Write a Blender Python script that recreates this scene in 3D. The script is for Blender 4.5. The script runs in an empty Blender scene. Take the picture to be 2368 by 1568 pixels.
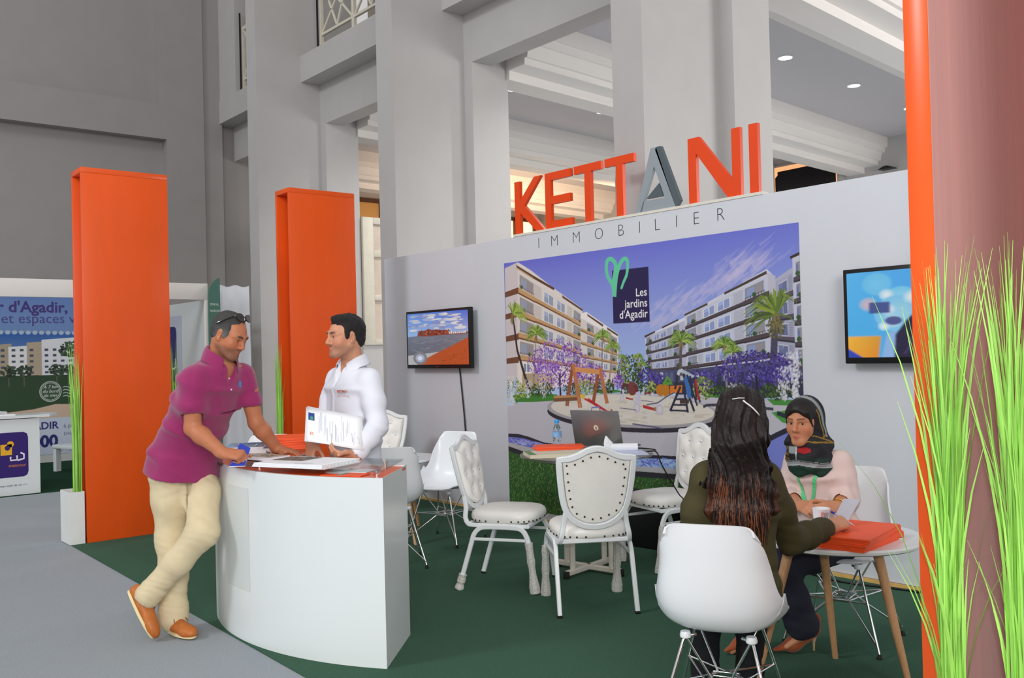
import bpy, bmesh, math, random
import numpy as np
from mathutils import Vector, Matrix
S = bpy.context.scene
COL = S.collection
PI = math.pi
R = math.radians
# ---------------------------------------------------------------- camera
EYE = Vector((0, 0, 1.47))
def _cam():
    yaw, pitch, roll = R(50.2647), R(0.7757), R(1.4210)
    f = Vector((math.cos(pitch)*math.cos(yaw), math.cos(pitch)*math.sin(yaw), math.sin(pitch)))
    r = Vector((math.sin(yaw), -math.cos(yaw), 0)); d = f.cross(r)
    r2 = r*math.cos(roll) + d*math.sin(roll); d2 = d*math.cos(roll) - r*math.sin(roll)
    M = Matrix(((r2.x, -d2.x, -f.x), (r2.y, -d2.y, -f.y), (r2.z, -d2.z, -f.z))).to_4x4()
    M.translation = EYE
    cd = bpy.data.cameras.new('camera'); cd.sensor_width = 36; cd.sensor_fit = 'HORIZONTAL'
    cd.lens = 36*2160.44/2368; cd.clip_start = .05; cd.clip_end = 200
    o = bpy.data.objects.new('camera', cd); o.matrix_world = M; COL.objects.link(o); S.camera = o
_cam()
# ---------------------------------------------------------------- light and exposure
S.view_settings.view_transform = 'Standard'; S.view_settings.look = 'None'
S.view_settings.gamma = 1; S.view_settings.use_curve_mapping = False
S.view_settings.exposure = 0.10
W = bpy.data.worlds.new('hall_air'); S.world = W; W.use_nodes = True
W.node_tree.nodes['Background'].inputs[0].default_value = (1, .985, .97, 1)
W.node_tree.nodes['Background'].inputs[1].default_value = .54
def area(name, loc, target, sx, sy, power, col=(1, 1, 1), spread=180):
    l = bpy.data.lights.new(name, 'AREA'); l.shape = 'RECTANGLE'; l.size = sx; l.size_y = sy
    l.energy = power; l.color = col; l.spread = R(spread)
    o = bpy.data.objects.new(name, l); o.location = loc
    o.rotation_euler = (Vector(target)-Vector(loc)).to_track_quat('-Z', 'Y').to_euler(); COL.objects.link(o)
    return o
# tall windows across the nave, the open entrance end behind the photographer, and the camera's flash
area('window_light', (-11, 7.0, 10.6), (5.3, 6.3, 1.6), 3.2, 2.2, 750, (.93, .97, 1))
area('entrance_light', (-5, -9, 6.5), (3.5, 6, 1.5), 7, 5, 1150, (1, .99, .975))
area('flash', (-.02, -.03, 1.60), (3.2, 3.85, 1.35), .10, .06, 24, (1, .97, .93))
# ---------------------------------------------------------------- helpers
def lin(c):
    """sRGB 0-255 (or #rrggbb) to linear"""
    if isinstance(c, str):
        c = c.lstrip('#'); c = [int(c[i:i+2], 16) for i in (0, 2, 4)]
    return tuple(((v/255)/12.92 if v/255 <= .04045 else ((v/255+.055)/1.055)**2.4) for v in c[:3])
def mat(name, col, rough=.5, metal=0, spec=.5, var=0, vscale=20, bump=0, bscale=60, trans=0, ior=1.45, emit=None, estr=0, coat=0, attr=None, stretch=None, sheen=0, alpha=1):
    m = bpy.data.materials.new(name); m.use_nodes = True
    nt = m.node_tree; b = nt.nodes['Principled BSDF']; L = nt.links
    c = (*lin(col), 1)
    b.inputs['Base Color'].default_value = c
    b.inputs['Roughness'].default_value = rough; b.inputs['Metallic'].default_value = metal
    b.inputs['Specular IOR Level'].default_value = spec; b.inputs['IOR'].default_value = ior
    b.inputs['Transmission Weight'].default_value = trans; b.inputs['Coat Weight'].default_value = coat
    b.inputs['Sheen Weight'].default_value = sheen
    if alpha < 1: b.inputs['Alpha'].default_value = alpha
    src = None
    if attr:
        a = nt.nodes.new('ShaderNodeVertexColor'); a.layer_name = attr; src = a.outputs[0]
        L.new(src, b.inputs['Base Color'])
    tc = nt.nodes.new('ShaderNodeTexCoord'); vec = tc.outputs['Object']
    if stretch:
        mp = nt.nodes.new('ShaderNodeMapping'); mp.inputs['Scale'].default_value = stretch; L.new(vec, mp.inputs[0]); vec = mp.outputs[0]
    if var:
        n = nt.nodes.new('ShaderNodeTexNoise'); n.inputs['Scale'].default_value = vscale; n.inputs['Detail'].default_value = 6
        L.new(vec, n.inputs['Vector'])
        mr = nt.nodes.new('ShaderNodeMapRange'); mr.inputs[1].default_value = .25; mr.inputs[2].default_value = .75
        mr.inputs[3].default_value = 1-var; mr.inputs[4].default_value = 1+var; L.new(n.outputs[0], mr.inputs[0])
        mx = nt.nodes.new('ShaderNodeMix'); mx.data_type = 'RGBA'; mx.blend_type = 'MULTIPLY'; mx.inputs[0].default_value = 1
        if src: L.new(src, mx.inputs[6])
        else: mx.inputs[6].default_value = c
        L.new(mr.outputs[0], mx.inputs[7]); L.new(mx.outputs[2], b.inputs['Base Color'])
    if bump:
        n2 = nt.nodes.new('ShaderNodeTexNoise'); n2.inputs['Scale'].default_value = bscale; n2.inputs['Detail'].default_value = 4
        L.new(vec, n2.inputs['Vector'])
        bp = nt.nodes.new('ShaderNodeBump'); bp.inputs['Strength'].default_value = bump; bp.inputs['Distance'].default_value = .01
        L.new(n2.outputs[0], bp.inputs['Height']); L.new(bp.outputs[0], b.inputs['Normal'])
    if emit is not None:
        if emit == 'attr': L.new(src, b.inputs['Emission Color'])
        else: b.inputs['Emission Color'].default_value = (*lin(emit), 1)
        b.inputs['Emission Strength'].default_value = estr
    return m
def thin_glass(name, tint=(246, 250, 249), boost=0.75):
    m = bpy.data.materials.new(name); m.use_nodes = True; nt = m.node_tree; L = nt.links; nt.nodes.remove(nt.nodes['Principled BSDF'])
    t = nt.nodes.new('ShaderNodeBsdfTransparent'); t.inputs[0].default_value = (*lin(tint), 1); g = nt.nodes.new('ShaderNodeBsdfGlossy'); g.inputs['Roughness'].default_value = .02
    fr = nt.nodes.new('ShaderNodeFresnel'); fr.inputs[0].default_value = 1.5; ge = nt.nodes.new('ShaderNodeNewGeometry'); ma = nt.nodes.new('ShaderNodeMath'); ma.operation = 'MULTIPLY_ADD'; ma.inputs[1].default_value = -.8333; ma.inputs[2].default_value = 1.5; L.new(ge.outputs['Backfacing'], ma.inputs[0]); L.new(ma.outputs[0], fr.inputs[0]); mu = nt.nodes.new('ShaderNodeMath'); mu.operation = 'MULTIPLY'; mu.use_clamp = True; mu.inputs[1].default_value = boost; L.new(fr.outputs[0], mu.inputs[0])
    mx = nt.nodes.new('ShaderNodeMixShader'); L.new(mu.outputs[0], mx.inputs[0]); L.new(t.outputs[0], mx.inputs[1]); L.new(g.outputs[0], mx.inputs[2]); L.new(mx.outputs[0], nt.nodes['Material Output'].inputs[0])
    return m
class MB:
    """collects shapes and links them as one mesh object"""
    def __init__(s): s.bm = bmesh.new()
    def box(s, lo, hi, bev=0, M=None, seg=2):
        lo = Vector(lo); hi = Vector(hi); c = (lo+hi)/2; d = hi-lo
        r = bmesh.ops.create_cube(s.bm, size=1, matrix=Matrix.Translation(c) @ Matrix.Diagonal((*d, 1)))
        vs = r['verts']
        if bev:
            es = list({e for v in vs for e in v.link_edges})
            q = bmesh.ops.bevel(s.bm, geom=es, offset=bev, segments=seg, affect='EDGES', profile=.5)
            vs = list({v for v in vs if v.is_valid} | set(q['verts']))
        if M is not None: bmesh.ops.transform(s.bm, matrix=M, verts=vs)
        return s
    def prism(s, poly, lo, hi, f=lambda a, b, c: (a, b, c)):
        """extrude 2-D polygon between lo and hi; f maps (a, b, h) to xyz"""
        a = [s.bm.verts.new(f(x, y, lo)) for x, y in poly]; b = [s.bm.verts.new(f(x, y, hi)) for x, y in poly]
        n = len(poly)
        s.bm.faces.new(a[::-1]); s.bm.faces.new(b)
        for i in range(n): s.bm.faces.new((a[i], a[(i+1) % n], b[(i+1) % n], b[i]))
        return s
    def loft(s, rings, close=True, cap=True):
        vs = [[s.bm.verts.new(p) for p in r] for r in rings]; n = len(vs[0])
        for i in range(len(vs)-1):
            for j in range(n if close else n-1):
                k = (j+1) % n
                try: s.bm.faces.new((vs[i][j], vs[i][k], vs[i+1][k], vs[i+1][j]))
                except ValueError: pass
        if cap and close:
            for r in (vs[0][::-1], vs[-1]):
                try: s.bm.faces.new(r)
                except ValueError: pass
        return s
    def tube(s, pts, r, n=10, closed=False, flat=None, up=None):
        """round (or flat=(w,h) rectangular) bar along pts; r may be a list"""
        P = [Vector(p) for p in pts]; m = len(P); rings = []; prev = None
        for i in range(m):
            if closed: t = P[(i+1) % m]-P[(i-1) % m]
            else: t = P[min(i+1, m-1)]-P[max(i-1, 0)]
            t.normalize()
            if prev is None:
                a = Vector(up) if up else (Vector((0, 0, 1)) if abs(t.z) < .9 else Vector((1, 0, 0)))
            else: a = prev
            a = (a-t*a.dot(t)).normalized(); prev = a; b = t.cross(a)
            rr = r[i] if isinstance(r, (list, tuple)) else r
            if flat:
                w, h = flat[0]/2, flat[1]/2; q = min(w, h)*.35
                ring = [(w-q, h), (-w+q, h), (-w, h-q), (-w, -h+q), (-w+q, -h), (w-q, -h), (w, -h+q), (w, h-q)]
                rings.append([P[i]+b*x+a*y for x, y in ring])
            else: rings.append([P[i]+(a*math.cos(2*PI*k/n)+b*math.sin(2*PI*k/n))*rr for k in range(n)])
        if closed: s.loft(rings+[rings[0]], cap=False)
        else: s.loft(rings)
        return s
    def lathe(s, prof, c=(0, 0, 0), n=32, M=None):
        c = Vector(c); rings = []
        for r, z in prof:
            rg = [Vector((max(r, 1e-5)*math.cos(2*PI*k/n), max(r, 1e-5)*math.sin(2*PI*k/n), z)) for k in range(n)]
            rings.append([(M @ p if M is not None else p)+c for p in rg])
        return s.loft(rings)
    def ball(s, c, r, sc=(1, 1, 1), u=16, v=10, M=None):
        m = Matrix.Translation(Vector(c)) @ (M or Matrix()) @ Matrix.Diagonal((*sc, 1))
        bmesh.ops.create_uvsphere(s.bm, u_segments=u, v_segments=v, radius=r, matrix=m); return s
    def mesh(s, V, F):
        vs = [s.bm.verts.new(v) for v in V]
        for f in F:
            try: s.bm.faces.new([vs[i] for i in f])
            except ValueError: pass
        return s
    def build(s, name, m, parent=None, angle=35, kind=None, **tags):
        bmesh.ops.remove_doubles(s.bm, verts=s.bm.verts, dist=1e-6)
        bmesh.ops.recalc_face_normals(s.bm, faces=s.bm.faces)
        me = bpy.data.meshes.new(name); s.bm.to_mesh(me); s.bm.free()
        me.shade_smooth()
        if angle < 180: me.set_sharp_from_angle(angle=R(angle))
        return link(name, me, m, parent, kind, **tags)
def link(name, me, m, parent=None, kind=None, **tags):
    for q in (m if isinstance(m, (list, tuple)) else [m]): me.materials.append(q)
    o = bpy.data.objects.new(name, me); COL.objects.link(o)
    if parent: o.parent = parent
    if kind: o['kind'] = kind
    for k, v in tags.items(): o[k] = v
    return o
def thing(name, label, cat, loc=(0, 0, 0), rz=0, group=None):
    o = bpy.data.objects.new(name, None); COL.objects.link(o); o.empty_display_size = .1
    o.location = loc; o.rotation_euler = (0, 0, rz); o['label'] = label; o['category'] = cat
    if group: o['group'] = group
    return o
def tag(o, label, cat, group=None):
    o['label'] = label; o['category'] = cat
    if group: o['group'] = group
    return o
def copy_tree(o, parent=None):
    c = o.copy(); COL.objects.link(c)
    if parent: c.parent = parent
    for ch in list(o.children): copy_tree(ch, c)
    return c
def dup(o, loc, rz, label, group=None):
    c = copy_tree(o); c.location = loc; c.rotation_euler = (0, 0, rz); c['label'] = label
    if group: c['group'] = group
    return c
def bez(P, n=12):
    """smooth Catmull-Rom curve through points"""
    P = [Vector(p) for p in P]; Q = [P[0]*2-P[1]]+P+[P[-1]*2-P[-2]]; out = []
    for i in range(1, len(Q)-2):
        a, b, c, d = Q[i-1:i+3]
        for k in range(n):
            t = k/n
            out.append(.5*((2*b)+(c-a)*t+(2*a-5*b+4*c-d)*t*t+(3*b-a-3*c+d)*t**3))
    return out+[P[-1]]
def text_geo(s, size, align='LEFT', bold=0, shear=0, space=1):
    """letter faces of the built-in font: list of vertices and faces in the xy plane"""
    cu = bpy.data.curves.new('t', 'FONT'); cu.body = s; cu.size = size; cu.align_x = align; cu.offset = bold; cu.shear = shear
    cu.space_character = space; cu.resolution_u = 3
    o = bpy.data.objects.new('t', cu); COL.objects.link(o)
    bpy.context.view_layer.update()
    me = o.evaluated_get(bpy.context.evaluated_depsgraph_get()).to_mesh()
    V = [tuple(v.co) for v in me.vertices]; F = [tuple(p.vertices) for p in me.polygons]
    o.evaluated_get(bpy.context.evaluated_depsgraph_get()).to_mesh_clear()
    bpy.data.objects.remove(o); bpy.data.curves.remove(cu)
    return V, F
def dark_base(m):
    b = m.node_tree.nodes['Principled BSDF']
    for l in list(b.inputs['Base Color'].links): m.node_tree.links.remove(l)
    b.inputs['Base Color'].default_value = (.01, .01, .012, 1)
class Art:
    """flat coloured print: layered polygons in (u, v), each a hair above the last; colours in the corner attribute 'col'"""
    def __init__(s): s.V = []; s.F = []; s.C = []; s.h = 0; s.al = 1
    def up(s, k=1): s.h += k; return s
    def poly(s, col, pts, cols=None):
        n = len(s.V); s.V += [(p[0], p[1], s.h) for p in pts]; s.F.append(tuple(range(n, n+len(pts))))
        s.C.append([(*lin(c), s.al) for c in cols] if cols else [(*lin(col), s.al)]*len(pts)); return s
    def rect(s, col, u0, v0, u1, v1, cols=None): return s.poly(col, [(u0, v0), (u1, v0), (u1, v1), (u0, v1)], cols)
    def disc(s, col, c, r, ry=None, n=20, a0=0):
        ry = ry or r; return s.poly(col, [(c[0]+r*math.cos(2*PI*k/n+a0), c[1]+ry*math.sin(2*PI*k/n+a0)) for k in range(n)])
    def line(s, col, pts, w, w1=None):
        P = [Vector((p[0], p[1])) for p in pts]; A = []; B = []
        for i in range(len(P)):
            t = (P[min(i+1, len(P)-1)]-P[max(i-1, 0)]).normalized(); nrm = Vector((-t.y, t.x))
            ww = (w+(w1-w)*i/(len(P)-1) if w1 is not None else w)/2
            A.append(P[i]+nrm*ww); B.append(P[i]-nrm*ww)
        for i in range(len(P)-1): s.poly(col, [B[i], B[i+1], A[i+1], A[i]])
        return s
    def text(s, col, txt, u, v, size, **k):
        V, F = text_geo(txt, size, **k); c = (*lin(col), 1)
        n = len(s.V); s.V += [(x+u, y+v, s.h) for x, y, z in V]
        for f in F: s.F.append(tuple(i+n for i in f)); s.C.append([c]*len(f))
        return s
    def raster(s, w, h, res, ss=2, blur=0):
        """flatten the layers into a colour grid (rows from the bottom), painter's order"""
        nx, ny = int(w*res*ss), int(h*res*ss); I = np.ones((ny, nx, 3), np.float32)*.5; k = res*ss
        for i in sorted(range(len(s.F)), key=lambda i: s.V[s.F[i][0]][2]):
            P = np.array([s.V[j][:2] for j in s.F[i]])*k; C = np.array(s.C[i]); al = C[0][3]
            x0, y0 = np.maximum(np.floor(P.min(0)).astype(int), 0); x1, y1 = np.minimum(np.ceil(P.max(0)).astype(int)+1, (nx, ny))
            if x1 <= x0 or y1 <= y0: continue
            X, Y = np.arange(x0, x1)+.5, (np.arange(y0, y1)+.5)[:, None]; m = np.zeros((y1-y0, x1-x0), bool)
            for (ax, ay), (bx, by) in zip(P, np.roll(P, -1, 0)):
                if ay == by: continue
                m ^= ((Y > ay) != (Y > by)) & (X < (bx-ax)*(Y-ay)/(by-ay)+ax)
            if len(C) == 4 and np.ptp(C, 0).max() > 1e-4:
                U, V = np.clip((X-P[:, 0].min())/max(np.ptp(P[:, 0]), 1e-6), 0, 1)[None, :, None], np.clip((Y-P[:, 1].min())/max(np.ptp(P[:, 1]), 1e-6), 0, 1)[:, :, None]
                c = ((C[0, :3]*(1-U)+C[1, :3]*U)*(1-V)+(C[3, :3]*(1-U)+C[2, :3]*U)*V)
            else: c = np.broadcast_to(C[0, :3], m.shape+(3,))
            R_ = I[y0:y1, x0:x1]; R_[m] = R_[m]*(1-al)+c[m]*al
        for _ in range(blur):
            Q = np.pad(I, ((2, 2), (2, 2), (0, 0)), 'edge'); I = sum(Q[2+j:2+j+ny, 2:2+nx] for j in (-2, -1, 0, 1, 2))/5
            Q = np.pad(I, ((2, 2), (2, 2), (0, 0)), 'edge'); I = sum(Q[2:2+ny, 2+j:2+j+nx] for j in (-2, -1, 0, 1, 2))/5
        return I[:ny//ss*ss, :nx//ss*ss].reshape(ny//ss, ss, nx//ss, ss, 3).mean((1, 3))
    def grid(s, name, m, f, w, h, res, parent=None, blur=0, kind=None, **tags):
        """the print as one fine sheet whose points carry the colours; f maps arrays (u, v) to xyz"""
        I = s.raster(w, h, res, 2, blur); ny, nx = I.shape[:2]; U, V = np.meshgrid(np.linspace(0, w, nx), np.linspace(0, h, ny)); X = np.stack(f(U, V), -1).reshape(-1, 3)
        n = np.arange(nx*ny).reshape(ny, nx); F = np.stack([n[:-1, :-1], n[:-1, 1:], n[1:, 1:], n[1:, :-1]], -1).reshape(-1, 4)
        me = bpy.data.meshes.new(name); me.vertices.add(len(X)); me.vertices.foreach_set('co', X.astype(np.float32).ravel()); me.loops.add(F.size); me.loops.foreach_set('vertex_index', F.astype(np.int32).ravel())
        me.polygons.add(len(F)); me.polygons.foreach_set('loop_start', np.arange(0, F.size, 4, dtype=np.int32)); me.polygons.foreach_set('loop_total', np.full(len(F), 4, np.int32)); me.update(calc_edges=True)
        c = np.ones((len(X), 4), np.float32); c[:, :3] = I.reshape(-1, 3); ca = me.color_attributes.new('col', 'FLOAT_COLOR', 'POINT'); ca.data.foreach_set('color', c.ravel())
        return link(name, me, m, parent, kind, **tags)
    def build(s, name, m, f, parent=None, dz=.0002, kind=None, **tags):
        """f maps (u, v, height) to xyz"""
        me = bpy.data.meshes.new(name); me.from_pydata([f(u, v, h*dz) for u, v, h in s.V], [], s.F)
        ca = me.color_attributes.new('col', 'FLOAT_COLOR', 'CORNER')
        ca.data.foreach_set('color', np.array([c for f in s.C for c in f], dtype=np.float32).ravel())
        return link(name, me, m, parent, kind, **tags)
# ---------------------------------------------------------------- materials
M = dict(
    paint=mat('wall_paint', (180, 178, 177), .42, var=.03, vscale=3, bump=.03, bscale=40),
    endshade=mat('end_wall_shaded_paint', (150, 147, 146), .4, var=.03, vscale=3),  # wall paint darkened to stand in for light falling off with distance
    white=mat('white_plaster', (232, 228, 224), .6),
    greyceil=mat('ceiling_paint', (196, 193, 196), .6),
    fabric=mat('white_booth_fabric', (206, 210, 217), .75, var=.015, vscale=4, bump=.10, bscale=7, stretch=(1, 1, .25)),
    green=mat('green_carpet', (66, 98, 80), .95, spec=.1, var=.28, vscale=160, bump=.5, bscale=300),
    grey=mat('grey_carpet', (156, 163, 169), .95, spec=.1, var=.14, vscale=150, bump=.4, bscale=260),
    darkgreen=mat('dark_green_carpet', (30, 62, 44), .95, spec=.1, var=.2, vscale=90),
    orange=mat('orange_lacquer', (234, 88, 26), .28, spec=.45, var=.05, vscale=6, stretch=(1, 1, .3)),
    orangecard=mat('orange_card', (255, 92, 34), .5),
    wood=mat('beech_wood', (196, 150, 108), .4, var=.18, vscale=30, stretch=(6, 6, .5)),
    strip=mat('pine_batten', (206, 168, 96), .6, var=.12, vscale=20),
    lam=mat('white_laminate', (224, 230, 231), .22, var=.02, vscale=2),
    glass=thin_glass('clear_glass'),
    plastic=mat('white_plastic', (232, 236, 240), .28),
    chrome=mat('chrome', (235, 235, 238), .08, metal=1),
    steel=mat('white_enamel', (232, 236, 238), .3),
    leather=mat('white_leatherette', (242, 240, 235), .38, var=.03, vscale=8, bump=.12, bscale=90),
    stud=mat('bronze_stud', (70, 56, 50), .3, metal=.8),
    crystal=mat('crystal', (235, 240, 250), .03, metal=.6),
    wrap=mat('bubble_wrap', (214, 212, 206), .35, bump=.9, bscale=120),
    black=mat('black_plastic', (16, 16, 18), .4),
    rubber=mat('black_rubber', (14, 14, 15), .7),
    vase=mat('white_vase_paint', (235, 236, 234), .3, var=.04, vscale=8),
    blade=mat('artificial_grass', (160, 216, 98), .45, var=.15, vscale=9),
    print=mat('printed_surface', (255, 255, 255), .45, attr='col'),
    screen=mat('lit_screen', (255, 255, 255), .25, attr='col', emit='attr', estr=.72),
    paper=mat('paper', (240, 242, 246), .6),
    brown=mat('brown_window_frame', (88, 52, 34), .5),
    beige=mat('beige_railing_paint', (206, 200, 184), .5, var=.05, vscale=12),
    dark=mat('dark_cloth', (22, 20, 21), .9),
    letter=mat('orange_letter_paint', (232, 72, 16), .35),
    greyl=mat('grey_letter_paint', (150, 160, 166), .35),
    slate=mat('dark_grey_letter_paint', (84, 96, 102), .35),
)

dark_base(M['screen'])
# ---------------------------------------------------------------- soft bodies: rounded volumes blended into one continuous surface
class Body:
    def __init__(s, h=.006): s.P = []; s.h = h
    def cone(s, a, b, ra, rb=None, k=.02, op='u', flat=None):
        """tapered limb from a to b; flat=(axis, factor) squashes it along an axis"""
        s.P.append((op, 'c', Vector(a), Vector(b), ra, ra if rb is None else rb, k, flat)); return s
    def chain(s, pts, rad, k=.02, op='u', flat=None):
        for i in range(len(pts)-1): s.cone(pts[i], pts[i+1], rad[i], rad[i+1], k, op, flat)
        return s
    def ell(s, c, r, k=.02, op='u', M=None):
        s.P.append((op, 'e', Vector(c), Vector(r) if not isinstance(r, (int, float)) else Vector((r, r, r)), M, None, k, None)); return s
    def trunk(s, rings, k=.02, op='u'):
        """rings of (centre, half width, half depth, sideways axis, forward axis)"""
        for i in range(len(rings)-1): s.P.append((op, 't', rings[i], rings[i+1], None, None, k, None))
        return s
    def fn(s, f): s.P.append(('f', f)); return s
    def field(s):
        lo = np.full(3, 1e9); hi = -lo
        bb = []
        for p in s.P:
            if p[0] == 'f': bb.append(None); continue
            op, ty, a, b, ra, rb, k, fl = p
            if ty == 'c': m = max(ra, rb); l = np.minimum(a, b)-m; u = np.maximum(a, b)+m
            elif ty == 'e': m = max(b); l = np.array(a)-m; u = np.array(a)+m
            else:
                m = max(a[1], a[2], b[1], b[2]); l = np.minimum(a[0], b[0])-m*.8; u = np.maximum(a[0], b[0])+m*.8
                if op == 'u': l -= m*.2; u += m*.2
            bb.append((l-k, u+k))
            if op == 'u': lo = np.minimum(lo, l); hi = np.maximum(hi, u)
        lo -= 3*s.h; hi += 3*s.h
        n = np.ceil((hi-lo)/s.h).astype(int)+1
        D = np.full(n, .06, np.float32); ax = [lo[i]+s.h*np.arange(n[i]) for i in range(3)]
        for p, q in zip(s.P, bb):
            if p[0] == 'f':
                X, Y, Z = np.meshgrid(*ax, indexing='ij', sparse=True); D += p[1](X, Y, Z).astype(np.float32); continue
            op, ty, a, b, ra, rb, k, fl = p
            i0 = np.clip(np.floor((q[0]-lo)/s.h).astype(int)-2, 0, n); i1 = np.clip(np.ceil((q[1]-lo)/s.h).astype(int)+3, 0, n)
            if (i1 <= i0).any(): continue
            sl = tuple(slice(i0[i], i1[i]) for i in range(3))
            X, Y, Z = np.meshgrid(*[ax[i][sl[i]].astype(np.float32) for i in range(3)], indexing='ij', sparse=True)
            if ty == 'c':
                d = b-a
                if fl:
                    n_ = Vector(fl[0]).normalized(); g = 1/fl[1]-1
                    pr = (X-a.x)*n_.x+(Y-a.y)*n_.y+(Z-a.z)*n_.z
                    PX, PY, PZ = X-a.x+n_.x*g*pr, Y-a.y+n_.y*g*pr, Z-a.z+n_.z*g*pr; e = d+n_*g*d.dot(n_); sc = min(1, fl[1])
                else: PX, PY, PZ, e, sc = X-a.x, Y-a.y, Z-a.z, d, 1
                t = np.clip((PX*e.x+PY*e.y+PZ*e.z)/max(e.dot(e), 1e-9), 0, 1)
                v = (np.sqrt((PX-t*e.x)**2+(PY-t*e.y)**2+(PZ-t*e.z)**2)-(ra+(rb-ra)*t))*sc
            elif ty == 'e':
                PX, PY, PZ = X-a.x, Y-a.y, Z-a.z
                if ra is not None:
                    m = ra.transposed(); PX, PY, PZ = (m[i][0]*PX+m[i][1]*PY+m[i][2]*PZ for i in range(3))
                k0 = np.sqrt((PX/b.x)**2+(PY/b.y)**2+(PZ/b.z)**2); k1 = np.sqrt((PX/b.x**2)**2+(PY/b.y**2)**2+(PZ/b.z**2)**2)
                v = k0*(k0-1)/np.maximum(k1, 1e-6)
            else:
                c0, w0, d0, sx, fx = a; c1, w1, d1, sx1, fx1 = b; e = c1-c0
                PX, PY, PZ = X-c0.x, Y-c0.y, Z-c0.z
                tr = (PX*e.x+PY*e.y+PZ*e.z)/max(e.dot(e), 1e-9); t = np.clip(tr, 0, 1)
                PX, PY, PZ = PX-t*e.x, PY-t*e.y, PZ-t*e.z
                vx = PX*sx.x+PY*sx.y+PZ*sx.z; vy = PX*fx.x+PY*fx.y+PZ*fx.z
                w, dd = w0+(w1-w0)*t, d0+(d1-d0)*t
                q2 = np.sqrt((vx/w)**2+(vy/dd)**2); ov = np.abs(tr-t)*e.length
                lat = (q2-1)*np.minimum(w, dd); v = np.where(ov > 0, np.where(lat > 0, np.sqrt(lat**2+ov**2), np.maximum(ov, lat)), lat)
            C = D[sl]; v = v.astype(np.float32)
            if op == 'u':
                hh = np.maximum(k-np.abs(C-v), 0)/k if k > 0 else 0; D[sl] = np.minimum(C, v)-hh*hh*k*.25
            elif op == 's':
                v = -v; hh = np.maximum(k-np.abs(C-v), 0)/k if k > 0 else 0; D[sl] = np.maximum(C, v)+hh*hh*k*.25
        return D, lo
    def mesh(s, smooth=2):
        D, lo = s.field(); I = D < 0
        c = np.zeros(np.array(D.shape)-1, np.int8)
        for i in (0, 1):
            for j in (0, 1):
                for k in (0, 1): c += I[i:D.shape[0]-1+i, j:D.shape[1]-1+j, k:D.shape[2]-1+k]
        act = np.argwhere((c > 0) & (c < 8)); idx = -np.ones(c.shape, np.int32); idx[tuple(act.T)] = np.arange(len(act))
        acc = np.zeros((len(act), 3)); cnt = np.zeros(len(act))
        cor = [(i, j, k) for i in (0, 1) for j in (0, 1) for k in (0, 1)]
        for p in cor:
            for ax in range(3):
                if p[ax]: continue
                q = list(p); q[ax] = 1
                d0 = D[tuple((act+p).T)]; d1 = D[tuple((act+q).T)]; m = (d0 < 0) != (d1 < 0)
                t = d0[m]/(d0[m]-d1[m]); v = np.tile(np.array(p, float), (m.sum(), 1)); v[:, ax] += t; acc[m] += v; cnt[m] += 1
        V = lo+(act+acc/cnt[:, None])*s.h
        F = []
        for ax in range(3):
            b_, c_ = (ax+1) % 3, (ax+2) % 3
            sl0 = [slice(None)]*3; sl1 = [slice(None)]*3; sl0[ax] = slice(0, -1); sl1[ax] = slice(1, None)
            m = I[tuple(sl0)] != I[tuple(sl1)]; e = np.argwhere(m)
            e = e[(e[:, b_] > 0) & (e[:, c_] > 0) & (e[:, b_] < D.shape[b_]-1) & (e[:, c_] < D.shape[c_]-1)]
            q = []
            for o1, o2 in ((1, 1), (0, 1), (0, 0), (1, 0)):
                g = e.copy(); g[:, b_] -= o1; g[:, c_] -= o2; q.append(idx[tuple(g.T)])
            q = np.stack(q, 1); fl = I[tuple(e.T)]; q[~fl] = q[~fl][:, ::-1]; F.append(q)
        F = np.concatenate(F); F = F[(F >= 0).all(1)]
        for _ in range(smooth):
            A = np.zeros_like(V); n = np.zeros(len(V))
            for i in range(4):
                j = (i+1) % 4
                for x, y in ((i, j), (j, i)):
                    A += np.stack([np.bincount(F[:, x], V[F[:, y], d], len(V)) for d in range(3)], 1); n += np.bincount(F[:, x], minlength=len(V))
            V = V*.45+.55*A/np.maximum(n, 1)[:, None]
        return V, F
    def build(s, name, m, base, parent=None, color=None, smooth=2, **tags):
        V, F = s.mesh(smooth); me = bpy.data.meshes.new(name)
        me.vertices.add(len(V)); me.vertices.foreach_set('co', (V-np.array(base)).astype(np.float32).ravel())
        me.loops.add(len(F)*4); me.loops.foreach_set('vertex_index', F.astype(np.int32).ravel())
        me.polygons.add(len(F)); me.polygons.foreach_set('loop_start', np.arange(0, len(F)*4, 4, dtype=np.int32)); me.polygons.foreach_set('loop_total', np.full(len(F), 4, np.int32))
        me.update(calc_edges=True); me.validate(); me.shade_smooth()
        if color is not None:
            c = np.ones((len(V), 4), np.float32); c[:, :3] = color(V)
            ca = me.color_attributes.new('col', 'FLOAT_COLOR', 'POINT'); ca.data.foreach_set('color', c.ravel())
        o = link(name, me, m, parent, **tags)
        if parent is None: o.location = base
        return o
def folds(seed, amp, sc, n=3, axis=None):
    """shallow cloth folds as a sum of slanted waves"""
    r = random.Random(seed); W_ = [(Vector((r.gauss(0, 1), r.gauss(0, 1), r.gauss(0, 1))).normalized()*sc*r.uniform(.6, 1.5), r.uniform(0, 6.3), r.uniform(.5, 1)) for _ in range(n)]
    def f(X, Y, Z):
        t = 0
        for d, ph, a in W_: t = t+a*np.sin(X*d.x+Y*d.y+Z*d.z+ph+1.3*np.sin(X*d.z*.6+Y*d.x*.6-Z*d.y*.6+ph))
        return amp*np.maximum(t/n*1.6, -.8)
    return f
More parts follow.
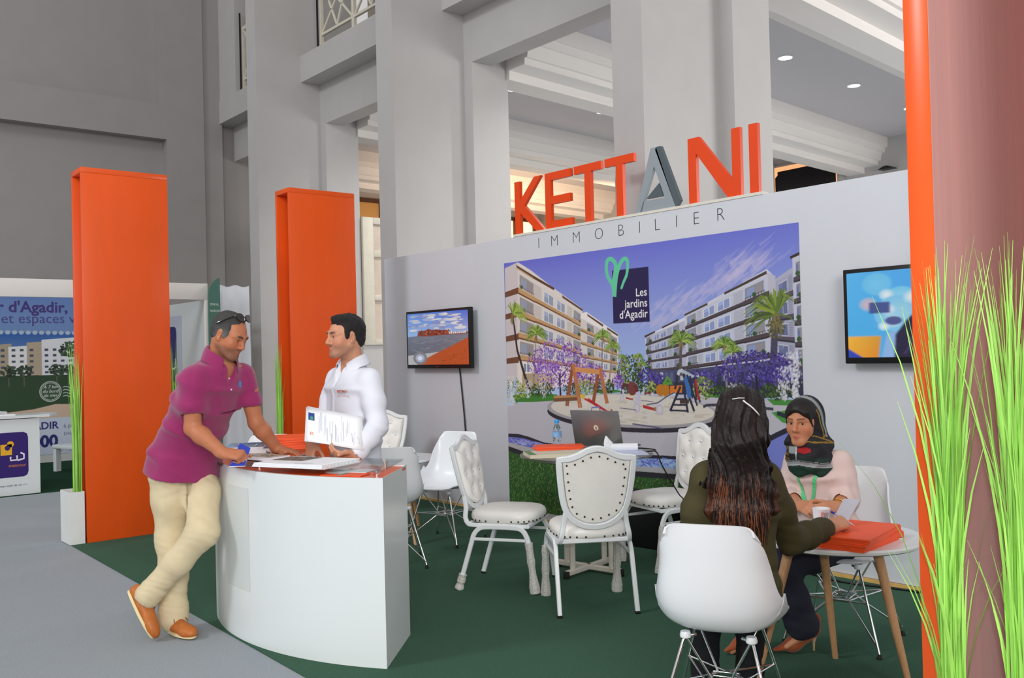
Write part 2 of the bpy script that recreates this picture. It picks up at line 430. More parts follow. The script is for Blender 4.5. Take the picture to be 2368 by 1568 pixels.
def hand(B, wrist, fwd, nrm, side, curls=(20, 25, 30, 35), spread=6, thumb=(35, 20, 15), sc=1.0, k=.008, tscale=1.0):
    """five-fingered hand: fwd wrist to knuckles, nrm out of the palm, side=+1 if the thumb lies along fwd x nrm"""
    f = Vector(fwd).normalized(); n = Vector(nrm); n = (n-f*n.dot(f)).normalized(); t = f.cross(n)*side; w = Vector(wrist)
    L = lambda a, b, c: w+(f*a+t*b+n*c)*sc
    B.cone(L(-.02, 0, 0), L(.02, 0, 0), .026*sc, .027*sc, .012, flat=(n, .72))
    for b_, r_ in ((.024, .015), (.008, .016), (-.009, .0155), (-.025, .0145)): B.cone(L(.018, b_*.7, 0), L(.088 if b_ > -.02 else .080, b_, 0), r_*sc, (r_-.003)*sc, .012, flat=(n, .95))
    B.cone(L(.015, .018, .006), L(.055, .030, .006), .017*sc, .013*sc, .012)
    tips = []
    for i, (b_, base, l, r_) in enumerate(((.026, .088, .074, .0088), (.009, .092, .082, .0091), (-.0085, .089, .076, .0087), (-.0255, .082, .060, .0078))):
        c = R(curls[i]); p = L(base-.006, b_, -.001); yaw = R(spread)*(1.5-i)*.7; d0 = (f*math.cos(yaw)+t*math.sin(yaw)); ang = 0; rr = r_*sc
        for j, (fr, cc) in enumerate(((.46, .8), (.30, 1.15), (.24, .8))):
            ang += c*cc; d = d0*math.cos(ang)+n*math.sin(ang); q = p+d*l*fr*sc; r2 = rr*.92; B.cone(p, q, rr, r2, .004 if j else k); p = q; rr = r2
        tips.append(p)
    a1, a2, a3 = (R(v) for v in thumb); p = L(.022, .026, .006); d = (f*math.cos(a1+.35)+t*math.sin(a1+.35)+n*math.sin(a3)).normalized(); rr = .0112*sc
    for j, l in enumerate((.042, .033, .026)):
        q = p+d*l*sc*tscale; B.cone(p, q, rr*(1.05 if j == 0 else 1), rr*.93, .006); p = q; rr *= .93; d = (d+f*.35*math.sin(a2)+n*.6*math.sin(a3)*.6).normalized()
    tips.append(p); return tips
def head_prims(B, H, female=False, eye_open=1.0, ears=True, k=1.0):
    """face and skull in head space: x to the person's right, y forward, z up, origin between the ears at eye height"""
    s = H.to_scale().x; Mr = H.to_3x3().normalized()
    T = lambda *p: H @ Vector(p)
    E = lambda c, r, kk=.02, op='u', M=None: B.ell(T(*c), Vector(r)*s, kk*s, op, Mr if M is None else Mr @ M)
    Cn = lambda a, b, ra, rb, kk=.012, op='u', flat=None: B.cone(T(*a), T(*b), ra*s, rb*s, kk*s, op, flat)
    E((0, -.020, .034), (.0745, .094, .086)); E((0, .028, .0), (.0635, .064, .083), .03); E((0, .036, -.066), (.046, .050, .044), .03)
    jw = .9 if female else 1.0
    E((0, .073, -.099), (.021*jw, .017, .0165), .022)
    for q in (-1, 1):
        Cn((q*.056*jw, .0, -.052), (q*.022*jw, .070, -.094), .017*jw, .015, .03); E((q*.038, .058, -.030), (.026, .025, .026), .03)
        E((q*.030, .0905, .0015), (.0165, .010, .0105), .014, 's')
        Cn((q*.008, .0895, .0195), (q*.034, .083, .0245), .0075, .0075, .016); Cn((q*.034, .083, .0245), (q*.052, .066, .018), .0075, .006, .016)
    Cn((0, .090, .014), (0, .1085, -.028), .0075, .0115, .012); E((0, .109, -.031), (.0118, .0105, .0095), .008)
    for q in (-1, 1):
        E((q*.0115, .0985, -.036), (.0085, .010, .0075), .006); E((q*.0065, .105, -.0425), (.004, .006, .003), .004, 's')
        E((q*.031, .0745, .0015), (.0142, .0148, .0132), .006)
        E((q*.031, .0905, -.0005), (.0115, .0075, .0046*eye_open), .002, 's')
    fu = 1.25 if female else 1.0
    for q in (-1, 1):
        Cn((q*.021, .0835, -.0675), (0, .0935, -.0635), .0038, .0056*fu, .006); Cn((q*.018, .083, -.0715), (0, .0915, -.0745), .0038, .0066*fu, .006)
        Cn((q*.023, .088, -.0688), (0, .1015, -.0688), .0012, .0013, .003, 's')
    if ears:
        for q in (-1, 1):
            A = Matrix.Rotation(q*R(-22), 3, 'Z')
            E((q*.0765, -.008, -.006), (.0085, .0185, .0325), .010, 'u', A); E((q*.086, -.004, -.004), (.008, .0095, .019), .006, 's', A); E((q*.0755, .002, -.030), (.007, .009, .010), .006)
def head_color(H, skin, lip=(150, 84, 74), stub=None, brow=(40, 30, 26), browh=.0052, under=None):
    Hi = H.inverted(); Hn = np.array(Hi); sk_, lp, br = (np.array(lin(c)) for c in (skin, lip, brow))
    def f(V):
        P = V @ Hn[:3, :3].T+Hn[:3, 3]; x, y, z = np.abs(P[:, 0]), P[:, 1], P[:, 2]
        c = np.tile(sk_, (len(V), 1))
        near = (np.abs(P).max(1) < .16)
        c *= (1-.10*np.exp(-((x-.031)**2/.018**2+(z+.003)**2/.016**2))*near)[:, None]       # eye surround
        c[:, 1:] *= (1-.12*np.exp(-((x-.045)**2/.03**2+(z+.03)**2/.03**2))*near*(y > .03))[:, None]  # rosy cheeks
        if stub is not None:
            st = np.array(lin(stub)); m = np.clip((-.038-z)/.02+.0, 0, 1)*np.clip((y+.03)/.04, 0, 1)*near*(z > -.135)
            m = np.maximum(m, np.exp(-((x/.028)**2+((z+.054)/.007)**2))*near*(y > .07)); c = c*(1-.55*m[:, None])+st*.55*m[:, None]
        m = np.clip(1.35-np.sqrt((x/.0235)**2+((z+.069)/.0095)**2)*1.1, 0, 1)*(y > .078)*near; c = c*(1-m[:, None])+lp*m[:, None]
        zb = .0215+.0045*np.sin(np.clip((x-.008)/.044, 0, 1)*PI*.75); m = np.clip(1.5-np.abs(z-zb)/browh, 0, 1)*(x > .009)*(x < .052)*(y > .05)*near
        m *= np.clip((x-.008)/.006, 0, 1)*np.clip((.054-x)/.012, 0, 1); c = c*(1-m[:, None]*.92)+br*m[:, None]*.92
        m = np.exp(-(((x-.031)/.0135)**2+((z-.0055)/.0026)**2))*(y > .07)*near*.75; c = c*(1-m[:, None])+br*m[:, None]    # lash line
        return c
    return f
eye_white = mat('eye_white', (226, 222, 216), .2); 
def eyes(H, base, parent, look=(0, 0), iris=(44, 28, 20)):
    s = H.to_scale().x
    im = mat('iris', iris, .1)
    for q in (-1, 1):
        c = H @ Vector((q*.031, .0755, .0005)); d = (H.to_3x3() @ Vector((look[0], 1, look[1]))).normalized()
        e = MB().ball(c-Vector(base), .0118*s, u=18, v=12).build('eyeball', eye_white, parent, 180)
        t = d.to_track_quat('Z', 'Y').to_matrix().to_4x4()
        MB().lathe([(0, .0122*s), (.003*s, .0121*s), (.0058*s, .0108*s), (.0058*s, .0098*s), (0, .0098*s)], c-Vector(base), 18, M=t.to_3x3()).build('iris', im, e, 180)
SKIN = {}
def skin_mat(name): return mat(name, (255, 255, 255), .48, attr='col', spec=.4, var=.05, vscale=60, bump=.04, bscale=400)
def axes(fwd, up):
    """rotation whose y is fwd, z near up, x to the right"""
    y = Vector(fwd).normalized(); z = Vector(up); z = (z-y*z.dot(y)).normalized(); x = y.cross(z)
    return Matrix(((x.x, y.x, z.x), (x.y, y.y, z.y), (x.z, y.z, z.z)))
def headm(c, fwd, up, s=1.0): return Matrix.Translation(Vector(c)) @ axes(fwd, up).to_4x4() @ Matrix.Scale(s, 4)
# ---------------------------------------------------------------- the setting
def struct(name, mb, m, parent=None, **k): return mb.build(name, m, parent, kind='structure', **k)
b = MB(); b.box((-9, -9, -.1), (20, 30, 0)); struct('floor', b, M['grey'])
b = MB(); b.prism([(1.90, -2.0), (5.33, -2.0), (5.33, 8.46), (2.06, 8.40)], 0.0005, .006); struct('floor_green', b, M['green'])
b = MB(); b.prism([(1.4, 11.56), (4.6, 11.56), (4.6, 15.0), (1.4, 15.0)], 0.0005, .006); struct('floor_far', b, M['darkgreen'])
# far end wall of the nave, with two sunk panels
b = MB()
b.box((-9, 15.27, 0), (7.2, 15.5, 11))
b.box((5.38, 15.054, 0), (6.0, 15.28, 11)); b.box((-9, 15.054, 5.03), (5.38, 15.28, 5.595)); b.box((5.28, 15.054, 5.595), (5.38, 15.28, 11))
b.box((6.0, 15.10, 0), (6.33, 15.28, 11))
struct('wall_end', b, M['endshade'])
# piers of the nave: a blade towards the nave and a wider body behind it
def pier(y0, w):
    b = MB(); b.box((5.6, y0, 0), (6.60, y0+w, 11)); b.box((6.585, y0-.15, 0), (7.12, y0+w+.15, 11))
    return struct('column', b, M['paint'])
for y0, w in ((12.163, .30), (8.676, .335), (5.02, .335), (1.40, .335)): pier(y0, w)
# balcony edge beams and the deeper beams behind them
for a, c in ((12.463, 15.27), (9.011, 12.163), (5.355, 8.676), (1.735, 5.02)):
    b = MB(); b.box((6.285, a, 5.41), (6.595, c, 5.79)); struct('beam', b, M['paint'])
    b = MB(); b.box((6.587, a, 4.835), (6.87, c, 5.41)); struct('beam', b, M['paint'])
SK = .09   # the aisle ceiling runs a little off square
def sk(x, y): return y+SK*(x-7.1)
b = MB(); b.prism([(6.86, 2.0), (16.7, 2.0), (16.7, 20.5), (6.86, 19.0)], 5.30, 5.40); struct('ceiling_aisle', b, M['greyceil'])
prof = [(0, 0), (0, .11), (-.25, .115), (-.28, .115), (-.285, .19), (-.333, .19), (-.34, .24), (-.352, .29), (-.38, .33), (-.415, .33), (-.43, .42), (-.47, .42), (-.475, .50), (-.48, .602)]
for y0 in (4.86, 8.47, 11.98, 15.45):
    y1 = y0+.34; pl = [(y0+a, 4.70+z) for a, z in prof[::-1]]+[(y1-a, 4.70+z) for a, z in prof]
    b = MB(); b.loft([[(x, sk(x, y), z) for y, z in pl] for x in (7.1, 16.62)]); struct('beam_stepped', b, M['white'], angle=25)
b = MB(); b.box((16.6, -2, 0), (16.8, 21, 5.4)); struct('wall_aisle', b, M['paint'])
b = MB(); b.box((6.9, 18.75, 0), (16.7, 18.9, 5.4)); struct('wall_far', b, M['paint'])
b = MB(); b.box((9.4, 1.5, 5.4), (9.6, 15.4, 11)); struct('wall_upper', b, mat('upper_wall_paint', (150, 138, 122), .7))
# dark doorway high in the aisle wall, half covered with a cloth
d1 = struct('door_1', MB().box((16.55, 9.82, 0), (16.6, 11.42, 5.16)).box((16.52, 9.74, 0), (16.6, 9.86, 5.2)).box((16.52, 11.28, 0), (16.6, 11.42, 5.2)), M['paint'])
MB().box((16.53, 9.86, 0), (16.548, 11.28, 5.12)).build('door_opening', mat('door_light', (255, 190, 140), .6, emit=(255, 176, 120), estr=.8), d1, kind='structure')
b = MB(); b.prism([(9.88, 0), (11.24, 0), (11.24, 4.9), (11.18, 4.95), (11.18, 5.02), (10.4, 5.03), (9.88, 5.02)], 16.49, 16.515, lambda a, c, h: (h, a, c))
tag(b.build('dark_curtain', M['dark']), 'dark cloth hung over the doorway high above the white booth wall', 'curtain')
b = MB(); b.prism([(8.66+.3*t/12, 4.69+.055*math.sin(PI*t/12)) for t in range(13)], 16.42, 16.6, lambda a, c, h: (h, a, c))
tag(b.build('wall_sconce', M['black']), 'dark half-round wall light just above the right end of the booth wall', 'lamp')
# windows at the far end of the aisle, brown wood, one lit warm
warm = mat('lit_window_glass', (255, 214, 150), .4, emit=(255, 214, 150), estr=2.2)
dimg = mat('dim_window_glass', (196, 150, 92), .3, emit=(190, 130, 70), estr=.18)
for i, (x0, x1, z0, z1, g) in enumerate(((15.0, 16.45, 3.9, 4.98, warm), (10.2, 11.7, 3.4, 5.1, dimg), (12.6, 14.4, 3.4, 5.0, dimg))):
    b = MB()
    for xa, xb, za, zb in ((x0, x0+.09, z0, z1), (x1-.09, x1, z0, z1), (x0, x1, z1-.09, z1), (x0, x1, z0, z0+.09), (x0, x1, z0+.42, z0+.48), ((x0+x1)/2-.04, (x0+x1)/2+.04, z0, z1)):
        b.box((xa, 18.66, za), (xb, 18.75, zb))
    w = struct('window_%d' % (i+1), b, M['brown'])
    MB().box((x0+.05, 18.72, z0+.05), (x1-.05, 18.745, z1-.05)).build('pane', g, w, kind='structure')
# glazed partition behind the far pier: low wall, white metal frame, frosted panes
struct('wall_partition', MB().box((7.12, 12.0, 0), (9.3, 12.08, 1.62)), M['paint'])
b = MB()
for xa, xb, za, zb in ((7.14, 7.32, 1.62, 3.52), (7.32, 9.2, 3.42, 3.52), (7.32, 9.2, 2.93, 3.03), (7.32, 9.2, 2.28, 2.36), (7.32, 9.2, 1.62, 1.70), (9.1, 9.2, 1.62, 3.52), (8.2, 8.3, 1.62, 3.52)):
    b.box((xa, 11.97, za), (xb, 12.05, zb), .006)
w = struct('window_4', b, M['beige'])
frost = mat('frosted_glass', (206, 190, 176), .5, bump=.6, bscale=130, var=.08, vscale=5)
for za, zb in ((3.03, 3.42), (2.36, 2.93), (1.70, 2.28)): MB().box((7.30, 12.0, za), (9.15, 12.02, zb)).build('pane', frost, w, kind='structure')
# recessed ceiling lights of the aisle
def downlight(x, y, first=[None]):
    y = sk(x, y); lab = 'round recessed ceiling light in the aisle ceiling behind the booth'
    t = thing('ceiling_light', lab, 'ceiling light', (x, y, 5.3), 0, 'aisle ceiling lights')
    MB().lathe([(.105, 0), (.105, -.012), (.09, -.016), (.082, -.006), (.082, 0)], n=28).build('trim_ring', M['steel'], t)
    MB().lathe([(0, -.004), (.083, -.004), (.083, -.001), (0, -.001)], n=28).build('diffuser', bulb, t)
    l = bpy.data.lights.new('ceiling_light_glow', 'SPOT'); l.energy = 300; l.spot_size = R(150); l.spot_blend = .6; l.shadow_soft_size = .08; l.color = (1, .97, .92)
    o = bpy.data.objects.new('ceiling_light_glow', l); o.location = (0, 0, -.03); o.parent = t; COL.objects.link(o)
    return t
bulb = mat('light_diffuser', (255, 255, 250), .5, emit=(255, 255, 246), estr=14)
DL = [downlight(8.767+2.02*i, 10.22) for i in range(4)]+[downlight(8.767+2.02*i, 6.81) for i in range(4)]
lb = ['leftmost lit ceiling light, beside the pier left of the orange letters', 'ceiling light half hidden by the grey pier above the grey letter',
      'ceiling light in the far aisle bay, hidden behind the pier', 'ceiling light at the far end of the far aisle bay',
      'ceiling light in the near aisle bay, hidden behind the pier', 'ceiling light next to the pier above the last two orange letters',
      'ceiling light between the pier and the orange pylon, second from the pier', 'smallest ceiling light, cut off by the edge of the tall orange pylon']
for o, q in zip(DL, lb): o['label'] = q
area('aisle_warm', (13, 13.2, 3.2), (14, 16.5, 5.0), 3, 1.5, 130, (1, .66, .38))
area('aisle_daylight', (11, -1.5, 3.2), (11.5, 9, 4.9), 4, 2.2, 330, (1, .965, .94))
area('aisle_warm_wall', (11.5, 13.6, 3.2), (11.5, 13.8, 6), 3, 1, 18, (1, .72, .5))
# balcony railing of beige lattice between the piers
def railing(y0, y1):
    t = thing('balcony_railing', 'beige lattice balcony railing between the grey piers', 'railing', (6.42, y0, 5.79))
    L = y1-y0; n = 3; f = MB(); x = MB()
    for z0, z1 in ((.035, .085), (.20, .235), (1.02, 1.08)): f.box((-.02, 0.02, z0), (.02, L-.02, z1))
    for k in range(n+1):
        y = .02+(L-.1)*k/n; f.box((-.022, y, 0), (.022, y+.06, 1.08))
    for k in range(n):
        a = .08+(L-.1)*k/n; c = .02+(L-.1)*(k+1)/n; m = (a+c)/2; z0, z1 = .235, 1.02
        for p, q in (((a, z0), (c, z1)), ((a, z1), (c, z0)), ((m, z0), (a+(c-a)*.25, (z0+z1)/2)), ((m, z0), (a+(c-a)*.75, (z0+z1)/2)), ((m, z1), (a+(c-a)*.25, (z0+z1)/2)), ((m, z1), (a+(c-a)*.75, (z0+z1)/2))):
            x.tube([(0, p[0], p[1]), (0, q[0], q[1])], 0, flat=(.03, .03), up=(1, 0, 0))
    f.build('rail_frame', M['beige'], t); x.build('lattice', M['beige'], t)
    MB().tube([(-.05, L-.03, -.02), (-.05, L-.03, 1.3)], .014).build('drain_pipe', M['dark'], t)
    return t
r1 = railing(9.011, 11.82); r1['label'] = 'beige lattice railing on the balcony edge between the two middle piers'
struct('wall_balcony', MB().box((6.30, 14.45, 5.79), (6.60, 15.27, 11)), M['paint'])
r2 = railing(12.463, 14.43); r2['label'] = 'beige lattice railing sliver on the far balcony, in the gap beside the end wall'
# the booth's own back wall
b = MB(); b.box((5.326, -.6, 0.03), (5.40, 8.508, 2.487), .004); struct('wall_booth', b, M['fabric'])
struct('baseboard_booth', MB().box((5.312, -.6, 0.006), (5.326, 8.5, .028)), M['strip'])
# ---------------------------------------------------------------- orange pylons
def pylon():
    t = thing('pylon', '', 'pylon')
    t_ = .032
    MB().box((0, 0, 0.006), (.70, t_, 3.018), .002).build('panel', M['orange'], t)
    MB().box((0, .29-t_, 0.006), (.70, .29, 3.018), .002).build('panel', M['orange'], t)
    MB().box((0, 0, 3.0185), (.70, .29, 3.063), .002).build('cap', M['orange'], t)
    MB().box((.30, t_, 0.006), (.40, .29-t_, 3.018)).build('core', M['orange'], t)
    return t
py = pylon(); py.location = (2.174, 8.05, 0); py['label'] = 'tall orange double-panel pylon behind the man in the magenta polo'
py['group'] = 'orange pylons'
dup(py, (4.0, 8.03, 0), 0, 'tall orange double-panel pylon behind the man in the white shirt')
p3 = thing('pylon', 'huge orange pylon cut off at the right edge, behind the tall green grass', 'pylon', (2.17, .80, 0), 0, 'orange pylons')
MB().box((0, -.06, 0.006), (.70, -.038, 3.018), .002).build('panel', M['orange'], p3)  # out-of-view panel, gap widened to let more light onto the far one
MB().box((0, .249, 0.006), (.70, .309, 3.018), .002).build('panel', M['orange'], p3)
MB().box((.001, .2465, 0.008), (.699, .2488, 3.016)).build('panel_veil', mat('orange_reflection_paint', (178, 116, 106), .42, spec=.8, var=.12, vscale=5, stretch=(14, 14, .4), sheen=1), p3)  # added sheet; the lacquer's pale reflection is put into its pinkish colour
MB().box((0, -.06, 3.0185), (.70, .309, 3.063), .002).build('cap', M['orange'], p3)
MB().box((.62, -.038, 0.006), (.68, .246, 3.018)).build('core', M['orange'], p3)
# ---------------------------------------------------------------- vases of artificial grass
def grass_pot(name_label, loc, seed, spread=.16, height=1.62, n=44, clumps=((.035, .07), (.035, .20)), wide=1, bend=2.6):
    rnd = random.Random(seed)
    t = thing('potted_grass', name_label, 'potted grass', loc, 0, 'vases of green grass')
    b = MB(); w, l, h = .115, .27, .42; q = .008
    b.loft([[(0, 0, 0), (w, 0, 0), (w, l, 0), (0, l, 0)], [(0, 0, h), (w, 0, h), (w, l, h), (0, l, h)], [(q, q, h), (w-q, q, h), (w-q, l-q, h), (q, l-q, h)], [(q, q, .05), (w-q, q, .05), (w-q, l-q, .05), (q, l-q, .05)]])
    b.build('vase', M['vase'], t)
    MB().box((.012, .012, .3), (w-.012, l-.012, .385)).build('soil', mat('potting_soil', (60, 52, 40), .9, var=.3), t)
    for cx, cy in clumps:
        g = MB()
        for k in range(n):
            hh = height*rnd.choice((.62, .8, .9, 1, 1, 1))*rnd.uniform(.93, 1.02); a = rnd.uniform(0, 2*PI); lean = spread*rnd.uniform(.05, 1)*(2.0 if rnd.random() < .10 else 1)
            bx, by = cx+rnd.uniform(-.018, .018), cy+rnd.uniform(-.022, .022); w0 = rnd.uniform(.0030, .0056)*wide; tw = rnd.uniform(0, PI)
            A = []; B = []
            for i in range(9):
                s_ = i/8; off = lean*(s_**bend); x = bx+off*math.cos(a); y = by+off*math.sin(a); z = .36+(hh-.36)*s_*(1-.03*lean*s_)
                ww = w0*(1-s_**3*.93); dx, dy = ww*math.cos(tw+s_*.8), ww*math.sin(tw+s_*.8)
                A.append((x-dx, y-dy, z)); B.append((x+dx, y+dy, z))
            V = A+B; g.mesh(V, [(i, i+1, i+10, i+9) for i in range(8)])
        g.build('grass_clump', M['blade'], t, angle=180)
    return t
grass_pot('white vase of green grass at the left end of the pylon behind the leaning man', (2.045, 8.06, .006), 3, .05, 1.62, 30, ((.088, .06), (.088, .16)), 1, 3)
grass_pot('green grass peeking out right of the pylon behind the leaning man', (2.90, 8.06, .006), 5, .06, 1.62, 26, ((.03, .06), (.03, .2)), 1, 3)
grass_pot('green grass in front of the pylon behind the man in the white shirt', (3.87, 8.03, .006), 7, .05, 1.62, 30, ((.03, .06), (.075, .19)), 1, 3)
grass_pot('tall light green grass in front of the pylon at the right edge', (2.035, .775, .006), 11, .115, 1.66, 130, ((.06, .225), (.06, .075)), .95, 3.6)
# ---------------------------------------------------------------- orange and grey letters on the wall top
WX = 5.326
def wallf(y0, z0, x=WX):   # u to the viewer's right (-Y), v up, h towards the room
    return lambda u, v, h: (x-.0006-h, y0-u, z0+v)
sign = thing('letter_sign', 'big three-dimensional orange and grey letters KETTANI on top of the white wall', 'sign', (WX+.03, 6.33, 2.487))
fl = lambda a, c, h: (h, -a, c+.02)
MB().box((-.035, -2.60, 0), (.035, .02, .02)).build('plinth', mat('cream_batten', (226, 222, 210), .6), sign)
LH = .475
def letter(mm, *polys):
    b = MB()
    for p in polys: b.prism(p, -.016, .016, fl)
    return b.build('letter', mm, sign, angle=20)
def bar(x0, x1, z0=0, z1=LH): return [(x0, z0), (x1, z0), (x1, z1), (x0, z1)]
w = .072
# K E T T A N I   (left edges measured along the wall)
x = -.01
letter(M['letter'], [(x, 0), (x+w, 0), (x+w, .185), (x+.285, 0), (x+.39, 0), (x+.128, .245), (x+.355, LH), (x+.265, LH), (x+w, .29), (x+w, LH-.01), (x, LH-.01)])
x = .396
letter(M['letter'], [(x, 0), (x+.325, 0), (x+.325, w*.9), (x+w, w*.9), (x+w, .205), (x+.31, .205), (x+.31, .272), (x+w, .272), (x+w, LH-w*.9), (x+.318, LH-w*.9), (x+.318, LH), (x, LH)])
for x in (.757, 1.112):
    letter(M['letter'], [(x+.122, 0), (x+.122+w, 0), (x+.122+w, LH-w*.9), (x+.315, LH-w*.9), (x+.315, LH), (x, LH), (x, LH-w*.9), (x+.122, LH-w*.9)])
x = 1.43; A_ = lambda p: [(x+a, c) for a, c in p]
letter(M['greyl'], A_([(0, 0), (.045, 0), (.200, .335), (.298, .085), (.095, .085), (.065, 0), (.40, 0), (.225, LH), (.172, LH)]))
letter(M['slate'], A_([(.226, LH), (.268, LH), (.445, .045), (.408, 0), (.392, .02), (.216, LH-.02)]))
letter(M['slate'], A_([(.115, .10), (.285, .10), (.245, .20)]))
x = 1.958
letter(M['letter'], [(x, 0), (x+w, 0), (x+w, .36), (x+.345, 0), (x+.458, 0), (x+.458, LH), (x+.458-w, LH), (x+.458-w, .12), (x+.10, LH), (x, LH)])
letter(M['letter'], bar(2.488, 2.560))
wl = thing('wall_lettering', 'thin dark grey spaced letters IMMOBILIER printed on the white wall', 'lettering', (WX, 6.035, 2.352))
for ch, px in zip('IMMOBILIER', (.004, .168, .435, .693, .952, 1.170, 1.330, 1.535, 1.700, 1.910)):
    a = Art(); a.text((70, 66, 70), ch, px, 0, .135, bold=-.0030); a.build('letter', M['print'], wallf(0, 0, 0), wl)
# ---------------------------------------------------------------- televisions
def tv(label, y0, z0, wid, hei, art, rz=0, blur=0):
    t = thing('tv', label, 'television', (WX-.075, y0, z0), rz)
    b = MB(); b.box((-.02, -wid, 0), (.025, 0, hei), .006); b.build('casing', M['black'], t)
    MB().box((.02, -wid*.68, hei*.25), (.074, -wid*.32, hei*.75), .004).build('wall_bracket', M['black'], t)
    art.grid('screen', M['screen'], lambda u, v: (u*0-.0206, -(u*(wid-.05)+.025), v*(hei-.062)+.037), 1, 1, 230, t, blur)
    MB().box((-.022, -wid/2-.02, .014), (-.0195, -wid/2+.02, .018)).build('power_light', mat('red_badge', (190, 60, 40), .4), t)
    return t
rnd = random.Random(4)
a = Art()
a.poly(0, [(0, .55), (1, .55), (1, 1), (0, 1)], [(150, 190, 235), (170, 185, 225), (70, 110, 215), (90, 140, 230)]).up()
for k in range(60):
    c = rnd.choice([(205, 205, 215), (170, 180, 215), (140, 150, 200), (225, 222, 225)]); u, v = rnd.uniform(.05, .95), rnd.uniform(.66, .97)
    u, v = min(u, .88), min(v, .95); a.disc(c, (max(u, .1), v), rnd.uniform(.03, .1), rnd.uniform(.01, .03), 12).up(.05)
a.poly(0, [(0, .18), (1, .30), (1, .60), (0, .55)], [(96, 100, 112), (120, 118, 126), (126, 128, 142), (112, 120, 140)]).up()
for k in range(120):
    v = rnd.uniform(.24, .54); u = rnd.uniform(.02, .9); a.line(rnd.choice([(140, 140, 152), (84, 88, 104), (158, 156, 164)]), [(u, v), (u+.08, v+.004)], .004)
a.up().poly((140, 60, 38), [(.17, .555), (.19, .66), (.24, .655), (.3, .66), (.36, .69), (.42, .665), (.5, .67), (.58, .655), (.66, .655), (.72, .61), (.99, .60), (.99, .565), (.6, .56), (.3, .545)]).up()
for k in range(46):
    u = rnd.uniform(.19, .7); v = rnd.uniform(.565, .645); a.rect(rnd.choice([(96, 40, 28), (170, 84, 56), (70, 34, 26), (190, 110, 80)]), u, v, u+.018, v+.025)
for k in range(9):
    u = .70+.03*k; a.rect((232, 232, 236), u, .575, u+.02, .60+rnd.uniform(0, .03))
a.up().poly(0, [(.16, 0), (1, 0), (1, .50), (.72, .34), (.45, .2), (.28, .10)], [(190, 84, 36), (226, 108, 48), (240, 140, 88), (214, 120, 76), (180, 100, 70), (150, 100, 90)]).up()
for k in range(40):
    u = rnd.uniform(.55, .97); v = rnd.uniform(.03, .36)*(u-.2); a.disc((150, 66, 30), (u, v), .012, .006, 8)
a.up()
for r_, c in ((.20, (130, 128, 136)), (.13, (170, 176, 196)), (.07, (220, 228, 250))): a.disc(c, (.21, .13), r_*.6, r_*.62, 20).up()
tv('wall television at the left showing a beach with red cliffs', 7.965, 1.325, 1.065, .572, a, 0, 1)
a = Art()
a.poly(0, [(0, 0), (1, 0), (1, 1), (0, 1)], [(70, 180, 240), (90, 190, 245), (60, 150, 240), (90, 190, 250)]).up()
for (u, v, r_, c) in ((.2, .85, .10, (120, 205, 250)), (.35, .65, .12, (150, 220, 250)), (.14, .62, .06, (220, 190, 205)), (.26, .72, .05, (235, 245, 250)), (.33, .5, .16, (160, 215, 245)), (.27, .55, .05, (240, 245, 250)), (.30, .42, .06, (225, 240, 250)), (.5, .62, .09, (240, 235, 230)), (.42, .68, .06, (235, 245, 250)), (.24, .36, .04, (240, 248, 255))):
    for q in range(4): a.disc(tuple(int(c[i]*(.55+.15*q)+(100, 195, 245)[i]*(.45-.15*q)) for i in range(3)), (u, v), r_*(.95-.2*q), r_*(1.3-.28*q), 22).up(.2)
a.rect((70, 86, 150), .145, .51, .28, .64).disc((80, 90, 150), (.30, .42), .055, .05, 22).up()
a.poly(0, [(0, 0), (.2, 0), (.22, .25), (0, .25)], [(250, 180, 40), (236, 140, 30), (220, 160, 50), (255, 190, 60)]).up()
a.poly((40, 70, 190), [(0, 0), (.1, 0), (.0, .11)]).up().poly((150, 190, 240), [(.22, 0), (.34, 0), (.36, .28), (.26, .30)]).up()
a.poly((30, 22, 62), [(.30, 0), (1, 0), (1, .92), (.74, .86), (.52, .66), (.38, .42), (.31, .26)]).up()
for k in range(120):
    u = rnd.uniform(.36, .98); v = rnd.uniform(.02, .7)*min(1, (u-.2)*1.4); a.line(rnd.choice([(70, 50, 110), (20, 14, 44), (96, 80, 140), (50, 34, 90)]), [(u, v), (u+.03, v+.06), (u+.04, v+.13)], .006, .002)
a.disc((70, 60, 110), (.6, .76), .09, .05, 20).up()
tv('large wall television cut off by the orange pylon at the right', 3.103, 1.345, 1.03, .575, a, 0, 4)
MB().tube(bez([(WX-.012, 7.19, 1.34), (WX-.012, 7.17, 1.2), (WX-.014, 7.12, .8), (WX-.014, 7.10, .45), (WX-.02, 7.08, .12), (WX-.05, 6.98, .04)]), .007, 8).build('tv_cable', M['black'], None, 180, label='black cable hanging down the wall from the beach television', category='cable')
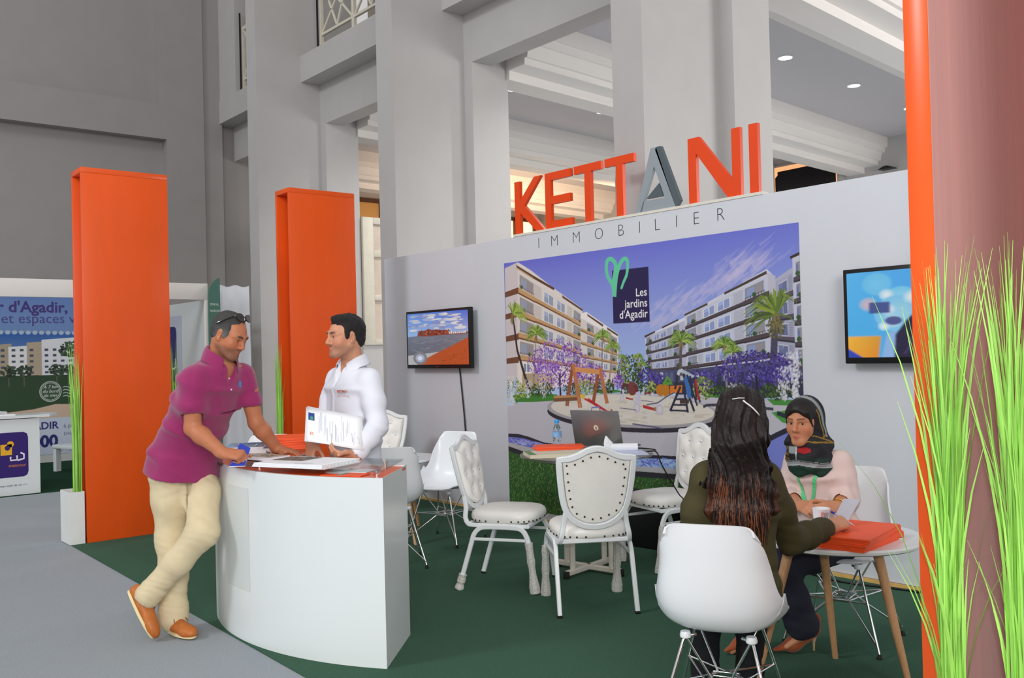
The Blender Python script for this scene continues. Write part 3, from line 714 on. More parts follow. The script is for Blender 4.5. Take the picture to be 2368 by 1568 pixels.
# power strip at the foot of the wall
t = thing('power_strip', 'white power strip with plugs lying at the foot of the white wall', 'power strip', (5.245, 6.85, .006), R(8))
MB().box((-.03, -.17, 0), (.03, .17, .045), .008).build('strip_body', M['plastic'], t)
for y in (.09, .02): MB().box((-.022, y-.022, .0455), (.022, y+.022, .085), .006).build('plug', M['black'], t)
MB().box((-.012, -.12, .0455), (.012, -.09, .055), .003).build('switch', mat('red_switch', (220, 30, 20), .3, emit=(255, 40, 20), estr=.6), t)
MB().tube(bez([(5.24, 6.66, .03), (5.22, 6.55, .06), (5.20, 6.47, .05), (5.19, 6.40, .015), (5.24, 6.2, .012)]), .006, 8).build('power_cable', M['black'], None, 180, label='short black cable curling from the white power strip', category='cable')
MB().tube(bez([(5.29, 4.3, .013), (5.24, 3.9, .013), (5.26, 3.5, .013), (5.19, 3.15, .013), (5.28, 2.75, .013), (5.27, 2.4, .013)]), .007, 8).build('floor_cable', M['black'], None, 180, label='black cable on the carpet along the foot of the wall at the right', category='cable')
# black speaker case under the laptop table
t = thing('black_case', 'black flat-sided case on the carpet behind the table with the laptop', 'case', (5.19, 4.86, .006), R(6))
MB().box((-.11, -.42, 0), (.09, .20, .40), .012).build('case_body', M['black'], t)
for y, z in ((-.36, .35), (-.05, .35), (.15, .35), (-.36, .05)): MB().ball((-.112, y, z), .009).build('rivet', M['chrome'], t)
# ---------------------------------------------------------------- shell chairs on wire legs
def shell_chair(label, loc, rz, group='white shell chairs on wire legs'):
    t = thing('shell_chair', label, 'chair', loc, rz, group)     # faces +y
    prof = [(-.238, .835, .158), (-.232, .78, .180), (-.222, .70, .193), (-.212, .62, .206), (-.200, .545, .220), (-.180, .485, .231), (-.140, .438, .236), (-.08, .418, .236), (0, .412, .234), (.09, .420, .230), (.17, .436, .222), (.215, .442, .205), (.24, .435, .185)]
    P = [Vector(p) for p in prof]; P = bez(P, 4); nu = 18; rows = []
    for i, p in enumerate(P):
        q = P[min(i+1, len(P)-1)]-P[max(i-1, 0)]; tx = Vector((q[0], q[1])).normalized(); nrm = Vector((-tx.y, tx.x))   # towards the sitter
        s_ = i/(len(P)-1); hip = math.exp(-((s_-.56)/.20)**2); back = 1 if s_ < .45 else max(0, 1-(s_-.45)/.3)
        row = []
        for k in range(nu+1):
            u = -1+2*k/nu; cup = (.055*back*min(1, s_*5)+.085*hip+.02*min(1, s_*6))*abs(u)**2.6
            rndc = 1.0
            top = .024*abs(u)**6*math.exp(-(.835-p.y)/.11) if s_ < .5 else 0
            if s_ > .92: top2 = -.03*abs(u)**3*(s_-.92)/.08
            else: top2 = 0
            lift = .055*hip*abs(u)**3
            y = p.x+nrm.x*cup+top2; z = p.y+nrm.y*cup*(.65)+lift-top*1.6
            row.append((p.z*(math.sin(u*PI/2*.93)/math.sin(PI/2*.93)), y, z))
        rows.append(row)
    b = MB(); b.loft(rows, close=False, cap=False); sh = b.build('seat_shell', M['plastic'], t, 180)
    md = sh.modifiers.new('thick', 'SOLIDIFY'); md.thickness = .009; md.offset = 0
    md = sh.modifiers.new('round', 'BEVEL'); md.width = .003; md.segments = 2; md.limit_method = 'ANGLE'
    md = sh.modifiers.new('sub', 'SUBSURF'); md.levels = 1; md.render_levels = 1
    r_ = .0062; feet = [(-.225, .20), (.225, .20), (.225, -.225), (-.225, -.225)]; mts = [(-.12, .125), (.12, .125), (.12, -.10), (-.12, -.10)]; sq = [(-.05, .05), (.05, .05), (.05, -.065), (-.05, -.065)]
    for i in range(4):
        f, m_ = feet[i], mts[i]; b = MB()
        b.tube([(m_[0]*.7, m_[1]*.8, .397), (m_[0], m_[1], .393), (m_[0]*1.06, m_[1]*1.06, .38), (f[0], f[1], .02)], r_, 10)
        b.tube([(f[0]*.985, f[1]*.985, .045), (sq[i][0], sq[i][1], .205)], .0048, 8)
        b.build('leg', M['chrome'], t, 60)
        MB().lathe([(.012, 0), (.013, .005), (.010, .010), (.008, .024)], (f[0], f[1], 0), 12).build('foot', M['rubber'], t)
        MB().lathe([(.02, .39), (.022, .398), (.018, .412)], (m_[0], m_[1], 0), 12).build('shock_mount', M['plastic'], t)
    b = MB()
    for z in (.205, .222): b.tube([(sq[i][0], sq[i][1], z) for i in range(4)], .0045, 8, closed=True)
    for i in range(4):
        j = (i+1) % 4; f = feet[i]; m_ = mts[i]; k = .42
        p = (m_[0]+(f[0]-m_[0])*k, m_[1]+(f[1]-m_[1])*k, .393-.373*k)
        b.tube([p, (sq[j][0], sq[j][1], .212)], .0046, 8)
        b.tube([p, (sq[(i-1) % 4][0], sq[(i-1) % 4][1], .212)], .0046, 8)
        b.tube([(m_[0], m_[1], .392), (sq[(i+2) % 4][0]*.2+sq[i][0]*.8, sq[i][1]*.9, .222)], .0046, 8)
    b.build('wire_brace', M['chrome'], t, 60)
    return t
SC1 = shell_chair('white shell chair in the foreground with its back turned, under the long-haired woman', (2.845, 2.225, .006), R(-62))
SC2 = dup(SC1, (4.19, 2.54, .006), R(104), 'white shell chair under the woman in the headscarf, behind the orange folders')
dup(SC1, (3.52, 5.62, .006), R(-28), 'white shell chair with its back turned just behind the end of the white counter')
dup(SC1, (4.25, 5.98, .006), R(112), 'white shell chair seen from the side between the small round table and the studded chair')
dup(SC1, (3.25, 6.98, .006), R(150), 'white shell chair mostly hidden behind the stack of orange folders on the counter')
# ---------------------------------------------------------------- studded banquet chairs
def shield(n=20, s=1.0, inset=0):
    """outline of the shield back in (x, z), from top left clockwise"""
    w, hb = .208-inset, 0
    top = [(-w, .868-inset*.8), (-.15, .872-inset), (-.10, .888-inset), (-.05, .912-inset), (0, .922-inset), (.05, .912-inset), (.10, .888-inset), (.15, .872-inset), (w, .868-inset*.8)]
    side = [(w-.004, .80), (w-.012, .72), (w-.024, .64), (w-.045, .575), (w-.085, .525+inset*.6), (w-.145, .492+inset*.85), (0, .482+inset)]
    a = bez([(x, z, 0) for x, z in top], 4); b_ = bez([(x, z, 0) for x, z in [top[-1]]+side], 4)
    out = [(p.x, p.y) for p in a]+[(p.x, p.y) for p in b_[1:]]
    return out+[(-x, z) for x, z in [(p.x, p.y) for p in b_[1:-1]][::-1]]
STUD = []
def stud_at(p, parent):
    if not STUD: STUD.append(MB().ball((0, 0, 0), .0058, u=8, v=6).build('stud', M['stud'], parent, 180)); o = STUD[0]
    else: o = STUD[0].copy(); COL.objects.link(o); o.parent = parent
    o.location = p
def banquet_chair(label, loc, rz, wraps=(), detail=True):
    t = thing('banquet_chair', label, 'chair', loc, rz, 'white studded banquet chairs')   # faces +y; back at -y
    ty = lambda z: -.205-(z-.45)*.20                      # the back leans
    o = shield(); b = MB(); b.tube([(x, ty(z), z) for x, z in o], 0, flat=(.034, .026), closed=True, up=(0, 1, 0))
    for s_ in (-1, 1):
        b.tube(bez([(s_*.168, ty(.565), .565), (s_*.178, ty(.50), .50), (s_*.19, -.215, .44), (s_*.196, -.195, .405), (s_*.2, -.16, .398), (s_*.2, -.05, .398), (s_*.2, .19, .398)], 5), 0, flat=(.026, .026), up=(1, 0, 0))
    b.tube([(-.2, .19, .398), (.2, .19, .398)], 0, flat=(.024, .024)); b.tube([(-.19, -.19, .402), (.19, -.19, .402)], 0, flat=(.024, .024))
    b.build('back_frame', M['steel'], t, 40)
    i = shield(inset=.022); n = len(i)
    def pt(x, z, d): return (x, ty(z)+d, z)
    cx, cz = 0, .70
    # upholstery: flat outside, tufted inside
    b = MB(); rings = []
    rings.append([pt(x, z, -.008) for x, z in i]); rings.append([pt(x, z, .012) for x, z in i])
    btn = [(-.062, .815), (.062, .815), (-.115, .705), (0, .705), (.115, .705), (-.062, .60), (.062, .60)]
    for f, d in ((.96, .024), (.9, .032), (.8, .036), (.68, .038), (.56, .038), (.44, .038), (.32, .038), (.2, .038), (.1, .038), (.03, .038)):
        rg = []
        for x, z in i:
            X, Z = cx+(x-cx)*f, cz+(z-cz)*f
            dip = sum(math.exp(-((X-p)**2+(Z-q)**2)/(2*.022**2)) for p, q in btn)
            rg.append(pt(X, Z, d-.020*min(1, dip)))
        rings.append(rg)
    b.loft(rings); back = b.build('backrest', M['leather'], t, 60)
    if detail:
        for p, q in btn: MB().ball(pt(p, q, .024), .0105, (1, .6, 1), 10, 6).build('crystal_button', M['crystal'], t)
        e = shield(inset=.042); step = max(1, len(e)//34); acc = 0; last = None
        L = [Vector(p) for p in e]; tot = 0; pts = []
        for k in range(len(L)):
            d = (L[(k+1) % len(L)]-L[k]).length
            while acc <= d: pts.append(L[k].lerp(L[(k+1) % len(L)], acc/d if d else 0)); acc += .048
            acc -= d
        for p in pts:
            for dd in (-.011, .020): stud_at(pt(p.x, p.y, dd), back)
    # seat cushion
    sh = lambda k, f: (lambda a: (math.copysign(abs(math.cos(a))**.62, math.cos(a))*.212*f, math.copysign(abs(math.sin(a))**.62, math.sin(a))*.218*f+.008))(2*PI*k/40)
    rings = [[(*sh(k, f), z) for k in range(40)] for f, z in ((.93, .410), (.97, .414), (1, .424), (1.015, .44), (1.01, .455), (.98, .470), (.9, .482), (.75, .489), (.5, .494), (.2, .496), (.02, .496))]
    b = MB(); b.loft(rings); seat_ = b.build('seat', M['leather'], t, 60)
    if detail:
        for k in range(0, 120):
            if k % 4: continue
            a = 2*PI*k/120; x, y = math.copysign(abs(math.cos(a))**.62, math.cos(a))*.2135, math.copysign(abs(math.sin(a))**.62, math.sin(a))*.2195+.008
            stud_at((x, y, .425), seat_)
    # stacking legs: two bent side frames
    for s_ in (-1, 1):
        x = s_*.212
        b = MB(); b.tube(bez([(x, .0, .392), (x, .09, .391), (x, .15, .383), (x*1.01, .185, .345), (x*1.02, .205, .27), (x*1.03, .235, .012)], 5), 0, flat=(.028, .024), up=(1, 0, 0)); fl_ = b.build('leg', M['steel'], t, 40)
        b = MB(); b.tube(bez([(x, .0, .392), (x, -.06, .391), (x, -.11, .383), (x*1.01, -.15, .345), (x*1.02, -.175, .27), (x*1.03, -.255, .012)], 5), 0, flat=(.028, .024), up=(1, 0, 0)); rl = b.build('leg', M['steel'], t, 40)
        b = MB(); b.tube([(x*1.005, .192, .315), (x*1.005, -.160, .315)], 0, flat=(.018, .018)); b.build('side_rail', M['steel'], t, 40)
        for nm, lo, up, leg in (('f', (.235, .012), (.205, .27), fl_), ('r', (-.255, .012), (-.175, .27), rl)):
            MB().box((x*1.03-.014, lo[0]-.013, 0), (x*1.03+.014, lo[0]+.013, .013), .003).build('foot_cap', M['rubber'], leg)
            key = nm+('l' if s_ < 0 else 'r')
            if key in wraps or key+'s' in wraps:
                full = key in wraps; zz = .30 if full else .09; pts = []; rr = []; q = random.Random(hash(key) % 97)
                for k in range(9):
                    f = k/8; z = .004+zz*f; yy = lo[0]+(up[0]-lo[0])*(z-.012)/.258
                    pts.append((x*1.03, yy, z)); rr.append(.024+q.uniform(-.003, .004)+(.008 if k < 2 else 0))
                b = MB(); b.tube(pts, rr, 9); b.build('plastic_wrap', M['wrap'], leg, 20)
    return t
def face(v): return math.atan2(-v[0], v[1])
banquet_chair('white studded banquet chair turned sideways, crystal buttons on its back, left of the laptop table', (3.755, 4.60, .006), face((.53, -.85)), ('rrs', 'fr'))
banquet_chair('white studded banquet chair seen from behind in front of the laptop table', (3.775, 3.90, .006), face((.54, .84)), ('fl', 'fr'))
banquet_chair('white studded banquet chair with crystal buttons right of the laptop, against the poster', (4.87, 4.25, .006), face((-.97, .22)), ('fl', 'fr'))
banquet_chair('white studded banquet chair showing only an edge behind the man in the white shirt', (4.555, 7.48, .006), face((-.75, -.66)))
# ---------------------------------------------------------------- tables
def tripod_table(label, loc, r_, z, legs, group='round tables on wooden legs'):
    t = thing('round_table', label, 'table', loc, 0, group)
    MB().lathe([(0, z-.024), (r_-.012, z-.024), (r_-.002, z-.018), (r_, z-.008), (r_-.004, z), (0, z)], n=64).build('tabletop', M['lam'], t)
    for (x, y, tx, tyy) in legs:
        MB().tube([(x, y, 0), (x+(tx-x)*.5, y+(tyy-y)*.5, (z-.03)/2), (tx, tyy, z-.025)], [.013, .018, .022], 16).build('leg', M['wood'], t)
    MB().lathe([(.0, z-.05), (.15, z-.05), (.15, z-.024), (0, z-.024)], n=32).build('under_plate', M['black'], t)
    return t
cx, cy = 3.68, 2.245
tripod_table('round white table on wooden legs with orange folders, at the right', (cx, cy, .006), .355, .635, [(3.923-cx, 2.422-cy, .10, .14), (3.775-cx, 1.985-cy, .03, -.16), (3.29-cx, 2.42-cy, -.22, .09)])
tripod_table('small round white table on wooden legs behind the end of the counter', (4.20, 6.62, .006), .37, .61, [(-.22, -.62+.0, -.10, -.30), (.26, .05, .14, .03), (-.1, .25, -.05, .14)])
t = thing('glass_table', 'oval glass-topped table on a white crossed metal base, carrying the laptop', 'table', (4.33, 4.47, .006), R(-39.7))
OV = Matrix.Diagonal((.44, .50, 1))
MB().lathe([(0, .766), (.99, .766), (1, .771), (1, .775), (.99, .78), (0, .78)], n=64, M=OV).build('glass_top', M['glass'], t)
b = MB()
for k in range(2):
    a = R(50+90*k); c, s_ = math.cos(a)*.25, math.sin(a)*.25
    b.tube([(-c, -s_, .03), (c, s_, .03)], 0, flat=(.035, .035)); b.tube([(-c, -s_, .74), (c, s_, .74)], 0, flat=(.03, .03))
    for q in (-1, 1): b.tube([(q*c*.72, q*s_*.72, .03), (q*c*.72, q*s_*.72, .74)], 0, flat=(.035, .035), up=(1, 0, 0))
b.build('base_frame', mat('cream_enamel', (226, 220, 208), .4), t)
for k in range(4):
    a = R(50+90*k); MB().box((math.cos(a)*.25-.02, math.sin(a)*.25-.02, 0), (math.cos(a)*.25+.02, math.sin(a)*.25+.02, .045), .004).build('foot_cap', M['rubber'], t)
for k in range(4):
    a = R(50+90*k); MB().lathe([(.02, .745), (.02, .766)], (math.cos(a)*.2, math.sin(a)*.2, 0), 16).build('glass_pad', M['chrome'], t)
# ---------------------------------------------------------------- white curved counter
CC, CR = Vector((3.60, 4.70)), 1.588
def arc(r_, a0, a1, n): return [(CC.x+r_*math.cos(R(a0+(a1-a0)*k/n)), CC.y+r_*math.sin(R(a0+(a1-a0)*k/n))) for k in range(n+1)]
ct = thing('counter', 'white curved reception counter the two men stand at, orange top under glass', 'counter', (0, 0, 0))
out, inn = arc(CR, -143.75, -214, 40), arc(1.068, -147.9, -209, 40)
out2, inn2 = arc(CR-.018, -144.0, -213.6, 40), arc(1.09, -147.6, -208.6, 40)
b = MB(); b.prism(out+inn[::-1], .006, .87); b.loft([[(x, y, .87) for x, y in out+inn[::-1]], [(x, y, .893) for x, y in out+inn[::-1]], [(x, y, .893) for x, y in out2+inn2[::-1]], [(x, y, .88) for x, y in out2+inn2[::-1]]], cap=False)
b.build('counter_body', M['lam'], ct, 30)
st_ = arc(CR+.0009, 174, 184.5, 14); MB().loft([[(x, y, z) for x, y in st_] for z in (.27, .80)], close=False, cap=False).build('sticker', mat('faded_sticker', (212, 219, 219), .3, var=.02, vscale=9), ct)
MB().prism(out2+inn2[::-1], .871, .886).build('orange_top', M['orange'], ct)
o3, i3 = arc(CR-.075, -145.0, -212.5, 40), arc(1.055, -149.2, -207, 40)
MB().prism(o3+i3[::-1], .912, .920).build('glass_top', M['glass'], ct)
for r_, a in ((1.46, -147), (1.12, -153), (1.46, -180), (1.12, -182), (1.46, -209), (1.12, -203)):
    x, y = CC.x+r_*math.cos(R(a)), CC.y+r_*math.sin(R(a)); MB().lathe([(.014, .8865), (.014, .9118)], (x, y, 0), 16).build('standoff', M['chrome'], ct)
MB().lathe([(.055, .9205), (.06, .9235), (.05, .926), (.04, .9225), (.04, .9205)], (2.44, 4.73, 0), 24).build('cable_grommet', mat('grey_plastic', (170, 172, 170), .3), ct)
def flat_thing(name, label, cat, corners, thick, m, group=None, art=None, artname='print'):
    """thin slab over four corners (front-left, front-right, back-right, back-left) with z = its underside; art is printed on top"""
    b = MB(); lo = [Vector(c) for c in corners]; hi = [c+Vector((0, 0, thick)) for c in lo]
    b.loft([lo, hi]); o = b.build(name, m); tag(o, label, cat, group)
    if art:
        def f(u, v, h):
            p = hi[0].lerp(hi[1], u).lerp(hi[3].lerp(hi[2], u), v); return p+Vector((0, 0, .0004+h))
        art.build(artname, M['print'], f, o)
    return o
def rect(cx, cy, z, w, d, a): # corners of a w x d sheet turned by a degrees
    ca, sa = math.cos(R(a)), math.sin(R(a))
    return [(cx+x*ca-y*sa, cy+x*sa+y*ca, z) for x, y in ((-w/2, -d/2), (w/2, -d/2), (w/2, d/2), (-w/2, d/2))]
GZ = .9205
# spiral-bound plan book lying open on the glass
nb = thing('spiral_book', 'large white spiral-bound book of plans open on the front of the counter', 'book', (2.235, 4.36, GZ), R(-66))
w, d = .44, .31
for k in range(5): MB().box((-w/2+.002*k, -d/2+.002*k, .004*k), (w/2-.001*k, d/2, .004*k+.0035)).build('page', M['paper'], nb)
a = Art(); a.poly((120, 118, 112), [(.02, .42), (.5, .42), (.52, .97), (.02, .97)]).up(); rnd = random.Random(9)
for k in range(60):
    u, v = rnd.uniform(.04, .44), rnd.uniform(.45, .92); a.rect(rnd.choice([(86, 92, 84), (168, 162, 150), (60, 66, 66), (190, 186, 178), (110, 96, 84)]), u, v, u+rnd.uniform(.01, .05), v+rnd.uniform(.01, .04)); a.up(.1)
a.text((110, 116, 140), 'LES JARDINS', .56, .12, .05).rect((150, 150, 160), .56, .08, .8, .09)
a.build('plan_print', M['print'], lambda u, v, h: (-w/2+.01+u*(w-.03), -d/2+.008+v*(d-.02), .0205+h), nb)
b = MB()
for k in range(26):
    y = -d/2+.012+k*(d-.024)/25
    b.tube([(w/2+.002+.011*math.cos(q), y, .010+.012*math.sin(q)) for q in [2*PI*i/14 for i in range(14)]], .0014, 6, closed=True)
b.build('spiral_binding', M['steel'], nb, 180)
b2 = thing('spiral_book', 'small black-edged spiral book beside the hand with the blue leaflet', 'book', (2.20, 4.80, GZ), R(-78))
MB().box((-.13, -.09, 0), (.13, .09, .004)).build('back_cover', M['black'], b2)
MB().box((-.127, -.088, .004), (.127, .088, .016)).build('pages', M['paper'], b2)
a = Art(); a.rect((206, 200, 190), .03, .25, .97, .95).up()
for k in range(26):
    u, v = rnd.uniform(.25, .8), rnd.uniform(.35, .85); a.disc(rnd.choice([(170, 150, 120), (130, 120, 100), (190, 178, 150), (220, 216, 205)]), (u, v), .05, .06, 10); a.up(.1)
a.build('cover_print', M['print'], lambda u, v, h: (-.127+u*.254, -.088+v*.176, .0164+h), b2)
b = MB()
for k in range(6):
    x = -.12+.018*k; b.tube([(x, -.094+.010*math.cos(q), .009+.011*math.sin(q)) for q in [2*PI*i/12 for i in range(12)]], .0018, 6, closed=True)
b.build('spiral_binding', M['chrome'], b2, 180)
# brochures and orange folders at the far end of the counter
def building_print(seed, sky=(120, 150, 200)):
    r_ = random.Random(seed); a = Art(); a.poly(0, [(0, 0), (1, 0), (1, 1), (0, 1)], [(90, 110, 130), (70, 90, 110), sky, (170, 190, 220)]).up()
    for k in range(30):
        u, v = r_.uniform(0, .85), r_.uniform(.05, .75); a.rect(r_.choice([(60, 70, 100), (180, 160, 140), (110, 90, 80), (200, 205, 215), (50, 60, 80), (130, 140, 170)]), u, v, u+r_.uniform(.05, .15), v+r_.uniform(.03, .12)); a.up(.05)
    return a
for k, (x, y, an) in enumerate(((2.33, 5.27, 62), (2.34, 5.26, 66), (2.325, 5.28, 59))):
    flat_thing('brochure', ('printed brochure at the bottom of the pile behind the small spiral book', 'printed brochure in the middle of the pile behind the small spiral book', 'top brochure with a picture of buildings behind the magenta polo')[k], 'brochure', rect(x, y, GZ+.012*k, .30, .22, an), .0118, M['paper'], 'brochures on the counter', building_print(30+k), 'picture')
for k in range(5):
    flat_thing('folder', ('lowest', 'second lowest', 'middle', 'second highest', 'topmost')[k]+' orange folder of the stack on the counter', 'folder', rect(2.61+.004*k, 5.28-.003*k, GZ+.0135*k, .31, .23, 60+(k % 3)*3), .0125, M['orangecard'], 'orange folders on the counter')
flat_thing('leaflet', 'orange leaflet with a grey band between the glass and the orange counter top', 'leaflet', rect(2.285, 4.05, .8875, .22, .11, -58), .004, M['orangecard'], None, Art().rect((140, 146, 150), .38, 0, .5, 1).rect((225, 228, 232), .0, .55, .38, 1))
flat_thing('leaflet', 'pale leaflet under the glass near the right end of the counter', 'leaflet', rect(2.38, 4.16, .8875, .22, .12, -55), .003, M['paper'], None, Art().rect((70, 74, 82), .1, .3, .35, .4))
# ---------------------------------------------------------------- things on the laptop table
TZ = .7865
lt = thing('laptop', 'open silver laptop with its lid towards us on the glass table', 'laptop', (4.585, 4.60, TZ), R(105.5))
silver = mat('silver_aluminium', (150, 148, 148), .35, metal=.75)
MB().box((-.19, -.255, 0), (.19, 0, .014), .004).build('base', silver, lt)
MB().box((-.17, -.22, .0141), (.17, -.03, .0155), .001).build('keyboard', M['black'], lt)
LM = Matrix.Translation((0, .003, .016)) @ Matrix.Rotation(R(-14), 4, 'X')
lid = MB().box((-.19, -.004, 0), (.19, .004, .258), .0035, M=LM).build('lid', silver, lt)
MB().box((-.178, -.0047, .012), (.178, -.0041, .245), M=LM).build('screen', M['black'], lid)
a = Art(); a.disc((226, 226, 200), (0, 0), .019, .019, 28).up()
for pts in ([(-.008, -.012), (-.003, .014)], [(-.0055, .002), (.0, .003), (-.002, -.009)], [(.001, -.016), (.006, .006)], [(.006, .005), (.011, .004), (.009, -.007), (.003, -.007)]): a.line((96, 96, 92), pts, .0028)
a.build('logo', M['print'], lambda u, v, h: tuple(LM @ Vector((-u, .0042+h, .135+v))), lid)
bt = thing('water_bottle', 'small clear water bottle with a blue cap beside the laptop', 'bottle', (4.375, 4.80, TZ))
MB().lathe([(0, 0), (.026, 0), (.030, .006), (.030, .03), (.028, .034), (.030, .04), (.030, .06), (.0285, .064), (.030, .07), (.030, .128), (.026, .146), (.015, .168), (.0125, .178), (.0125, .186), (0, .186)], n=28).build('bottle_body', mat('bottle_plastic', (226, 240, 246), .05, trans=.92, ior=1.33), bt)
MB().lathe([(.0308, .085), (.0310, .088), (.0310, .118), (.0308, .121)], n=28).build('paper_label', mat('blue_bottle_label', (120, 180, 232), .4, var=.35, vscale=40), bt)
MB().lathe([(0, .181), (.0165, .181), (.017, .186), (.017, .201), (.015, .204), (0, .204)], n=24).build('cap', mat('blue_cap', (40, 160, 236), .35), bt)
o = flat_thing('card_box', 'small red box lying between the water bottle and the laptop', 'box', rect(4.43, 4.735, TZ, .085, .05, -40), .022, mat('red_card', (206, 36, 44), .4), None, Art().rect((240, 220, 215), .15, .3, .85, .6))
flat_thing('folder', 'orange folder lying on the glass table in front of the water bottle', 'folder', rect(4.30, 4.70, TZ+.031, .33, .22, -38), .006, M['orangecard'], 'orange folders on the glass table')
flat_thing('folder', 'lower orange folder sticking out under another on the glass table', 'folder', rect(4.24, 4.66, TZ+.024, .31, .21, -30), .006, M['orangecard'], 'orange folders on the glass table')
flat_thing('envelope', 'thick pale envelope under the orange folders at the edge of the glass table', 'envelope', rect(4.10, 4.52, TZ, .38, .25, -30), .023, mat('buff_paper', (220, 210, 186), .6), None, Art().rect((96, 140, 84), 0, 0, .12, 1))
b = MB(); b.lathe([(.002, -.09), (.026, -.09), (.027, 0), (.026, .09), (.018, .09), (.012, .085), (.002, .085)], n=20, M=Matrix.Rotation(R(90), 3, 'Y'))
t = tag(b.build('paper_roll', M['paper'], None, 40), 'crumpled roll of white paper on the table in front of the laptop', 'paper'); t.location = (4.545, 4.33, TZ+.028); t.rotation_euler = (0, 0, R(-38))
b = MB(); b.loft([[(x, y+.01*math.sin(7*z+x*30), z) for x, y in ((-.03, 0), (-.01, .012), (.015, .008), (.03, -.004), (.012, -.012), (-.012, -.01))] for z in (0, .03, .06)]+[[(x*.5-.01, y*.6, .085) for x, y in ((-.03, 0), (-.01, .012), (.015, .008), (.03, -.004), (.012, -.012), (-.012, -.01))], [(x*.15-.014, y*.2, .105) for x, y in ((-.03, 0), (-.01, .012), (.015, .008), (.03, -.004), (.012, -.012), (-.012, -.01))]])
t = tag(b.build('tissue', M['paper'], None, 50), 'crumpled white tissue standing against the laptop lid', 'tissue'); t.location = (4.47, 4.40, TZ); t.rotation_euler = (0, 0, R(-40))
flat_thing('paper_sheet', 'loose pale blue paper sheets at the right edge of the glass table', 'paper', rect(4.50, 4.24, TZ, .21, .27, -38), .004, mat('bluish_paper', (205, 212, 236), .6))
MB().tube(bez([(4.66, 4.50, TZ+.008), (4.70, 4.30, TZ+.01), (4.71, 4.20, TZ+.006), (4.64, 4.16, TZ+.006), (4.60, 4.17, TZ+.006), (4.62, 4.11, TZ+.004), (4.64, 4.08, .70), (4.72, 4.02, .52), (4.66, 3.93, .497)]+[(4.6, 3.90, .44), (4.62, 3.88, .2), (4.7, 3.88, .014)]), .0045, 8).build('laptop_cable', M['black'], None, 180, label='thin black cable hanging from the glass table over the chair seat', category='cable')
# ---------------------------------------------------------------- things on the right-hand table
RZ = .6415
for k in range(9):
    sh = .004*((k*5) % 4); flat_thing('folder', ('bottom orange folder', 'second orange folder from the bottom', 'third orange folder from the bottom', 'fourth orange folder from the bottom', 'middle orange folder', 'fourth orange folder from the top', 'third orange folder from the top', 'second orange folder from the top', 'top orange folder')[k]+' of the fanned stack on the table at the right', 'folder',
        rect(3.59-.002*k+sh*.6, 2.12-.001*k, RZ+.0062*k, .40, .27, 6+k*.5+(2 if k > 4 else 0)), .0056, M['orangecard'], 'orange folders on the right-hand table', Art().rect((246, 150, 110), .1, .90, .6, .905) if k == 8 else None)
flat_thing('brochure', 'blue-edged booklet sticking out from under the orange folders', 'brochure', rect(3.80, 2.13, RZ, .21, .20, 30), .0045, M['paper'], None, Art().rect((60, 76, 150), 0, 0, 1, 1).rect((190, 200, 190), .05, .08, .95, .92).rect((90, 100, 96), .3, .2, .9, .45))
flat_thing('paper_sheet', 'white paper sheets on the table under the woman in the headscarf\'s hands', 'paper', rect(3.62, 2.42, RZ, .30, .21, 20), .004, M['paper'], None, Art().poly((220, 90, 60), [(.1, .2), (.2, .2), (.15, .45)]))
flat_thing('leaflet', 'leaflet with a red edge beside the long-haired woman\'s elbow on the table', 'leaflet', rect(3.42, 2.33, RZ, .15, .10, 40), .012, M['paper'], None, Art().rect((214, 60, 40), 0, .0, 1, .5))
flat_thing('leaflet', 'small green-cornered leaflet on the small round table behind the counter', 'leaflet', rect(4.30, 6.50, .6165, .16, .11, 30), .003, M['paper'], None, Art().poly((70, 150, 100), [(.2, .1), (.9, .1), (.5, .8)]))
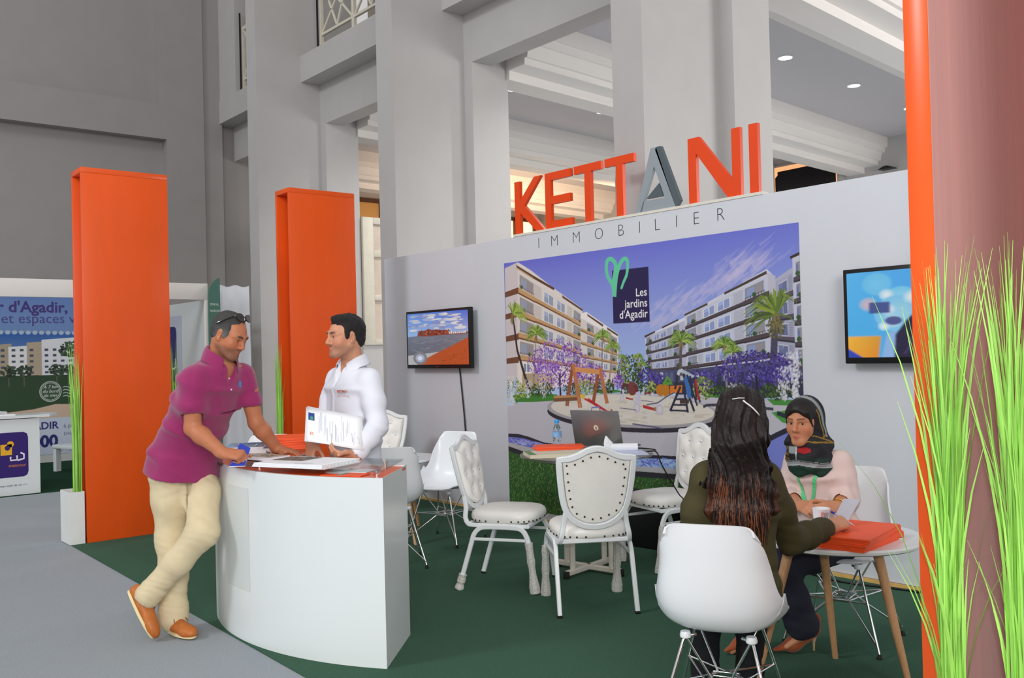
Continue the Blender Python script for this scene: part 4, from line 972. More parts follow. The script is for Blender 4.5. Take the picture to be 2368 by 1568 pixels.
# ---------------------------------------------------------------- people
from mathutils.bvhtree import BVHTree
V3 = Vector
def bvh(o): return BVHTree.FromPolygons([v.co for v in o.data.vertices], [p.vertices for p in o.data.polygons])
def decal(name, o, m, p, nrm, up, art, parent, lift=.0018):
    """print art (metres, centred) wrapped on the surface of o around local point p, seen along -nrm"""
    t = bvh(o); n = V3(nrm).normalized(); u = V3(up); u = (u-n*u.dot(n)).normalized(); r = u.cross(n); p = V3(p)
    def f(a, b, h):
        q = p+r*a+u*b; hit = t.ray_cast(q+n*.25, -n)
        return (hit[0]+n*(lift+h)) if hit[0] else q
    return art.build(name, m, f, parent)
def shoe(name, base, ankle, heel, toe, up, parent, m, sole_m, w=.040, lace=True):
    """leather boat shoe along heel-toe, up = out of the instep"""
    h, t = V3(heel), V3(toe); f = (t-h).normalized(); u = V3(up); u = (u-f*u.dot(f)).normalized(); s_ = f.cross(u); L_ = (t-h).length
    P = lambda a, b, c: h+f*(a*L_)+s_*b+u*c
    B = Body(.004); B.cone(P(.10, 0, .030), P(.40, 0, .030), w*.78, w*.82, .02, flat=(u, .9)); B.cone(P(.40, 0, .028), P(.82, 0, .022), w*.86, w*.92, .02, flat=(u, .72)); B.cone(P(.75, .0, .022), P(.93, .0, .020), w*.86, w*.55, .02, flat=(u, .8))
    B.cone(P(.12, 0, .05), P(.34, 0, .05), w*.70, w*.66, .02); B.cone(P(.36, 0, .050), P(.62, 0, .040), w*.55, w*.50, .02, flat=(s_, .9))
    B.cone(P(.13, 0, .075), P(.30, 0, .085), w*.55, w*.60, .006, 's'); B.cone(P(-.2, 0, -.045), P(1.2, 0, -.045), .048, .048, .002, 's', flat=(u, .95)); 
    o = B.build(name, m, base, parent)
    b = MB(); rings = []
    for k in range(28):
        a = 2*PI*k/28; ca, sa = math.cos(a), math.sin(a); x = .5+.51*ca; wd = w*(1.02 if ca > -.2 else .92)*(abs(sa)**.8)*math.copysign(1, sa); rings.append((x, wd*(1-.12*max(0, ca-.5))))
    lo = [P(x, y, -.004)-V3(base) for x, y in rings]; hi = [P(x, y, .010)-V3(base) for x, y in rings]
    b.loft([lo, hi]).build('sole', sole_m, o, 40)
    if lace:
        b = MB()
        for k in range(3): a = .46+.075*k; b.tube([V3(P(a, -.020, .062-.028*(k*.5)))-V3(base), V3(P(a+.02, 0, .072-.025*(k*.5)))-V3(base), V3(P(a, .020, .062-.028*(k*.5)))-V3(base)], .0028, 6)
        b.tube([V3(P(.46, 0, .073))-V3(base), V3(P(.44, .030, .085))-V3(base), V3(P(.50, .036, .062))-V3(base)], .0025, 6); b.tube([V3(P(.46, 0, .073))-V3(base), V3(P(.45, -.030, .085))-V3(base), V3(P(.52, -.036, .06))-V3(base)], .0025, 6)
        b.build('lace', mat('shoe_lace', (120, 72, 44), .8), o, 180)
    return o
def wave(c, r_, d, freq, amp):
    """irregular creases gathered round a joint"""
    d = V3(d).normalized()*freq*.62; e = V3((d.y, -d.x, d.z*.3))*.45; g = V3((d.z, d.x, -d.y))*.38; c = V3(c)
    def f(X, Y, Z):
        x, y, z = X-c.x, Y-c.y, Z-c.z
        t = np.sin(d.x*x+d.y*y+d.z*z+1.9*np.sin(e.x*x+e.y*y+e.z*z+.7))*(.55+.45*np.sin(g.x*x+g.y*y+g.z*z+1.1))+.45*np.sin(1.7*(d.x*x+d.z*z)+2.3*np.sin(g.x*z+g.z*y))
        return amp*.8*np.exp(-(x*x+y*y+z*z)/(r_*r_))*np.where(t < 0, t*.6, t)
    return f
def polo_collar(neck, ax, rt, fw, base, parent, m, r0=.062, r1=.095, hi=.050, lo=-.012, tip=.062, gap=42, name='collar'):
    """turned-down collar open at the throat"""
    a1 = (rt-ax*rt.dot(ax)).normalized(); a2 = (fw-ax*fw.dot(ax)); a2 = (a2-a1*a2.dot(a1)).normalized(); n = 36; rows = []
    for k in range(n+1):
        u = -1+2*k/n; an = -PI/2+u*R(180-gap/2); d = a1*math.cos(an)+a2*math.sin(an); q = abs(u)**3; e = max(0, (abs(u)-.72)/.28)
        prof = [(r0-.004+.012*q, lo*.6-.03*q), (r0+.012*q, hi*.5-.035*q), (r0+.004+.014*q, hi-.045*q), (r0+.012+.014*q, hi-.004-.045*q), ((r0+r1)/2+.004+.010*q, hi*.45-.050*q-tip*.25*e), (r1+.004*q, lo-.03*q-tip*e)]
        rows.append([neck+d*r_+ax*z_-base for r_, z_ in prof])
    b = MB(); b.loft(rows, close=False, cap=False); o = b.build(name, m, parent, 180)
    md = o.modifiers.new('thick', 'SOLIDIFY'); md.thickness = .004; md.offset = 0
    md = o.modifiers.new('sub', 'SUBSURF'); md.levels = 1; md.render_levels = 1
    return o
# ---- man in the magenta polo, leaning on the counter
def man_polo():
    base = V3((1.80, 5.06, .006)); fw = V3((.30, -.954, 0)); rt = V3((-.954, -.30, 0))
    pel, waist, chest, neck = V3((1.875, 5.083, .944)), V3((1.90, 4.968, 1.124)), V3((1.950, 4.845, 1.333)), V3((1.972, 4.80, 1.480))
    shR, elR, wrR, knR = V3((1.812, 4.765, 1.370)), V3((1.812, 4.778, 1.115)), V3((1.900, 4.600, .990)), V3((1.945, 4.535, .985))
    shL, elL, wrL, knL = V3((2.128, 4.849, 1.378)), V3((2.189, 4.845, 1.115)), V3((2.319, 4.855, .958)), V3((2.372, 4.800, .946))
    hP, kP, aP = V3((1.797, 5.062, .895)), V3((1.806, 5.095, .500)), V3((1.803, 5.080, .075))
    hQ, kQ, aQ = V3((1.953, 5.102, .895)), V3((1.876, 4.830, .565)), V3((1.652, 5.055, .220))
    H = headm((1.996, 4.722, 1.592), (.47, -.87, -.46), (.20, -.20, .95), .97)
    B = Body(.0045)
    head_prims(B, H, eye_open=.22)
    B.cone(neck+V3((0, .0, -.03)), H @ V3((0, -.030, -.045)), .062, .056, .03); B.cone(neck+V3((0, .01, -.05)), chest, .06, .08, .04)
    B.cone(chest, waist, .08, .08, .05); B.cone(waist, pel, .08, .08, .05)
    B.cone(neck+V3((0, 0, -.05)), shR, .05, .05, .05); B.cone(neck+V3((0, 0, -.05)), shL, .05, .05, .05)
    B.chain([shR, shR.lerp(elR, .35), elR], [.054, .050, .042], .03); B.chain([elR, elR.lerp(wrR, .3), wrR], [.042, .045, .029], .02, flat=None)
    B.chain([shL, shL.lerp(elL, .35), elL], [.054, .050, .041], .03); B.chain([elL, elL.lerp(wrL, .3), wrL], [.041, .044, .029], .02)
    # right hand pinches the leaflet, left hand rests flat on the glass
    hand(B, wrR, (knR-wrR)+V3((.01, .0, -.004)), (.45, .30, -.85), 1, (66, 72, 76, 78), 2, (14, 40, 34), 1.06)
    hand(B, wrL, (.045, -.060, -.010), (-.05, .05, -1), -1, (14, 16, 18, 22), 7, (30, 10, 6), 1.04)
    for h_, k_, a_ in ((hP, kP, aP), (hQ, kQ, aQ)): B.cone(pel, h_, .07, .06, .05); B.chain([h_, k_, a_], [.06, .045, .038], .03)
    B.cone(aQ, V3((1.638, 5.04, .12)), .034, .026, .02); B.cone(aP, V3((1.815, 5.00, .045)), .040, .032, .02)
    M_ = skin_mat('skin_tanned')
    p = B.build('person', M_, base, None, head_color(H, (186, 118, 84), (158, 84, 70), (96, 78, 66), (44, 34, 28)))
    tag(p, 'man in a magenta polo and beige trousers leaning cross-legged on the white counter', 'person')
    eyes(H, base, p, (.0, -.55))
    # hair, greying at the sides
    B = Body(.004); Mr = H.to_3x3().normalized(); E = lambda c, r, k=.01, op='u': B.ell(H @ V3(c), V3(r)*.97, k, op, Mr)
    E((0, -.026, .042), (.079, .096, .086)); E((0, -.052, -.008), (.066, .058, .056), .02)
    for q in (-1, 1): E((q*.066, .018, .022), (.014, .022, .040), .012)
    E((0, .120, .015), (.090, .066, .076), .012, 's'); E((0, .03, -.10), (.12, .075, .070), .012, 's'); E((0, -.06, -.10), (.10, .08, .052), .01, 's')
    for q in (-1, 1): E((q*.090, -.008, -.012), (.022, .024, .040), .006, 's'); E((q*.055, .094, .060), (.022, .034, .04), .012, 's')
    B.fn(folds(5, .0022, 190, 5))
    Hi = np.array(H.inverted())
    def hc(V):
        P = V @ Hi[:3, :3].T+Hi[:3, 3]; m = np.clip((.045-P[:, 2])/.05, 0, 1)*np.clip((P[:, 1]+.06)/.06, 0, 1); c0, c1 = np.array(lin((50, 46, 44))), np.array(lin((120, 122, 124)))
        return c0+(c1-c0)*(.12+.75*m)[:, None]
    B.build('hair', mat('greying_hair', (60, 56, 54), .6, attr='col', var=.35, vscale=220, bump=.5, bscale=300), base, p, hc)
    # sunglasses pushed up on the head
    g = MB(); G = lambda x, y, z: H @ V3((x, y, z))-base
    for q in (-1, 1):
        pts = [(q*(.036+.027*math.cos(a)), .046-.016*abs(math.cos(a))*(1 if math.cos(a) > 0 else .2)-.014*math.sin(a), .121+.017*math.sin(a)) for a in [2*PI*k/24 for k in range(24)]]
        g.loft([[G(x, y, z) for x, y, z in pts], [G(x, y+.007, z+.004) for x, y, z in pts]])
        g.tube([G(q*.062, .028, .120), G(q*.082, -.01, .078), G(q*.087, -.045, .045)], .0042, 8)
    g.tube([G(-.012, .046, .126), G(0, .049, .128), G(.012, .046, .126)], .0035, 8)
    g.build('sunglasses', mat('dark_sunglasses', (20, 14, 13), .12, coat=.5), p, 40)
    # polo shirt
    S_ = Body(.0055); sp = lambda a, b: (b-a).normalized()
    f1 = (fw-V3((0, 0, 0))).normalized()
    tilt = V3((.30, -.954, -.35)).normalized(); up_ = (neck-pel).normalized(); fx = (fw-up_*fw.dot(up_)).normalized()
    S_.trunk([(V3((1.872, 5.090, .850)), .222, .178, rt, fw), (V3((1.880, 5.065, .97)), .200, .152, rt, fx), (waist, .180, .128, rt, fx), (V3((1.930, 4.895, 1.24)), .192, .130, rt, fx), (chest+V3((0, .0, .02)), .196, .122, rt, fx), (V3((1.966, 4.815, 1.432)), .125, .080, rt, fx)], .05)
    S_.cone(shR+V3((.02, .005, .0)), shL+V3((-.02, -.005, 0)), .047, .047, .07); S_.cone(neck+V3((-.004, .004, -.055)), neck+V3((0, .004, -.02)), .085, .068, .05)
    hemR = shR.lerp(elR, .50); hemL = shL.lerp(elL, .52)
    S_.cone(shR, hemR, .053, .068, .05); S_.cone(shL, hemL, .051, .065, .05)
    for a_, b_ in ((shR, elR), (shL, elL)): S_.cone(a_.lerp(b_, .66), a_.lerp(b_, .95), .052, .060, .003, 's')
    S_.cone(neck+V3((0, .005, -.03)), neck+(H @ V3((0, -.03, -.045))-neck)*.9, .061, .058, .006, 's')
    S_.cone(neck+fx*.062+V3((.006, 0, -.03)), neck+fx*.105+V3((.012, 0, -.105)), .034, .008, .006, 's')
    S_.cone(V3((1.70, 5.15, .80)), V3((1.735, 5.10, .93)), .035, .012, .006, 's')
    for d_, ph, A_, w_ in (((10, 6, 26), .3, .003, 1), ((-9, 14, 22), 1.9, .004, 1), ((16, -4, 34), 4, .003, 1)):
        S_.fn(lambda X, Y, Z, d_=d_, ph=ph, A_=A_: A_*np.maximum(np.sin(d_[0]*X+d_[1]*Y+d_[2]*Z+ph+1.2*np.sin(9*X-7*Y+5*Z)), -.3)*np.clip((1.36-Z)/.15, .15, 1))
    S_.fn(folds(2, .0026, 26, 5))
    pm_ = mat('magenta_pique', (150, 34, 96), .8, sheen=.3, bump=.25, bscale=420, var=.05, vscale=30)
    sh = S_.build('polo_shirt', pm_, base, p)
    polo_collar(neck+V3((0, -.008, .004)), ((H @ V3((0, -.03, -.045))-neck).normalized()*.45+V3((0, 0, .55))).normalized(), rt, fw, base, sh, pm_, .064, .098, .052, -.022, .04, 56)
    a = Art(); a.poly((60, 140, 200), [(-.009, -.017), (-.004, -.019), (-.002, -.004), (.003, -.02), (.010, -.018), (.007, -.002), (.010, .006), (.003, .018), (-.003, .020), (-.003, .008), (-.008, .003), (-.006, -.006)])
    decal('logo', sh, None, V3((2.045, 4.72, 1.325))-base, fx+V3((-.1, -.2, 0)), (0, 0, 1), a, sh) if False else None
    a.build  # keep reference
    decal('logo', sh, M['print'], V3((2.060, 4.74, 1.335))-base, V3((-.25, -.95, .05)), (0, 0, 1), a, sh)
    b = MB(); c0 = neck+fx*.10+V3((.01, 0, -.095))-base
    t_ = bvh(sh); bt_ = mat('shirt_button', (230, 210, 214), .3)
    for k in range(2):
        q = neck+fx*.11+V3((.013, .0, -.085-.05*k))-base; hit = t_.ray_cast(q+fx*.15, -fx)
        if hit[0]: MB().ball(hit[0], .0055, u=10, v=6).build('button', bt_, sh, 180)
    # trousers
    T_ = Body(.0055)
    T_.trunk([(V3((1.873, 5.09, .835)), .172, .128, rt, fw), (V3((1.875, 5.085, .955)), .168, .120, rt, fw)], .05)
    T_.chain([hP+V3((.0, .01, -.03)), hP.lerp(kP, .45), kP, kP.lerp(aP, .45), aP.lerp(kP, .12), aP+V3((0, 0, -.005))], [.112, .096, .078, .072, .066, .070], .05)
    T_.chain([hQ+V3((-.0, 0, -.03)), hQ.lerp(kQ, .45)+V3((.012, -.01, 0)), kQ, kQ.lerp(aQ, .45)+V3((.0, -.0, -.0)), aQ.lerp(kQ, .12)], [.104, .090, .079, .070, .062], .04)
    T_.cone(aQ.lerp(kQ, .14), aQ.lerp(kQ, .04), .066, .069, .015); T_.cone(aP+V3((0, 0, .07)), aP+V3((0, -.0, .015)), .068, .074, .02)
    T_.cone(aQ.lerp(kQ, .03), aQ.lerp(kQ, -.25), .052, .058, .004, 's')
    for c, r_, d_, fq, am in ((kQ, .13, (.5, -.3, 1), 150, .0045), (kP, .12, (.7, .2, 1), 140, .004), (aP+V3((0, 0, .10)), .13, (.2, .5, 1), 170, .0055), (aQ.lerp(kQ, .2), .12, (.6, -.2, 1), 170, .005), (hP.lerp(hQ, .6)+V3((0, -.08, -.08)), .14, (.9, .2, .9), 120, .004), (hP+V3((0, 0, -.1)), .13, (-.4, .2, 1), 110, .0035)):
        T_.fn(wave(c, r_, d_, fq, am))
    T_.cone(hP.lerp(hQ, .5)+V3((0, -.10, .02)), kP.lerp(kQ, .5)+V3((0, -.05, .06)), .012, .02, .02, 's')
    T_.fn(folds(7, .0022, 34, 5))
    tm = mat('beige_chino', (216, 200, 164), .85, var=.05, vscale=24, bump=.15, bscale=300)
    tr = T_.build('trousers', tm, base, p)
    t_ = bvh(tr)
    # side pocket: a stitched patch lying on the thigh
    a = Art(); a.poly((206, 189, 152), [(-.075, .10), (.065, .085), (.062, -.035), (.045, -.055), (-.03, -.045), (-.07, -.02)]).up(); 
    for e in ([(-.075, .10), (-.07, -.02), (-.03, -.045), (.045, -.055), (.062, -.035), (.065, .085)],): a.line((176, 158, 122), e, .003)
    n_ = V3((-.55, -.80, .05))
    MB().tube([V3((2.02, 4.965, .905))-base, V3((2.045, 4.94, .885))-base], 0, flat=(.035, .008)).build('belt', mat('brown_belt', (70, 44, 40), .5), p)
    lm = mat('tan_leather', (186, 106, 44), .5, var=.12, vscale=30, bump=.1, bscale=120); so = mat('cream_sole', (226, 208, 160), .7)
    shoe('shoe', base, aP, (1.792, 5.130, .014), (1.828, 4.868, .014), (0, 0, 1), p, lm, so, .046)
    shoe('shoe', base, aQ, (1.588, 5.135, .255), (1.662, 4.995, .018), (.75, -.42, .45), p, lm, so, .049)
    return p, knR
P1, K1 = man_polo()
a = Art(); a.poly((48, 66, 176), [(0, 0), (1, 0), (1, 1), (0, 1)]).up().poly((236, 238, 242), [(.62, .25), (.97, .3), (.9, .8), (.6, .75)]).up().poly((120, 140, 190), [(.05, .1), (.3, .1), (.25, .7), (.1, .6)])
flat_thing('leaflet', 'blue folded leaflet held in the leaning man\'s right hand', 'leaflet', [(1.904, 4.541, .925), (1.970, 4.500, .925), (2.03, 4.565, 1.005), (2.00, 4.625, 1.030)], .003, M['paper'], None, a)
# ---- man in the white shirt behind the counter
def man_white():
    base = V3((2.71, 4.68, .006)); fw = V3((-1, -.04, 0)); rt = V3((-.04, 1, 0)).normalized()
    pel, waist, chest, neck = V3((2.712, 4.68, .86)), V3((2.706, 4.68, 1.05)), V3((2.700, 4.68, 1.28)), V3((2.700, 4.675, 1.425))
    shL, elL, wrL, knL = V3((2.712, 4.498, 1.338)), V3((2.700, 4.415, 1.085)), V3((2.535, 4.385, .930)), V3((2.468, 4.404, .932))
    shR, elR, wrR, knR = V3((2.700, 4.862, 1.340)), V3((2.625, 4.860, 1.095)), V3((2.455, 4.715, 1.005)), V3((2.425, 4.68, .98))
    H = headm((2.640, 4.648, 1.577), (-.965, .04, -.03), (.03, 0, 1), 1.0)
    B = Body(.0045); head_prims(B, H, eye_open=.65)
    B.cone(neck+V3((0, 0, -.05)), H @ V3((0, -.032, -.045)), .064, .058, .03); B.cone(neck+V3((0, 0, -.08)), chest, .06, .08, .04); B.chain([chest, waist, pel], [.08, .08, .08], .04)
    for a, b, c in ((shL, elL, wrL), (shR, elR, wrR)):
        B.cone(neck+V3((0, 0, -.08)), a, .04, .04, .04); B.chain([a, b], [.042, .036], .02); B.chain([b, b.lerp(c, .4), c], [.036, .036, .028], .02)
    hand(B, wrL, knL-wrL+V3((0, 0, .008)), (.55, .5, .75), -1, (30, 34, 38, 42), 4, (6, 10, -24), 1.04)
    hand(B, wrR, (-.22, -.16, -.85), (.8, .25, -.1), 1, (22, 48, 52, 56), 4, (20, 24, 12), 1.0)
    for q in (-1, 1):
        h_ = pel+rt*q*.09+V3((0, 0, -.02)); B.cone(pel, h_, .07, .06, .04); B.chain([h_, h_+V3((0, 0, -.40)), V3((2.73, h_.y, .08)), V3((2.64, h_.y, .04))], [.06, .045, .038, .03], .03)
    p = B.build('person', skin_mat('skin_light'), base, None, head_color(H, (204, 146, 116), (170, 106, 96), (150, 112, 92), (34, 26, 24)))
    tag(p, 'dark-haired man in a white long-sleeved shirt holding printed sheets behind the counter', 'person')
    eyes(H, base, p, (.15, .0))
    B = Body(.004); Mr = H.to_3x3().normalized(); E = lambda c, r, k=.01, op='u': B.ell(H @ V3(c), V3(r)*1.0, k, op, Mr)
    E((0, -.026, .044), (.081, .101, .089)); E((0, -.060, -.012), (.066, .060, .062), .02); E((0, .035, .100), (.056, .040, .026), .02)
    for q in (-1, 1): E((q*.068, .022, .020), (.012, .020, .036), .012)
    E((0, .116, .018), (.068, .052, .060), .012, 's'); E((0, .03, -.10), (.12, .078, .072), .012, 's')
    for q in (-1, 1): E((q*.090, -.008, -.010), (.022, .024, .040), .006, 's'); E((q*.065, .085, .02), (.03, .05, .05), .012, 's')
    B.fn(folds(3, .0035, 210, 6)); B.build('hair', mat('black_curly_hair', (24, 21, 21), .55, var=.4, vscale=180, bump=.7, bscale=240), base, p)
    S_ = Body(.0055)
    S_.trunk([(V3((2.715, 4.68, .80)), .172, .132, rt, fw), (V3((2.706, 4.68, .98)), .168, .136, rt, fw), (V3((2.700, 4.68, 1.12)), .176, .132, rt, fw), (V3((2.700, 4.68, 1.29)), .192, .122, rt, fw), (V3((2.700, 4.678, 1.385)), .130, .080, rt, fw)], .05)
    S_.cone(shR+V3((0, -.03, -.005)), shL+V3((0, .03, -.005)), .048, .048, .06); S_.cone(neck+V3((0, 0, -.06)), neck+V3((0, 0, -.01)), .080, .068, .05)
    for a, b, c in ((shL, elL, wrL), (shR, elR, wrR)):
        S_.chain([a, a.lerp(b, .5), b], [.056, .058, .055], .04); S_.chain([b, b.lerp(c, .4), b.lerp(c, .80), b.lerp(c, .93)], [.056, .055, .046, .044], .03)
        S_.cone(b.lerp(c, .86), b.lerp(c, 1.2), .034, .038, .003, 's')
        S_.fn(wave(b, .11, (.3, .4, 1), 120, .0055)); S_.fn(wave(b.lerp(c, .6), .08, c-b, 130, .004)); S_.fn(wave(a+V3((-.03, 0, -.06)), .10, (.3, .5, 1), 75, .003))
    S_.cone(neck+V3((0, 0, -.05)), H @ V3((0, -.032, -.045)), .061, .058, .006, 's')
    S_.cone(neck+V3((-.07, 0, -.0)), neck+V3((-.125, 0, -.125)), .036, .006, .006, 's')
    S_.fn(wave(V3((2.58, 4.62, 1.12)), .16, (.2, -.5, 1), 60, .0045)); S_.fn(folds(4, .002, 24, 4))
    wm = mat('white_shirt_cotton', (226, 229, 240), .75, bump=.06, bscale=300)
    sh = S_.build('shirt', wm, base, p)
    polo_collar(neck, V3((-.10, 0, 1)).normalized(), rt, fw, base, sh, wm, .066, .104, .055, -.012, .070, 70)
    a = Art()
    for k, ch in enumerate('KETTANI'): a.text((226, 96, 56) if k != 4 else (70, 76, 84), ch, (-.040, -.0285, -.0195, -.0105, -.001, .012, .030)[k], .004, .020, bold=.0006)
    a.text((90, 90, 96), 'IMMOBILIER', -.036, -.006, .0085, space=1.3).text((226, 96, 56), 'Foncier & promotion', -.042, -.017, .0095, shear=.2).rect((226, 110, 80), -.042, -.022, .040, -.0205)
    decal('logo', sh, M['print'], V3((2.58, 4.588, 1.262))-base, (-.85, -.5, 0), (0, 0, 1), a, sh)
    # placket and buttons
    t_ = bvh(sh); pb_ = mat('pearl_button', (214, 216, 226), .2); st = []
    for k in range(14):
        z = 1.285-.032*k; hit = t_.ray_cast(V3((2.3, 4.682, z))-base, V3((1, 0, 0)))
        if hit[0]:
            st.append(hit[0]+V3((-.0015, 0, 0)))
            if k % 3 == 1: MB().ball(hit[0]+V3((-.002, 0, 0)), .0055, u=10, v=6).build('button', pb_, sh, 180)
    MB().tube(st, 0, flat=(.032, .003), up=(-1, 0, 0)).build('placket', wm, sh, 60)
    T_ = Body(.008)
    T_.trunk([(V3((2.718, 4.68, .80)), .160, .120, rt, fw), (V3((2.712, 4.68, .93)), .155, .118, rt, fw)], .05)
    for q in (-1, 1): T_.chain([pel+rt*q*.085+V3((0, 0, -.06)), V3((2.72, 4.68+.09*q, .48)), V3((2.735, 4.68+.09*q, .09))], [.088, .070, .062], .04)
    T_.build('trousers', mat('dark_grey_trousers', (58, 60, 70), .8), base, p)
    for q in (-1, 1): shoe('shoe', base, V3((2.73, 4.68+.09*q, .08)), (2.775, 4.68+.09*q, .012), (2.515, 4.68+.10*q, .012), (0, 0, 1), p, M['black'], M['rubber'], .042, False)
    return p
P2 = man_white()
# the sheaf he holds: several sheets, text running up the page
C_ = [V3((2.385, 4.640, 1.195)), V3((2.610, 4.435, 1.130)), V3((2.555, 4.330, .965)), V3((2.325, 4.535, 1.022))]   # top-left, top-right, bottom-right, bottom-left
a = Art(); rnd = random.Random(5)
a.rect((44, 70, 150), .05, .64, .16, .86).up().disc((70, 150, 110), (.11, .70), .03, .06, 14).text((230, 150, 130), 'R', .07, .2, .14)
for k in range(30):
    u = .24+.024*k; v = rnd.uniform(.05, .45)
    if k % 4 == 3: continue
    a.rect((176, 180, 200) if k % 3 else (120, 126, 152), u, v, u+.0055, min(.93, v+rnd.uniform(.2, .6)))
sf = thing('paper_sheaf', 'sheaf of printed white pages held by the man in the white shirt', 'paper', C_[3])
for k in range(4):
    off = V3((.0022*k, .0019*k, .0012*k)); jit = [V3((rnd.uniform(-.006, .006), rnd.uniform(-.004, .004), rnd.uniform(-.006, .006))) if k else V3() for _ in range(4)]
    nx, ny = 8, 6; V = []
    def pg(u, v, h=0): # v up
        q = (C_[3]+jit[3]).lerp(C_[2]+jit[2], u).lerp((C_[0]+jit[0]).lerp(C_[1]+jit[1], u), v); return q+V3((-.62, -.72, .3))*(.012*math.sin(PI*u)*(1-v*.4)+h)+off-C_[3]
    b = MB(); b.mesh([pg(i/nx, j_/ny) for j_ in range(ny+1) for i in range(nx+1)], [(j_*(nx+1)+i, j_*(nx+1)+i+1, (j_+1)*(nx+1)+i+1, (j_+1)*(nx+1)+i) for j_ in range(ny) for i in range(nx)])
    o = b.build('page', M['paper'], sf, 180); md = o.modifiers.new('thick', 'SOLIDIFY'); md.thickness = .0009
    if k == 0:
        A2 = Art()
        for P_, c_ in zip([[(a.V[i][0], a.V[i][1]) for i in f] for f in a.F], a.C): n0 = len(A2.V); A2.V += [(x, y, 1) for x, y in P_]; A2.F.append(tuple(range(n0, n0+len(P_)))); A2.C.append(c_)
        A2.build('page_print', M['print'], lambda u, v, h: pg(u, v, .0022), o)
